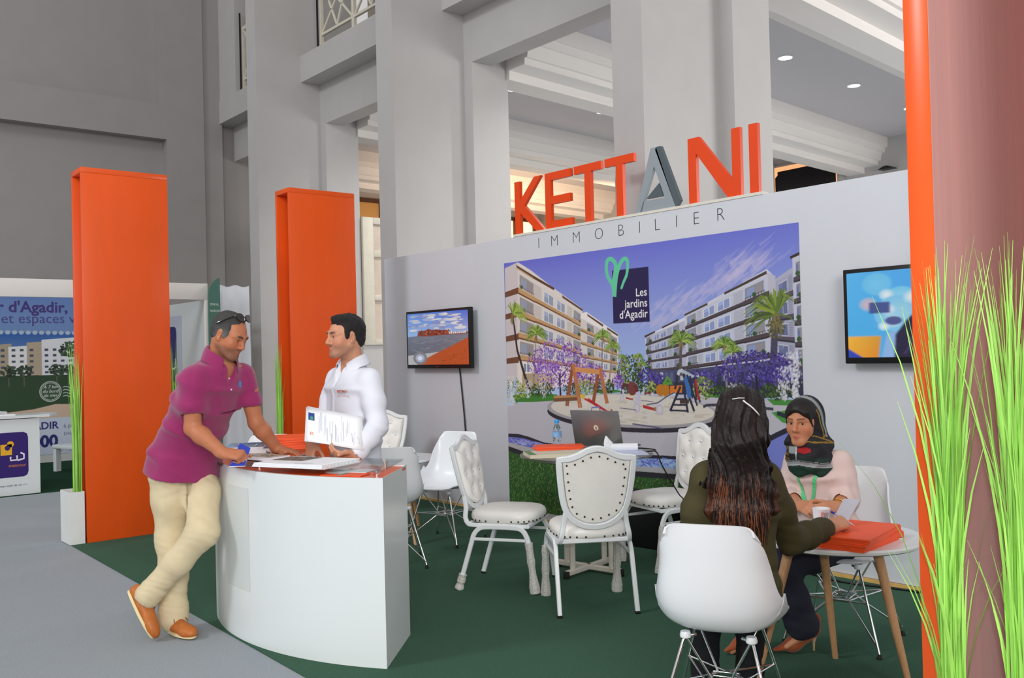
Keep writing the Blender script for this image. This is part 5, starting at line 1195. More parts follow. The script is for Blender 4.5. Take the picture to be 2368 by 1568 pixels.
# ---- woman with long hair, back to us, writing at the right-hand table
def woman_hair():
    base = V3((2.86, 2.19, .006)); fw = V3((.76, .65, 0)).normalized(); rt = V3((fw.y, -fw.x, 0)); up = V3((0, 0, 1))
    pel, waist, chest, neck = V3((2.845, 2.19, .52)), V3((2.862, 2.182, .69)), V3((2.875, 2.165, .90)), V3((2.872, 2.145, 1.045))
    shL, elL, wrL = V3((2.788, 2.240, .985)), V3((2.775, 2.315, .735)), V3((3.010, 2.420, .600))
    shR, elR, wrR, knR = V3((2.952, 2.082, .985)), V3((3.128, 2.105, .712)), V3((3.428, 2.142, .715)), V3((3.500, 2.155, .735))
    kL, fL, kR, fR = V3((3.135, 2.535, .485)), V3((3.165, 2.575, .075)), V3((3.285, 2.410, .485)), V3((3.322, 2.460, .075))
    H = headm((2.838, 2.100, 1.188), (.93, .33, -.10), (.05, .05, 1), .98)
    B = Body(.005); head_prims(B, H, True)
    B.cone(neck+V3((0, 0, -.04)), H @ V3((0, -.03, -.045)), .052, .048, .03); B.chain([neck+V3((0, 0, -.06)), chest, waist, pel], [.05, .07, .07, .08], .04)
    for a, b, c in ((shL, elL, wrL), (shR, elR, wrR)): B.cone(neck+V3((0, 0, -.06)), a, .035, .035, .04); B.chain([a, b, c], [.034, .032, .026], .02)
    hand(B, wrR, (.085, -.040, .022), (.20, .45, -.85), 1, (46, 56, 64, 70), 2, (16, 36, 30), 1.0)
    hand(B, wrL, (.06, -.03, -.03), (0, .1, -1), -1, (25, 28, 30, 32), 4, (20, 20, 10), .93)
    for q, k_, f_ in ((-1, kL, fL), (1, kR, fR)):
        h_ = pel+rt*q*.085; B.cone(pel, h_, .07, .06, .04); B.chain([h_, k_, f_], [.06, .045, .036], .03); B.cone(f_, f_+fw*.10+V3((0, 0, -.045)), .034, .026, .03)
    p = B.build('person', skin_mat('skin_woman_light'), base, None, head_color(H, (206, 148, 116), (170, 90, 84), None, (40, 28, 24)))
    tag(p, 'woman with long dark ombre hair and olive shirt, back to us, writing at the table', 'person')
    eyes(H, base, p)
    S_ = Body(.0055)
    S_.trunk([(V3((2.845, 2.19, .47)), .178, .140, rt, fw), (V3((2.858, 2.185, .60)), .160, .118, rt, fw), (waist, .146, .105, rt, fw), (chest+V3((0, 0, -.05)), .148, .106, rt, fw), (chest+V3((0, 0, .06)), .138, .092, rt, fw), (neck+V3((0, 0, -.035)), .085, .068, rt, fw)], .05)
    S_.cone(shR+V3((-.03, .02, -.005)), shL+V3((.03, -.02, -.005)), .050, .050, .06)
    for a, b, c in ((shL, elL, wrL), (shR, elR, wrR)):
        S_.chain([a, a.lerp(b, .5), b], [.050, .050, .052], .04); S_.chain([b, b.lerp(c, .4), b.lerp(c, .84), b.lerp(c, .95)], [.052, .052, .044, .043], .03)
        S_.cone(b.lerp(c, .88), b.lerp(c, 1.25), .033, .036, .003, 's')
        S_.fn(wave(b, .13, c-b, 105, .0065)); S_.fn(wave(a.lerp(b, .75), .11, (.2, .3, 1), 110, .005))
    S_.cone(waist+rt*.11+V3((0, 0, -.1)), pel+rt*.14+V3((.01, 0, -.0)), .045, .045, .04)
    S_.fn(wave(waist+V3((-.08, -.08, .0)), .22, (.2, -.2, 1), 62, .006)); S_.fn(wave(chest+V3((-.08, -.06, -.03)), .18, (.7, -.7, .5), 48, .004)); S_.fn(folds(12, .002, 22, 4))
    om = mat('olive_shirt_cloth', (70, 64, 34), .85, bump=.12, bscale=260, var=.06, vscale=20)
    sh = S_.build('shirt', om, base, p)
    polo_collar(neck+V3((0, 0, -.015)), V3((-.05, -.05, 1)).normalized(), rt, fw, base, sh, om, .055, .085, .040, -.015, .05, 60)
    T_ = Body(.0065); bk = mat('black_trousers', (22, 22, 28), .8)
    T_.trunk([(V3((2.845, 2.19, .475)), .172, .135, rt, fw), (V3((2.85, 2.19, .58)), .150, .110, rt, fw)], .05)
    for q, k_, f_ in ((-1, kL, fL), (1, kR, fR)):
        T_.chain([pel+rt*q*.085+V3((0, 0, -.0)), (pel+rt*q*.085).lerp(k_, .5), k_, k_.lerp(f_, .5), f_+V3((0, 0, .0))], [.088, .082, .070, .058, .062], .04); T_.fn(wave(k_.lerp(f_, .85), .10, (.2, .2, 1), 120, .004))
    T_.build('trousers', bk, base, p)
    for q, f_ in ((-1, fL), (1, fR)):
        B = Body(.004); t = f_+fw*.15+V3((0, 0, -.058)); hl = f_-fw*.045+V3((0, 0, -.045))
        B.cone(hl, f_+fw*.05+V3((0, 0, -.05)), .024, .030, .02); B.cone(f_+fw*.05+V3((0, 0, -.05)), t, .030, .014, .02, flat=(up, .8)); B.cone(hl+V3((0, 0, .035)), f_+fw*.06+V3((0, 0, .0)), .024, .034, .006, 's'); B.cone(f_+V3((0, 0, -.115)), t+V3((0, 0, -.055)), .047, .044, .003, 's')
        B.build('shoe', mat('black_shoe', (18, 17, 18), .4), base, p)
    # hair: one mass over the crown and down the back, and loose strands over it
    B = Body(.0055); Mr = H.to_3x3().normalized(); E = lambda c, r, k=.02, op='u': B.ell(H @ V3(c), V3(r)*.98, k, op, Mr)
    E((0, -.028, .040), (.088, .108, .098)); E((0, -.060, -.035), (.083, .068, .09), .04); E((0, .05, .085), (.062, .060, .034), .03)
    b0 = H @ V3((0, -.075, -.05)); bd = (-fw)
    r2 = V3((rt.x, rt.y, 0))
    B.trunk([(b0, .086, .060, rt, fw), (neck+bd*.085+V3((0, 0, -.01)), .092, .056, rt, fw), (chest+bd*.125+V3((0, 0, .06)), .108, .046, rt, fw), (chest+bd*.140+V3((0, 0, -.02)), .102, .040, rt, fw), (chest+bd*.138+V3((0, 0, -.07)), .085, .026, rt, fw)], .05)
    B.cone(H @ V3((.083, -.01, .0)), H @ V3((.080, .02, -.06)), .014, .012, .02); B.cone(H @ V3((.080, .02, -.06)), shR+V3((-.045, .03, .04)), .014, .014, .02); B.cone(H @ V3((-.083, -.03, .0)), neck-rt*.085-fw*.06+V3((0, 0, .0)), .022, .026, .03)
    E((0, .105, -.02), (.062, .058, .078), .012, 's'); E((.088, .012, -.010), (.020, .022, .030), .008, 's')
    c0 = np.array(H.translation)
    def streak(X, Y, Z):
        a = np.arctan2((X-2.86)*rt.x+(Y-2.16)*rt.y, -((X-2.86)*fw.x+(Y-2.16)*fw.y)+.12); w_ = a+.10*np.sin(9*Z+3)+.05*np.sin(23*Z)
        return .0030*np.sin(70*w_)+.0028*np.sin(41*w_+5*Z)+.002*np.sin(133*w_+Z*8)
    B.fn(streak)
    cd_, co = np.array(lin((30, 22, 20))), np.array(lin((134, 74, 40)))
    def hc(V):
        a = np.arctan2((V[:, 0]-2.86)*rt.x+(V[:, 1]-2.16)*rt.y, -((V[:, 0]-2.86)*fw.x+(V[:, 1]-2.16)*fw.y)+.12)
        m = np.clip((.99-V[:, 2])/.17, 0, 1)*np.clip(.5+.8*np.sin(29*a+6*V[:, 2])+.3*np.sin(61*a), 0, 1); return cd_+(co-cd_)*(.6*m)[:, None]
    hm = mat('long_dark_hair', (40, 28, 24), .42, attr='col', spec=.4, bump=.35, bscale=300, stretch=(1, 1, .05))
    hr = B.build('hair', hm, base, p, hc)
    t_ = bvh(hr); rnd = random.Random(21); b = MB(); b2 = MB()
    for k in range(300):
        u = rnd.uniform(-1, 1); z0 = rnd.uniform(.86, 1.02); z1 = rnd.uniform(.76, .86) if rnd.random() < .75 else rnd.uniform(.70, .80); pts = []; ph = rnd.uniform(0, 6)
        for i in range(9):
            s_ = i/8; z = z0+(z1-z0)*s_; x = u*(.080+.030*s_)+.010*math.sin(ph+5*s_)*s_
            o_ = V3((2.865, 2.155, z))+rt*x; hit = t_.ray_cast(o_-fw*.5-base, fw)
            if hit[0] and z > .86: q = hit[0]-fw*(.0005+.0015*rnd.random()); last = q
            else:
                last = last+V3((0, 0, (z1-z0)/8))+rt*.004*math.sin(ph+9*s_) if pts else None
                if last is None: break
                q = last
            pts.append(q)
        if len(pts) < 5: continue
        (b2 if rnd.random() < .4 else b).tube(pts, [.0004, .0016, .002, .002, .0019, .0017, .0014, .001, .0004][-len(pts):], 5)
    b.build('hair_strands', mat('dark_hair_strand', (36, 25, 22), .4), hr, 180); b2.build('hair_strands', mat('copper_hair_strand', (116, 66, 40), .4), hr, 180)
    g = MB(); cc = H @ V3((0, -.02, .03))-base
    def onhair(x, y, z, l=.003):
        o_ = H @ V3((x, y, z))-base; d_ = (o_-cc).normalized(); hit = t_.ray_cast(cc+d_*.4, -d_); return hit[0]+d_*l
    g.tube([onhair(.040+.038*k/5, -.125+.05*k/5, .080-.055*k/5, .003) for k in range(6)], .0030, 8); g.tube([onhair(.00+.045*k/4, -.13+.01*k/4, .085+.006*k/4, .002) for k in range(5)], .0018, 6)
    g.build('hair_clip', M['steel'], hr, 180)
    return p
P3 = woman_hair()
pen = thing('pen', 'ballpoint pen with a blue end in the long-haired woman\'s hand', 'pen', (3.541, 2.18, .761))
pt_ = V3((3.613, 2.122, .700))-V3((3.541, 2.18, .761))
MB().tube([(0, 0, 0), pt_*.88], .004, 10).build('barrel', mat('clear_pen_plastic', (196, 196, 208), .2), pen); MB().tube([pt_*.88, pt_], [.0035, .001], 10).build('tip', M['chrome'], pen); MB().tube([-pt_*.06, pt_*.08], .0046, 10).build('end_cap', mat('blue_pen_cap', (40, 60, 200), .3), pen)
# ---- woman in the headscarf
def woman_scarf():
    base = V3((4.07, 2.56, .006)); fw = V3((-.99, .10, 0)).normalized(); rt = V3((fw.y, -fw.x, 0)); up = V3((0, 0, 1))
    pel, waist, chest, neck = V3((4.10, 2.56, .51)), V3((4.085, 2.562, .66)), V3((4.060, 2.567, .84)), V3((4.040, 2.572, .965))
    shL, elL, wrL, knL = V3((4.068, 2.448, .905)), V3((4.072, 2.428, .735)), V3((3.910, 2.385, .716)), V3((3.832, 2.388, .722))
    shR, elR, wrR, knR = V3((4.080, 2.712, .900)), V3((4.015, 2.715, .720)), V3((3.850, 2.540, .712)), V3((3.800, 2.460, .712))
    kA, aA, kB, aB = V3((3.690, 2.545, .455)), V3((3.880, 2.560, .125)), V3((3.720, 2.680, .440)), V3((3.700, 2.740, .10))
    H = headm((3.958, 2.576, 1.098), (-.985, -.12, -.06), (-.04, .0, 1), .93)
    B = Body(.0042); head_prims(B, H, True, .95, ears=False)
    B.cone(neck+V3((0, 0, -.04)), H @ V3((0, -.03, -.045)), .048, .046, .03); B.chain([neck+V3((0, 0, -.07)), chest, waist, pel], [.05, .07, .07, .08], .04)
    for a, b, c in ((shL, elL, wrL), (shR, elR, wrR)): B.cone(neck+V3((0, 0, -.07)), a, .035, .033, .04); B.chain([a, b, b.lerp(c, .4), c], [.034, .032, .032, .024], .02)
    hand(B, wrL, knL-wrL, (-.35, .60, -.55), -1, (28, 32, 36, 40), 3, (18, 22, 20), .88)
    hand(B, wrR, knR-wrR, (.10, -.72, -.45), 1, (26, 30, 34, 38), 3, (18, 22, 20), .88)
    for q, k_, a_ in ((-1, kA, aA), (1, kB, aB)): h_ = pel+rt*q*.08; B.cone(pel, h_, .07, .06, .04); B.chain([h_, k_, a_], [.06, .045, .034], .03); B.cone(a_, a_+V3((-.015, .0, -.035)), .030, .022, .03); B.cone(a_+V3((-.015, .0, -.035)), a_+V3((-.075, .045, -.082)), .021, .013, .02)
    p = B.build('person', skin_mat('skin_woman_warm'), base, None, head_color(H, (206, 142, 106), (190, 96, 90), None, (40, 28, 24), .0036))
    tag(p, 'woman in a dark patterned headscarf and pale pink blouse seated behind the right-hand table', 'person')
    eyes(H, base, p, (-.35, -.05), (40, 24, 18))
    S_ = Body(.0055)
    S_.trunk([(V3((4.105, 2.56, .48)), .175, .14, rt, fw), (V3((4.09, 2.56, .60)), .165, .125, rt, fw), (waist+V3((0, 0, .03)), .148, .115, rt, fw), (chest, .148, .112, rt, fw), (neck+V3((.01, 0, -.055)), .100, .072, rt, fw)], .05)
    S_.cone(shR+V3((0, -.03, -.01)), shL+V3((0, .03, -.01)), .050, .050, .06)
    for a, b, c in ((shL, elL, wrL), (shR, elR, wrR)):
        S_.chain([a, a.lerp(b, .55), b], [.050, .052, .052], .04); S_.chain([b, b.lerp(c, .30), b.lerp(c, .42)], [.052, .047, .048], .03); S_.cone(b.lerp(c, .38), b.lerp(c, .9), .034, .042, .003, 's')
        S_.fn(wave(b, .10, c-b, 115, .006)); S_.fn(wave(a.lerp(b, .5), .10, (.5, .5, .7), 70, .004))
    S_.fn(lambda X, Y, Z: .0022*np.sin(95*(Y-2.56)+4*np.sin(6*Z))*np.clip((4.03-X)/.05, 0, 1)*np.clip((.95-Z)/.1, 0, 1)); S_.fn(folds(14, .0018, 24, 4))
    bm_ = mat('pale_pink_blouse', (226, 202, 196), .8, bump=.08, bscale=240)
    sh = S_.build('blouse', bm_, base, p)
    # navy trousers with wide hems, one leg drawn back
    T_ = Body(.006); nm = mat('navy_trousers', (44, 45, 62), .85)
    T_.trunk([(V3((4.105, 2.56, .48)), .170, .13, rt, fw), (V3((4.10, 2.56, .56)), .155, .115, rt, fw)], .05)
    for q, k_, a_ in ((-1, kA, aA), (1, kB, aB)):
        h_ = pel+rt*q*.08+V3((0, 0, -.01)); T_.chain([h_, h_.lerp(k_, .5), k_, k_.lerp(a_, .5), a_.lerp(k_, .08)], [.085, .080, .072, .070, .082], .04); T_.fn(wave(k_, .11, (1, .2, .6), 90, .005)); T_.fn(wave(a_.lerp(k_, .25), .13, (.4, .2, 1), 80, .005))
        T_.cone(a_.lerp(k_, .12), a_.lerp(k_, -.4), .058, .066, .003, 's')
    T_.build('trousers', nm, base, p)
    sm = mat('rust_suede', (168, 80, 36), .75, sheen=.3, var=.08, vscale=40); hm = mat('pale_heel', (206, 178, 140), .5)
    for a_, hl, toe in ((aA, V3((3.940, 2.548, .098)), V3((3.775, 2.650, .022))), (aB, V3((3.760, 2.742, .098)), V3((3.600, 2.800, .022)))):
        f = (toe-hl); fh = V3((f.x, f.y, 0)).normalized(); s_ = fh.cross(up); B = Body(.0035); mid = hl.lerp(toe, .55)+V3((0, 0, -.012))
        B.cone(hl+V3((0, 0, .006)), mid, .032, .035, .02, flat=(s_, .95)); B.cone(mid, toe+V3((0, 0, .004)), .035, .010, .02, flat=(up, .75)); B.cone(hl+V3((0, 0, .02))-fh*.004, hl+V3((0, 0, .062))-fh*.012, .031, .028, .02)
        B.cone(hl.lerp(toe, .17)+V3((0, 0, .062)), hl.lerp(toe, .50)+V3((0, 0, .046)), .026, .026, .006, 's')
        o = B.build('shoe', sm, base, p)
        b = MB(); b.tube([hl+V3((0, 0, -.012))+fh*-.008-base, hl+V3((0, 0, -.05))-fh*.002-base, V3((hl.x, hl.y, .008))-fh*.002-base], [.014, .007, .0048], 10); b.build('heel', hm, o, 60)
    # headscarf
    B = Body(.0034); Mr = H.to_3x3().normalized(); E = lambda c, r, k=.02, op='u': B.ell(H @ V3(c), V3(r)*.93, k, op, Mr)
    E((0, -.030, .038), (.088, .108, .098)); E((0, -.045, -.04), (.080, .080, .090), .04)
    hn = H @ V3((0, -.02, -.11))
    B.trunk([(H @ V3((0, -.035, -.05)), .074, .082, rt, fw), (hn, .068, .076, rt, fw), (neck+V3((-.012, 0, -.03)), .098, .098, rt, fw), (neck+V3((-.035, 0, -.085)), .112, .105, rt, fw), (neck+V3((-.055, 0, -.125)), .085, .085, rt, fw)], .04)
    B.cone(H @ V3((.05, .05, -.10)), neck+V3((-.10, .02, -.10)), .034, .030, .03); B.cone(H @ V3((-.055, .03, -.11)), neck+V3((-.06, -.06, -.10)), .036, .034, .03)
    E((0, .098, -.012), (.0585, .085, .098), .010, 's'); E((0, .115, -.05), (.054, .06, .07), .008, 's')
    B.cone(neck+V3((0, 0, -.05)), neck+V3((.02, 0, -.3)), .03, .04, .01, 's')
    B.fn(lambda X, Y, Z: .0035*np.sin(70*(Z+.35*Y-.25*X)+2*np.sin(30*Y+22*Z))*np.clip((1.04-Z)/.04, 0, 1)+.0015*np.sin(80*(Z*.5+Y*.6+X)))
    Hi = np.array(H.inverted())
    def sc(V):
        P = V @ Hi[:3, :3].T+Hi[:3, 3]; x, y, z = P.T; blk, gry, grn, gold, red, wht = (np.array(lin(c)) for c in ((27, 27, 33), (150, 156, 160), (18, 56, 44), (170, 130, 40), (176, 22, 30), (196, 200, 204)))
        c = np.tile(blk, (len(V), 1))
        def put(m, q): c[m] = q
        top = z > -.085
        s_ = -y+.30*z                                        # bands running over the head from crown to cheek
        put(top & (s_ > .016) & (s_ < .023), grn); put(top & (s_ > .023) & (s_ < .052), gry); put(top & (s_ > .052) & (s_ < .056), grn); put(top & (np.abs(s_-.048) < .0015), blk)
        ch = np.abs(np.sin(z*330+y*200)) > .35
        put(top & (np.abs(s_-.008) < .004) & ch, gold); t2 = z+.55*y+.075
        put((z > -.11) & (y < -.02) & (np.abs(t2+.020) < .004) & ch, gold); put((np.abs(z+.105-.15*y) < .0045) & ch & (x < .03), gold); put((np.abs(z+.088-.35*(y+.02)) < .004) & ch & (x < .0) & (y < .06), gold)
        low = z < -.112
        u = x+.35*y
        put(low & (z > -.165) & (np.abs(x+.028) < .034) & (np.abs(z+.138) < .017-.25*np.abs(x+.028)), red); put(low & (z < -.118) & (z > -.155) & (x > .012) & (x < .05), gry); put(low & (np.abs(x-.012) < .003), wht)
        put(low & (x > .055), gold*.5+blk*.5); put(low & (x > .055) & (np.sin(z*190+y*120) > .2), blk)
        zz = z+.25*np.abs(x)*.6
        put(low & (zz < -.185) & (zz > -.215), gry); put(low & (zz < -.215), grn); put(low & (np.abs(zz+.190) < .002), blk); put(low & (np.abs(zz+.210) < .002), wht)
        put(low & (zz > -.185) & (zz < -.165) & (x < -.01), grn*.6+blk*.4)
        return c
    hj = B.build('headscarf', mat('patterned_scarf', (60, 60, 66), .7, attr='col', bump=.05, bscale=200), base, p, sc)
    B = Body(.004); B.ell(H @ V3((0, .012, .052)), V3((.080, .086, .074))*.93, .01, 'u', Mr); B.ell(H @ V3((0, .118, -.012)), V3((.062, .070, .080))*.93, .01, 's', Mr)
    for q in (-1, 1): B.cone(H @ V3((q*.056, .068, .058)), H @ V3((q*.071, .044, -.02)), .010, .004, .01)
    B.build('hair', mat('dark_hair_front', (24, 19, 19), .5), base, p)
    # green lanyard, bracelet
    a = Art()
    for x0, x1 in ((-.060, -.004), (.058, .004)): a.line((92, 216, 140), [(x0+(x1-x0)*k/14, .06-.20*k/14) for k in range(15)], .016)
    decal('lanyard', sh, M['print'], V3((3.94, 2.56, .81))-base, (-1, -.0, .1), (0, 0, 1), a, p, .004)
    ax_ = (wrL-elL).normalized(); s1 = ax_.cross(up).normalized(); s2 = ax_.cross(s1); c = elL.lerp(wrL, .86)-base
    b = MB(); b.tube([c+(s1*math.cos(q)+s2*math.sin(q))*.030+ax_*.004*math.sin(3*q) for q in [2*PI*i/24 for i in range(24)]], .0042, 8, closed=True)
    b.build('bracelet', mat('gold', (214, 172, 84), .25, metal=1), p, 180)
    return p
P4 = woman_scarf()
cup = thing('paper_cup', 'white paper cup with orange lettering before the woman in the headscarf', 'cup', (3.765, 2.375, RZ+.0045))
MB().lathe([(0, 0), (.030, 0), (.030, .003), (.038, .078), (.040, .081), (.038, .083), (.0365, .078), (.028, .006), (0, .006)], n=36).build('cup_body', M['paper'], cup)
a = Art(); a.text((60, 60, 66), 'KETTANI', -.036, -.004, .016).text((226, 96, 56), 'KE', .004, .010, .016); 
a = Art()
for k, ch in enumerate('KETTANI'): a.text((226, 96, 56) if k != 4 else (70, 76, 84), ch, (-.030, -.0215, -.0145, -.0075, .0005, .010, .0235)[k], 0, .014, bold=.0005)
for k in range(4): a.rect((120, 120, 126), -.028, -.006-.006*k, .020-.006*k, -.0035-.006*k)
def cupf(u, v, h):
    an = R(228)-v/.036; z = .040-u; r_ = .030+.0101*(z/.078)+.0008+h; return (r_*math.cos(an), r_*math.sin(an), z)
a.build('cup_print', M['print'], cupf, cup)
flat_thing('paper_sheet', 'grey paper sheet held upright by the woman writing', 'paper', [(3.560, 2.190, .725), (3.605, 2.150, .712), (3.710, 2.150, .795), (3.655, 2.195, .800)], .003, mat('greyish_paper', (196, 200, 212), .6))
# ---------------------------------------------------------------- the big printed poster on the booth wall
PW, PH = 3.03, 2.185
a = Art(); rnd = random.Random(77)
a.poly(0, [(0, .75), (PW, .75), (PW, PH), (0, PH)], [(190, 218, 246), (184, 214, 246), (108, 114, 208), (104, 108, 208)]).up()
a.al = .16
for (u, v), n in zip([(1.758, 1.599), (1.869, 1.652), (1.999, 1.695), (2.146, 1.759), (2.327, 1.803), (2.5, 1.845), (2.541, 1.942), (2.651, 1.947), (2.733, 1.985), (2.465, 1.917), (2.599, 2.005)], (16, 20, 20, 20, 26, 26, 20, 22, 12, 10, 8)):
    for k in range(n):
        p, q = u+rnd.gauss(0, .09), v+rnd.gauss(0, .035); a.line(rnd.choice([(196, 190, 224), (206, 196, 222), (182, 180, 226), (216, 204, 224)]), [(p-.06, q-.03), (p, q), (p+.07, q+.05)], rnd.uniform(.02, .05), .005).up(.05)
a.al = 1
def lerp2(p, q, t): return (p[0]+(q[0]-p[0])*t, p[1]+(q[1]-p[1])*t)
def quad(c, s, t): return lerp2(lerp2(c[0], c[1], s), lerp2(c[3], c[2], s), t)      # corners: top-left, top-right, bottom-right, bottom-left
def patch(col, c, s0, t0, s1, t1): a.poly(col, [quad(c, s0, t0), quad(c, s0, t1), quad(c, s1, t1), quad(c, s1, t0)])
def facade(c, floors, cols, wall, band, band2, glass, rail):
    patch(wall, c, 0, 0, 1, 1); a.up(.3)
    for f in range(floors):
        t0, t1 = f/floors, (f+1)/floors
        for (s0, s1, kind) in cols:
            if kind == 'w':
                patch((225, 224, 228), c, s0, t0+.16/floors, s1, t1-.26/floors); a.up(.1); patch(glass, c, s0+.008, t0+.19/floors, s1-.008, t1-.29/floors); a.up(.1)
                patch(tuple(min(255, int(x*1.14)) for x in glass), c, s0+.008, t0+.19/floors, (s0+s1)/2, t0+.42/floors); patch((232, 230, 232), c, (s0+s1)/2-.004, t0+.16/floors, (s0+s1)/2+.004, t1-.26/floors); a.up(.1)
            elif kind == 'l':
                for k in range(9): patch(tuple(int(x*.80) for x in wall), c, s0, t0+(.12+.07*k)/floors, s1, t0+(.15+.07*k)/floors)
                a.up(.1)
            elif kind == 'b':
                patch(tuple(int(x*.72) for x in wall), c, s0, t0+.12/floors, s1, t1-.3/floors); a.up(.1); patch(glass, c, s0+.02, t0+.22/floors, (s0+s1)/2, t1-.3/floors); patch((150, 146, 150), c, (s0+s1)/2, t0+.22/floors, s1-.02, t1-.3/floors); a.up(.1)
                m = quad(c, rnd.uniform(s0, s1), t1-.36/floors); a.disc((58, 96, 50), m, .018, .018, 8).up(.1)
                for k in range(8): s_ = s0+(s1-s0)*k/7; patch(rail, c, s_, t1-.36/floors, s_+.006, t1-.22/floors)
                patch(rail, c, s0-.01, t1-.38/floors, s1+.01, t1-.36/floors); a.up(.1)
        patch(band, c, -.01, t1-.24/floors, 1.01, t1-.07/floors); a.up(.1); patch(band2, c, -.01, t1-.07/floors, 1.01, t1+.01/floors); patch(tuple(min(255, int(x*1.2)) for x in band), c, -.01, t1-.165/floors, 1.01, t1-.15/floors); a.up(.1)
        for (s0, s1, kind) in cols:
            if kind == 'b': patch(tuple(min(255, int(x*1.06)) for x in band), c, s0-.025, t1-.26/floors, s1+.025, t1-.05/floors); a.up(.1); patch(band2, c, s0-.025, t1-.05/floors, s1+.025, t1+.03/floors); a.up(.1)
TAN, BRN, DK, DK2 = (186, 148, 104), (112, 74, 54), (76, 66, 70), (48, 42, 50)
# left buildings
a.up().poly((206, 198, 200), [(0.013, 2.136), (0.195, 2.175), (0.148, 1.162), (0.005, 1.084)]).up().poly((224, 216, 210), [(0.195, 2.175), (0.361, 2.093), (0.654, 1.916), (0.998, 1.722), (0.961, 1.23), (0.146, 1.128)]).up()
facade([(0.192, 2.101), (0.996, 1.684), (0.969, 1.238), (0.169, 1.308)], 4, [(.03, .26, 'b'), (.27, .385, 'l'), (.42, .575, 'w'), (.62, .75, 'w'), (.78, .85, 'l'), (.875, .985, 'b')], (220, 212, 206), TAN, BRN, (150, 160, 180), (120, 84, 60))
for t in range(4): y = 262+t*111; a.poly(BRN, [(0.005, quad([(0.005, 1.921), (0.194, 1.954), (0.176, 1.333), (0.014, 1.318)], 0, t/3.05)[1]), quad([(0.005, 1.921), (0.194, 1.954), (0.176, 1.333), (0.014, 1.318)], 1, t/3.05), lerp2(quad([(0.005, 1.921), (0.194, 1.954), (0.176, 1.333), (0.014, 1.318)], 1, t/3.05), quad([(0.005, 1.921), (0.194, 1.954), (0.176, 1.333), (0.014, 1.318)], 1, t/3.05+.09), 1), (0.005, quad([(0.005, 1.921), (0.194, 1.954), (0.176, 1.333), (0.014, 1.318)], 0, t/3.05+.08)[1])])
a.up()
for e in ([(0.17, 2.154), (0.385, 2.048), (0.666, 1.915), (0.658, 1.896), (0.384, 2.021), (0.18, 2.122)], [(0.755, 1.85), (1.002, 1.718), (0.997, 1.703), (0.761, 1.827)]): a.poly((92, 62, 44), e)
a.up()
for k in range(12): p = lerp2(*[(0.185, 2.129), (0.384, 2.028)], k/11); a.poly((200, 170, 130), [p, (p[0]+.012, p[1]-.004), (p[0]+.012, p[1]-.02), (p[0], p[1]-.016)])
a.poly((232, 222, 214), [(0.175, 1.308), (0.969, 1.238), (0.957, 1.103), (0.151, 1.043)]).up()
for q in ([(0.232, 1.29), (0.33, 1.281), (0.327, 1.197), (0.234, 1.2)], [(0.369, 1.281), (0.469, 1.272), (0.466, 1.197), (0.365, 1.197)]): a.poly((236, 234, 236), q).up(.1).poly((130, 140, 160), [lerp2(q[i], q[(i+2) % 4], .1) for i in range(4)]).up(.1).line((236, 234, 236), [lerp2(q[0], q[1], .5), lerp2(q[3], q[2], .5)], .012).up()
a.poly((176, 160, 128), [(0.218, 1.193), (0.441, 1.197), (0.436, 1.064), (0.212, 1.047)]).poly((208, 190, 140), [(0.441, 1.197), (0.621, 1.181), (0.617, 1.059), (0.436, 1.061)]).up()
a.poly((238, 233, 230), [(0.974, 1.685), (1.042, 1.696), (1.391, 1.505), (1.373, 1.169), (0.958, 1.143)]).up()
facade([(0.977, 1.648), (1.384, 1.475), (1.37, 1.199), (0.968, 1.222)], 4, [(.17, .36, 'b'), (.40, .46, 'l'), (.48, .60, 'w'), (.63, .74, 'w'), (.80, .98, 'b')], (216, 209, 205), TAN, BRN, (140, 150, 176), (116, 80, 58))
for e in ([(1.048, 1.681), (1.231, 1.584), (1.224, 1.568), (1.054, 1.662)], [(1.269, 1.564), (1.389, 1.502), (1.385, 1.487), (1.273, 1.545)]): a.poly((92, 62, 44), e)
a.poly((220, 210, 204), [(0.968, 1.222), (1.37, 1.199), (1.367, 1.108), (0.956, 1.095)]).poly((206, 188, 150), [(0.92, 1.166), (1.112, 1.175), (1.109, 1.105), (0.918, 1.095)]).up()
# right buildings
a.poly((222, 222, 234), [(1.669, 1.484), (1.777, 1.514), (2.069, 1.61), (2.069, 1.214), (1.686, 1.214)]).up()
facade([(1.675, 1.47), (2.068, 1.586), (2.066, 1.23), (1.688, 1.214)], 4, [(.02, .12, 'b'), (.22, .34, 'w'), (.38, .52, 'w'), (.56, .66, 'l'), (.70, .84, 'b')], (182, 186, 208), DK, DK2, (132, 146, 186), (40, 38, 46))
for e in ([(1.664, 1.484), (1.773, 1.518), (1.772, 1.504), (1.668, 1.467)], [(1.839, 1.545), (2, 1.598), (1.999, 1.585), (1.843, 1.532)]): a.poly((66, 56, 56), e)
a.up().poly((206, 207, 220), [(2.059, 1.627), (2.264, 1.701), (2.774, 1.899), (2.835, 1.842), (2.825, 1.229), (2.069, 1.214)]).up().poly((190, 188, 204), [(2.77, 1.877), (2.839, 1.846), (2.825, 1.229), (2.766, 1.229)]).up()
facade([(2.069, 1.615), (2.782, 1.857), (2.781, 1.303), (2.07, 1.23)], 4, [(.02, .13, 'b'), (.145, .20, 'l'), (.23, .37, 'w'), (.40, .56, 'w'), (.60, .71, 'l'), (.735, .95, 'b')], (196, 199, 216), DK, DK2, (140, 156, 200), (44, 40, 46))
for e in ([(2.055, 1.628), (2.27, 1.701), (2.27, 1.685), (2.059, 1.615)], [(2.418, 1.764), (2.77, 1.887), (2.773, 1.866), (2.421, 1.748)]): a.poly((70, 58, 54), e)
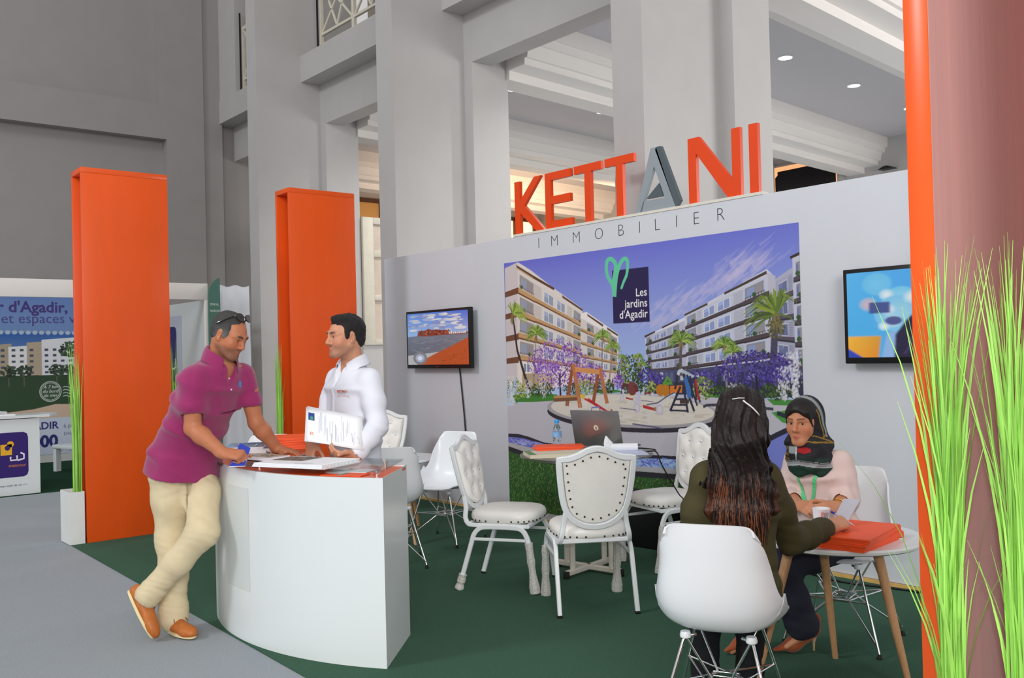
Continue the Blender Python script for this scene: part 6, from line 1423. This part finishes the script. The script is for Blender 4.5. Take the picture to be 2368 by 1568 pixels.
a.up().poly((176, 176, 198), [(2.838, 1.827), (2.98, 1.896), (2.974, 1.229), (2.825, 1.229)]).up()
facade([(2.844, 1.805), (2.979, 1.867), (2.975, 1.243), (2.832, 1.288)], 4, [(.12, .62, 'w'), (.7, .9, 'l')], (166, 168, 192), (84, 78, 92), DK2, (104, 112, 150), (50, 48, 60))
a.poly((198, 198, 216), [(2.972, 1.955), (3.036, 1.993), (3.031, 1.214), (2.974, 1.214)]).up()
facade([(2.977, 1.933), (3.034, 1.95), (3.032, 1.229), (2.974, 1.229)], 5, [(.35, .98, 'b')], (196, 197, 216), (74, 68, 78), DK2, (110, 122, 168), (40, 38, 50))
a.poly((56, 46, 46), [(2.952, 1.965), (3.036, 1.993), (3.035, 1.97), (2.958, 1.948)]).up()
a.poly((74, 78, 112), [(1.686, 1.224), (2.07, 1.227), (2.806, 1.288), (3.037, 1.229), (3.037, 1.049), (1.681, 1.079)]).up()
for k in range(26):
    x0 = .02+.036*k; c_ = [(1.686, 1.214), (3.036, 1.214), (3.04, 1.114), (1.683, 1.129)]; patch(rnd.choice([(150, 156, 190), (52, 54, 84), (200, 196, 200), (96, 100, 140), (60, 62, 92)]), c_, x0, .1, x0+.022, rnd.uniform(.5, .9))
a.up().poly((46, 50, 74), [(1.683, 1.126), (3.035, 1.164), (3.037, 1.042), (1.68, 1.045)]).up()
# foliage
def blob(c, ru, rv, cols, n, s0=.005, s1=.0125, dens=1.0):
    for k in range(int(n*2.6)):
        r_, t = math.sqrt(rnd.random()), rnd.uniform(0, 2*PI); p = (c[0]+ru*r_*math.cos(t)*rnd.uniform(.85, 1.1), c[1]+rv*r_*math.sin(t)*rnd.uniform(.85, 1.1)); s_ = rnd.uniform(s0, s1); t = rnd.uniform(0, PI)
        if not (s_ < p[0] < PW-s_ and s_ < p[1] < PH-s_): continue
        a.poly(rnd.choice(cols), [(p[0]+s_*math.cos(t+x)*(1, .6)[i % 2], p[1]+s_*math.sin(t+x)*(1, .6)[i % 2]) for i, x in enumerate((0, 1.2, 2.4, 3.5, 4.6, 5.5))])
        if k % 6 == 5: a.up(.05)
    a.up(.2)
def palm(c, r_, foot, w=.012, trunk=(150, 132, 118), cols=((96, 130, 50), (140, 170, 70), (70, 104, 44), (170, 190, 90))):
    m = lerp2(c, foot, .5); a.line(trunk, [c, (m[0]+(foot[0]-c[0])*.06, m[1]), foot], w, w*1.6).up(.2)
    for k in range(90):
        t = rnd.uniform(-.6, PI+.6); l = r_*rnd.uniform(.65, 1.05); d = (math.cos(t), math.sin(t)*.8); p1 = (c[0]+d[0]*l*.55, c[1]+d[1]*l*.6+.05*l); p2 = (c[0]+d[0]*l, c[1]+d[1]*l*.75-.22*l)
        if 0 < p2[0] < PW: a.line(rnd.choice(cols), [c, p1, p2], r_*.065, .002)
        if k % 5 == 4: a.up(.05)
    for k in range(8): t = rnd.uniform(-2.4, -.7); a.line((128, 116, 70), [c, (c[0]+.3*r_*math.cos(t), c[1]+.5*r_*math.sin(t))], r_*.08, .003)
    a.up(.2)
GR = [(40, 62, 30), (58, 84, 40), (80, 110, 50), (30, 48, 28)]; YG = [(150, 164, 80), (110, 130, 60), (184, 190, 110), (80, 104, 46)]; PU = [(150, 100, 200), (126, 74, 180), (178, 136, 214), (100, 56, 150)]; PD = [(76, 60, 150), (58, 44, 124), (100, 84, 180), (46, 36, 100)]
for (c, r_, cols, n) in (([(1.503, 1.184)][0], (.14, .16), GR, 200), ([(1.629, 1.17)][0], (.10, .14), GR, 120), ([(1.453, 1.199)][0], (.06, .12), YG, 40)): blob(c, *r_, cols, n)
for c, r_, f in (([(1.42, 1.323)][0], .055, [(1.409, 1.244)][0]), ([(1.591, 1.325)][0], .06, [(1.588, 1.237)][0]), ([(1.629, 1.27)][0], .05, [(1.626, 1.2)][0]), ([(1.221, 1.491)][0], .12, [(1.199, 1.183)][0]), ([(1.331, 1.405)][0], .095, [(1.274, 1.099)][0]), ([(0.417, 1.539)][0], .16, [(0.362, 1.046)][0])): palm(c, r_, f, .009)
a.line((52, 46, 50), [(0.123, 1.625), (0.157, 1.402), (0.249, 1.18), (0.332, 1.004)], .022, .035).up(); palm([(0.106, 1.729)][0], .21, [(0.118, 1.626)][0], .016, (70, 60, 50))
palm([(2.021, 1.441)][0], .15, [(2.004, 1.181)][0], .02, (96, 84, 84)); palm([(2.406, 1.401)][0], .12, [(2.421, 1.059)][0], .012, (140, 132, 140)); palm([(2.48, 1.35)][0], .10, [(2.466, 1.168)][0], .01, (110, 104, 116))
a.line((74, 70, 96), [(2.823, 1.48), (2.807, 1.303), (2.81, 1.081)], .05, .06).up(); palm([(2.837, 1.598)][0], .30, [(2.823, 1.466)][0], .05, (92, 84, 92), ((96, 120, 50), (140, 156, 60), (70, 92, 40), (120, 140, 50)))
blob([(2.827, 1.51)][0], .07, .08, [(96, 92, 60), (120, 112, 70), (80, 80, 50)], 40)
blob([(1.063, 1.183)][0], .19, .10, PU, 130); a.line((60, 44, 60), [(1.071, 1.167), (1.059, 1.081)], .012); a.line((48, 36, 44), [(0.704, 1.198), (0.706, 1.011)], .022); a.line((48, 36, 44), [(0.706, 1.133), (0.604, 1.23)], .01).line((48, 36, 44), [(0.707, 1.149), (0.807, 1.246)], .01).up(); blob([(0.678, 1.279)][0], .36, .20, PU, 420); blob([(0.53, 1.239)][0], .16, .06, PU, 80); blob([(1.372, 1.138)][0], .07, .06, PU, 40)
blob([(2.663, 1.229)][0], .33, .125, PD, 380); a.line((34, 30, 48), [(2.665, 1.184), (2.672, 1.079)], .02).up(); blob([(2.216, 1.158)][0], .13, .07, PD, 90); blob([(1.68, 1.176)][0], .09, .06, PD, 60); blob([(1.808, 1.144)][0], .08, .05, PD, 50); blob([(2.82, 1.192)][0], .12, .06, PD, 60)
# lawns, bushes, paving
a.poly((190, 188, 198), [(0, 0), (PW, 0), (PW, [(3.037, 1.033)][0][1]), [(2.763, 1.027)][0], [(2.222, 1.046)][0], [(1.568, 1.021)][0], [(0.691, 0.979)][0], [(0.107, 0.931)][0], (0, [(-0.03, 0.901)][0][1])]).up()
a.poly((60, 128, 50), [(0.083, 0.999), (0.32, 1.025), (0.668, 1.019), (0.666, 0.967), (0.369, 0.949), (0.12, 0.94)]).poly((66, 134, 56), [(1.063, 1.05), (1.365, 1.07), (1.427, 1.052), (1.194, 1.035)]).poly((64, 128, 56), [(2.202, 1.055), (2.436, 1.05), (2.435, 1.025), (2.221, 1.031)]).poly((70, 140, 60), [(2.745, 1.029), (3.037, 1.027), (3.036, 0.99), (2.796, 0.989)]).poly((70, 150, 60), [(2.777, 0.939), (3.035, 0.981), (3.031, 0.847), (2.861, 0.876)]).up()
for c, ru, rv, cols, n in (([(0.418, 1.05)][0], .10, .055, GR, 60), ([(0.518, 1.057)][0], .10, .06, GR, 70), ([(0.084, 1.042)][0], .13, .12, YG, 90), ([(0.217, 1.044)][0], .06, .06, YG, 40), ([(0.859, 1.062)][0], .12, .06, GR, 60), ([(0.996, 1.064)][0], .11, .08, YG, 80), ([(1.163, 1.083)][0], .07, .05, GR, 40), ([(1.282, 1.092)][0], .05, .06, GR, 40), ([(2.213, 1.095)][0], .10, .08, YG, 70), ([(2.36, 1.073)][0], .11, .04, GR, 60), ([(2.512, 1.076)][0], .10, .05, GR, 60), ([(2.764, 1.08)][0], .08, .05, GR, 50), ([(1.729, 1.088)][0], .05, .05, YG, 30), ([(2.868, 1.067)][0], .10, .05, GR, 60)): blob(c, ru, rv, cols, n)
def ell(col, c, px, py, n=48): a.poly(col, [(c[0]+px*math.cos(2*PI*k/n), c[1]+py*math.sin(2*PI*k/n)) for k in range(n)])
Q_ = [(0.535, 0.879), (2.355, 0.938), (1.48, 1.04), (1.47, 0.778)]
SC = ((Q_[0][0]+Q_[1][0])/2, (Q_[2][1]+Q_[3][1])/2); RX, RY = (Q_[1][0]-Q_[0][0])/2, (Q_[2][1]-Q_[3][1])/2
ell((44, 42, 54), (SC[0], SC[1]-.035), RX, RY); a.up(); ell((166, 164, 168), SC, RX, RY); a.up(); ell((216, 210, 200), (SC[0], SC[1]+.008), RX-.05, RY-.014); a.up()
for k in range(90): t, q = rnd.uniform(0, 6.28), math.sqrt(rnd.random()); a.disc(rnd.choice([(208, 202, 190), (222, 216, 208), (200, 192, 178)]), (SC[0]+(RX-.12)*q*math.cos(t), SC[1]+(RY-.04)*q*math.sin(t)), rnd.uniform(.02, .07), rnd.uniform(.004, .009), 10)
a.up()
a.line((60, 58, 72), [(2.207, 0.959), (2.239, 0.973), (2.395, 0.981), (2.582, 0.974), (2.795, 0.962)], .02).up()
# playground
WD, WD2 = (186, 116, 76), (150, 84, 52)
def bar(col, pts, w): a.line(col, pts, w).up(.1)
for e in ([(0.855, 1.27), (0.771, 0.926)], [(0.873, 1.27), (0.793, 0.924)], [(1.166, 1.239), (1.085, 0.962)], [(1.178, 1.239), (1.102, 0.959)]): bar(WD2, e, .020)
for e in ([(0.86, 1.275), (0.929, 0.913)], [(0.882, 1.274), (0.955, 0.916)], [(1.17, 1.243), (1.242, 0.957)], [(1.187, 1.243), (1.258, 0.96)]): bar(WD, e, .022)
for k in range(6): t = .12+.15*k; bar(WD, [lerp2(*[(0.86, 1.275), (0.929, 0.913)], t), lerp2(*[(0.882, 1.274), (0.955, 0.916)], t)], .02); bar(WD, [lerp2(*[(1.17, 1.243), (1.242, 0.957)], t), lerp2(*[(1.187, 1.243), (1.258, 0.96)], t)], .02)
bar((214, 150, 92), [(0.889, 1.229), (1.173, 1.208)], .04); bar((190, 140, 90), [(0.621, 0.987), (0.906, 0.999)], .04); bar((120, 84, 56), [(0.62, 0.971), (0.906, 0.987)], .03)
bar((190, 40, 50), [(0.956, 1.006), (1.296, 0.874)], .016); bar((190, 40, 50), [(1.031, 0.993), (1.276, 0.885)], .012); bar((110, 120, 190), [(1.065, 0.875), (1.075, 0.92), (1.155, 0.928), (1.184, 0.879)], .012); bar((220, 190, 60), [(0.946, 1.018), (0.999, 0.998)], .03); bar((190, 60, 50), [(1.28, 0.88), (1.301, 0.912)], .02)
a.poly((226, 190, 40), [(1.779, 1.109), (1.89, 1.108), (1.884, 1.037), (1.78, 1.038)]).up(.2).poly((90, 150, 60), [(1.824, 1.114), (1.875, 1.176), (1.896, 1.173), (1.934, 1.115)]).up(.2).poly((60, 110, 50), [(1.864, 1.135), (1.883, 1.156), (1.905, 1.133)]).poly((220, 120, 36), [(1.904, 1.106), (2.021, 1.112), (2.014, 1.05), (1.902, 1.043)]).up(.2).disc((190, 120, 30), [(1.81, 1.073)][0], .045, .045, 14).disc((190, 120, 30), [(1.859, 1.072)][0], .04, .045, 14).up(.2)
a.poly((228, 186, 40), [(1.49, 1.11), (1.551, 1.111), (1.548, 1.026), (1.487, 1.025)]).up(.2).disc((120, 60, 60), [(1.522, 1.082)][0], .05, .055, 14).up(.2); bar((90, 50, 46), [(1.411, 1.038), (1.439, 1.11), (1.482, 1.103)], .03); bar((110, 44, 44), [(1.555, 1.111), (1.579, 1.041)], .03)
a.poly((206, 208, 216), [(1.667, 0.963), (1.778, 0.98), (1.869, 1.029), (1.95, 1.061), (1.958, 1.049), (1.878, 1.01), (1.786, 0.961), (1.67, 0.949)]).up(.2); bar((90, 96, 110), [(1.667, 0.96), (1.778, 0.977), (1.869, 1.026), (1.95, 1.06)], .010)
NV = (40, 44, 66)
for e in ([(2.004, 1.103), (1.898, 0.92)], [(2.03, 1.107), (2.066, 0.915)], [(2.047, 1.11), (2.125, 0.925)], [(1.985, 1.197), (1.951, 1.082)], [(2.025, 1.21), (2.079, 1.057)]): bar(NV, e, .020)
bar((196, 202, 214), [(1.981, 1.187), (1.996, 1.214), (2.02, 1.22), (2.037, 1.204)], .028); bar((180, 188, 204), [(2.025, 1.217), (2.131, 1.172)], .024); bar((60, 110, 180), [(2.066, 1.177), (2.095, 1.024)], .06)
for e in ([(2.067, 1.19), (2.154, 0.966)], [(2.126, 1.171), (2.181, 0.99)], [(2.097, 1.18), (2.112, 1.018)], [(2.134, 1.167), (2.148, 1.005)]): bar(NV, e, .016)
for e in ([(1.955, 1.048), (2.048, 1.052)], [(1.936, 1.007), (2.064, 1.013)], [(1.92, 0.966), (2.066, 0.97)], [(1.905, 0.925), (2.068, 0.926)]): bar(NV, e, .014)
bar((176, 40, 44), [(2.142, 1.151), (2.17, 1.006)], .018); a.poly((74, 56, 56), [(1.992, 1.008), (2.081, 1.01), (2.077, 0.98), (1.994, 0.977)]).up(.2)
for (x, y, s_) in (([(1.675, 0.938)][0] + (.72,)), ([(1.478, 1.003)][0] + (.42,)), ([(1.679, 1.046)][0] + (.3,))):
    a.poly((184, 44, 44), [(x-.06*s_, y+.03*s_), (x+.10*s_, y+.0*s_), (x+.10*s_, y-.03*s_), (x-.06*s_, y-.005*s_)]).poly((150, 120, 100), [(x+.10*s_, y+.01*s_), (x+.22*s_, y+.01*s_), (x+.20*s_, y-.04*s_), (x+.08*s_, y-.03*s_)]).up(.2).poly((196, 196, 222), [(x-.16*s_, y+.16*s_), (x-.10*s_, y+.17*s_), (x-.09*s_, y+.04*s_), (x-.13*s_, y+.04*s_)]).up(.2)
    for q in (-.15, .17): a.disc((196, 190, 214), (x+q*s_, y-.01*s_-.02*q), .05*s_, .055*s_, 16).up(.1).disc((216, 210, 204), (x+q*s_, y-.01*s_-.02*q), .03*s_, .033*s_, 14).up(.1)
    for k in range(4): bar((220, 220, 230), [(x-.02*s_, y-(.05+.03*k)*s_), (x+.03*s_, y-(.055+.03*k)*s_)], .008*s_)
    bar((96, 92, 130), [(x-.22*s_, y-.18*s_), (x+.1*s_, y-.20*s_), (x+.2*s_, y-.21*s_)], .016*s_)
# ponds and fountains
a.poly((44, 42, 58), [(0.005, 0.657), (0.138, 0.661), (0.286, 0.643), (0.478, 0.606), (0.709, 0.598), (0.708, 0.567), (0.5, 0.573), (0.284, 0.582), (0.002, 0.591)]).up(.2).poly((112, 116, 196), [(0.004, 0.628), (0.212, 0.626), (0.406, 0.596), (0.64, 0.582), (0.639, 0.551), (0.307, 0.529), (0.001, 0.572)]).up(.2)
for k in range(70): p = lerp2(*[(0.033, 0.593), (0.523, 0.562)], rnd.random()); a.line(rnd.choice([(150, 156, 220), (90, 92, 176), (172, 178, 228)]), [(p[0], p[1]+rnd.uniform(-.02, .03)), (p[0]+.05, p[1]+rnd.uniform(-.02, .03))], .007)
a.up().poly((176, 174, 176), [(0.002, 0.578), (0.209, 0.558), (0.428, 0.537), (0.905, 0.508), (0.904, 0.462), (0.635, 0.457), (0.305, 0.489), (-0, 0.532)]).up()
a.poly((40, 38, 50), [(1.203, 0.565), (2.029, 0.593), (2.028, 0.567), (1.202, 0.534)]).up(.2).poly((140, 172, 222), [(1.202, 0.534), (2.028, 0.569), (2.026, 0.5), (1.2, 0.467)]).up(.2)
for k in range(60): p = lerp2(*[(1.283, 0.52), (1.993, 0.544)], rnd.random()); a.line(rnd.choice([(110, 130, 210), (170, 196, 234), (96, 96, 186)]), [(p[0], p[1]+rnd.uniform(-.05, .03)), (p[0]+.06, p[1]+rnd.uniform(-.05, .03))], .008)
a.up().poly((172, 172, 176), [(0.904, 0.474), (1.479, 0.483), (2.435, 0.514), (2.434, 0.469), (1.477, 0.434), (0.903, 0.432)]).up()
a.poly((118, 128, 206), [(2.475, 0.612), (2.813, 0.786), (2.957, 0.844), (3.022, 0.861), (3.02, 0.609), (2.685, 0.51), (2.435, 0.533)]).up(.2).line((40, 40, 60), [(2.437, 0.597), (2.814, 0.791), (2.958, 0.855), (3.023, 0.87)], .035).up(.2).line((40, 40, 60), [(2.822, 0.938), (2.933, 0.905), (3.023, 0.889)], .03).up()
for (x, y), h_, n in zip([(0.064, 0.959), (0.292, 1.04), (0.486, 1.043), (2.88, 1.083), (2.966, 1.099), (2.491, 1.092)], (.28, .16, .14, .22, .30, .10), (70, 26, 22, 50, 110, 20)):
    a.al = .5
    for k in range(n*3):
        q = rnd.random(); p = (x+rnd.gauss(0, .014+.02*q), y+h_*q-.06)
        if .01 < p[0] < PW-.01: a.disc(rnd.choice([(226, 226, 236), (206, 206, 222), (240, 240, 246)]), p, rnd.uniform(.003, .008), rnd.uniform(.004, .012), 7)
a.al = 1; a.up()
# foreground grass
GE = [(-0.001, 0.522), (0.132, 0.501), (0.304, 0.471), (0.635, 0.442), (0.924, 0.431), (1.477, 0.423), (1.848, 0.433), (2.433, 0.45)]; GE = GE+[(3.012, 0.454)]
a.poly((38, 40, 48), [(0, GE[0][1]+.03)]+[(p[0], p[1]+.022) for p in GE]+[(PW, 0), (0, 0)]).up().poly((44, 86, 40), [(0, GE[0][1]-.005)]+[(p[0], p[1]-.02) for p in GE]+[(PW, 0), (0, 0)]).up()
def gtop(u):
    for p, q in zip([(0, GE[0][1])]+GE, GE+[(PW, GE[-1][1])]):
        if p[0] <= u <= q[0]: return p[1]+(q[1]-p[1])*(u-p[0])/max(q[0]-p[0], 1e-6)
    return GE[-1][1]
for k in range(9000):
    u = rnd.uniform(.012, PW-.02); v = rnd.uniform(.0, gtop(u)-.03); t = rnd.gauss(PI/2, .6); l = rnd.uniform(.012, .026); q = (u+l*math.cos(t), v+l*math.sin(t))
    a.poly(rnd.choice([(66, 116, 52), (92, 142, 66), (36, 72, 34), (52, 100, 44), (120, 160, 84), (26, 54, 28), (150, 170, 100)]), [(u-.003, v), (u+.003, v), q])
a.up()
# logo panel
X = [(1.344, 2.002), (1.726, 2.01), (1.719, 1.588), (1.338, 1.589)]; u0, u1, v1, v0 = (X[0][0]+X[3][0])/2, (X[1][0]+X[2][0])/2, (X[0][1]+X[1][1])/2, (X[2][1]+X[3][1])/2
a.rect((34, 28, 78), u0, v0, u1, v1).up(2)
for k, s_ in enumerate(('Les', 'jardins', "d'Agadir")): a.text((244, 244, 248), s_, u1-.02, v0+.20-.082*k, .088, align='RIGHT', bold=.0005)
MT = (98, 204, 160)
a.up().line(MT, [p.to_2d() for p in bez([(*p, 0) for p in [(1.361, 1.81), (1.353, 1.891), (1.373, 1.981), (1.384, 2.033), (1.37, 2.072), (1.329, 2.099), (1.292, 2.087), (1.28, 2.034), (1.292, 1.964), (1.333, 1.908), (1.348, 1.876)]], 6)], .040, .030).up(.2).line(MT, [p.to_2d() for p in bez([(*p, 0) for p in [(1.358, 1.799), (1.37, 1.882), (1.39, 1.972), (1.426, 2.044), (1.464, 2.083), (1.501, 2.08), (1.51, 2.037), (1.497, 1.963), (1.462, 1.906), (1.435, 1.855)]], 6)], .044, .022)
tag(a.grid('poster', M['print'], lambda u, v: (u*0+WX-.0022, 6.492-u, .080+v), PW, PH, 290), 'large printed poster of apartment buildings, palms and a playground on the white wall', 'poster')
# ---------------------------------------------------------------- the neighbouring booth at the far end
fb = thing('booth_fascia', 'white fascia band and posts of the neighbouring booth at the far left', 'booth frame', (2.2, 11.55, .006))
MB().box((-1.2, -.02, 2.215), (2.40, .02, 2.42), .003).build('fascia_board', M['white'], fb)
MB().box((2.36, -.02, 0), (2.40, .02, 2.215), .003).build('post', M['white'], fb)
MB().box((2.375, .02, 2.30), (2.40, 3.4, 2.42)).build('side_board', M['white'], fb)
bw = mat('booth_panel', (206, 208, 206), .6)
struct('wall_booth_side', MB().box((4.565, 11.58, .006), (4.60, 14.98, 2.22)), bw)
a = Art(); a.rect((184, 186, 200), 0, .0, .9, 1.55).up()
rr = [(.24+.47*x, .44+.97*y) for x, y in ((.16, 0), (.84, 0), (.95, .02), (1, .08), (1, .92), (.95, .98), (.84, 1), (.16, 1), (.05, .98), (0, .92), (0, .08), (.05, .02))]
a.poly((36, 30, 92), rr).up().line((230, 230, 240), [(.65, .98), (.67, .86), (.58, .84), (.52, .85), (.52, .92)], .024).line((230, 230, 240), [(.46, .92), (.46, .85), (.36, .84), (.34, .92)], .024).text((226, 170, 50), 'mansour', .66, .62, .09, align='RIGHT')
tag(a.build('booth_poster', M['print'], lambda u, v, h: (4.5635-h, 13.26-u, .51+v), None, .0006), 'navy rounded logo poster on the side panel just right of the first orange pylon', 'poster')
# green totem banner and white cloth
b = MB(); b.prism([(4.585, .006), (4.735, .006), (4.735, 2.50), (4.70, 2.485), (4.64, 2.43), (4.60, 2.36), (4.588, 2.28)], 11.47, 11.50, lambda x, z, h: (x, h, z))
tb = b.build('totem_banner', mat('green_banner', (74, 116, 104), .6)); tag(tb, 'tall narrow green banner with a curved top and white lettering DYAR AL MANSOUR', 'banner')
for tx_, u_, v_ in (('DYAR AL', .020, .085), ('MANSOUR', .013, .030)):
    a = Art(); a.text((222, 230, 226), tx_, u_, v_, .027); a.build('banner_lettering', M['print'], lambda u, v, h: (4.585+u, 11.4695-h, 2.02+v*1.5), tb)
b = MB(); n = 26; rows = []
for j_ in range(9):
    z = .012+2.398*j_/8; rows.append([(4.74+.43*(i/n)*(1+.04*(1-j_/8)), 11.62+.006*math.sin(i*.7+j_*.2)*(1.2-j_/10)-.05*(i/n)**3, z+(.012*math.sin(i*.5) if j_ == 8 else 0)) for i in range(n+1)])
b.loft(rows, close=False, cap=False); o = tag(b.build('cloth_panel', M['fabric'], None, 180), 'white cloth panel hanging between the green banner and the grey pier', 'cloth')
md = o.modifiers.new('thick', 'SOLIDIFY'); md.thickness = .004
# poster on the booth's back wall
a = Art(); rnd = random.Random(31); w_, h_ = 3.5, 2.42
a.poly(0, [(0, 0), (w_, 0), (w_, h_), (0, h_)], [(150, 176, 206), (150, 176, 206), (96, 128, 186), (96, 128, 186)]).up()
a.poly(0, [(0, .62), (w_, .62), (w_, 1.78), (0, 1.84)], [(150, 190, 222), (160, 196, 226), (36, 92, 170), (30, 84, 164)]).up()
for k in range(40): u = w_*k/39; a.disc((176, 196, 216), (u, 1.84-.06*k/39), .035, .03, 10)
a.up().text((66, 52, 120), "Au coeur d'Agadir,", 2.79, 2.10, .225, align='RIGHT', bold=.006).text((70, 62, 130), 'balcon, mer et espaces verts', 3.22, 1.94, .205, align='RIGHT').up()
for (x0, x1, y1, y1b, c) in ((1.2, 1.48, 1.42, 1.42, (214, 216, 222)), (1.55, 1.86, 1.55, 1.58, (226, 228, 232)), (1.84, 2.02, 1.60, 1.62, (176, 162, 140)), (1.98, 2.36, 1.55, 1.58, (232, 233, 236)), (2.22, 2.44, 1.64, 1.66, (184, 168, 146)), (2.42, 3.0, 1.70, 1.76, (228, 230, 236))):
    fy = lambda y: 1.14+(y-.86)*.66
    a.poly(c, [(x0, fy(.86)), (x1, fy(.86)), (x1, fy(y1b)), (x0, fy(y1))]).up(.2)
    for r_ in range(5):
        for q in range(max(1, int((x1-x0)/.11))): z = fy(.95+.125*r_); a.rect((72, 80, 100), x0+.04+.11*q, z, x0+.09+.11*q, z+.034)
    a.up(.2)
a.poly((44, 72, 44), [(0, .62), (w_, .62), (w_, 1.16), (2.0, 1.18), (1.0, 1.15), (0, 1.12)]).up()
def fol(u, v, ru, rv, cols, n):
    for k in range(n):
        t, q = rnd.uniform(0, 6.3), math.sqrt(rnd.random()); a.disc(rnd.choice(cols), (u+ru*q*math.cos(t), v+rv*q*math.sin(t)), rnd.uniform(.012, .03), rnd.uniform(.01, .022), 6)
    a.up(.2)
DG = [(40, 58, 44), (54, 76, 56), (32, 46, 38), (70, 92, 70)]
for u in (1.55, 1.75, 1.98, 2.18, 2.62, 2.78): a.line((96, 92, 84), [(u, 1.02), (u, 1.20)], .016); fol(u, 1.24, .10, .085, DG, 60)
a.line((70, 62, 56), [(2.95, 1.1), (2.92, 1.5)], .04); fol(2.92, 1.55, .26, .13, DG, 160); fol(.9, 1.15, .5, .1, DG, 120)
a.poly((206, 180, 158), [(0, .50), (w_, .48), (w_, .66), (3.0, .72), (2.6, .74), (2.3, .68), (1.6, .62), (0, .60)]).up()
a.poly((196, 206, 224), [(0, 0), (w_, 0), (w_, .54), (0, .54)]).up()
SC_ = (2.53, .93)
for r_, c in ((.150, (226, 232, 228)), (.142, (58, 84, 60)), (.130, (226, 232, 228)), (.124, (58, 84, 60))): a.disc(c, SC_, r_, r_, 40).up(.2)
for k, t in enumerate(('A 7 km', 'du bord', 'de mer')): a.text((226, 232, 228), t, SC_[0], SC_[1]+.045-.062*k, .066, align='CENTER', shear=.25)
for k in range(4): a.line((200, 210, 206), [(2.70+.03*i, .85+.045*k+.012*math.sin(i*1.3)) for i in range(14)], .010)
a.up().text((44, 40, 116), 'AGADIR', 2.63, .38, .15, align='RIGHT', bold=.004).text((60, 60, 120), '\u00e0 partir de', 2.70, .385, .085).text((44, 40, 116), '2 000', 2.62, .12, .24, align='RIGHT', bold=.010).text((60, 60, 120), 'DHS', 2.70, .27, .07).text((120, 124, 150), '/ m\u00b2 la parcelle', 2.62, .03, .05)
o = a.grid('booth_poster', M['print'], lambda u, v: (1.05+u, u*0+15.03, .12+v), w_, h_, 170)
tag(o, 'blue printed poster with French text and white apartment blocks at the far left', 'poster')
struct('wall_booth_far', MB().box((-1.0, 15.035, .006), (4.565, 15.053, 2.45)), bw)
# its counter, bench and chair
k_ = thing('booth_counter', 'white counter with a navy rounded logo at the far left edge', 'counter', (2.645, 11.615, .006), R(0))
MB().prism([(-1.2, 0), (0, 0), (-.05, .40), (-1.2, .40)], 0, .845).build('counter_body', M['lam'], k_)
MB().prism([(-1.25, -.03), (.10, -.03), (.26, .30), (.12, .46), (-1.25, .46)], .855, .885).build('countertop', M['lam'], k_)
a = Art(); rr = [(-.52+.40*x, .20+.50*y) for x, y in ((.12, 0), (.88, 0), (.97, .04), (1, .12), (1, .88), (.97, .96), (.88, 1), (.12, 1), (.03, .96), (0, .88), (0, .12), (.03, .04))]
a.poly((48, 26, 110), rr).up().rect((236, 180, 40), -.40, .45, -.285, .57).disc((236, 180, 40), (-.30, .57), .035, .035, 16).up().disc((48, 26, 110), (-.33, .53), .028, .028, 14).up()
a.line((236, 236, 244), [(-.20, .47), (-.165, .45), (-.165, .40), (-.23, .385)], .018).line((236, 236, 244), [(-.235, .44), (-.235, .39), (-.30, .39), (-.30, .43)], .018).up().text((226, 140, 50), 'mansour', -.145, .315, .05, align='RIGHT').text((80, 70, 110), 'un nouveau style de vie', -.19, .10, .034, align='RIGHT').line((150, 140, 160), [(-.18, .11), (-.135, .11)], .004)
a.build('counter_print', M['print'], lambda u, v, h: (u, -.0012-h, v), k_, .0004)
flat_thing("booklet", 'open booklet lying on the white counter at the far left', 'booklet', [(2.20, 11.72, .8915), (2.42, 11.70, .8915), (2.44, 11.88, .8915), (2.22, 11.90, .8915)], .01, M['paper'])
t = thing('white_bench', 'small white square-legged table in front of the far left poster', 'table', (3.40, 13.40, .012), R(18))
MB().box((-.05, -.30, .31), (.75, .30, .36), .006).build('tabletop', M['lam'], t)
for x in (0, .70):
    for y in (-.26, .26): MB().box((x-.035, y-.035, 0), (x+.035, y+.035, .31)).build('leg', M['lam'], t)
banquet_chair('white studded chair showing only its top behind the far left counter', (2.42, 12.35, .012), R(200), (), False)
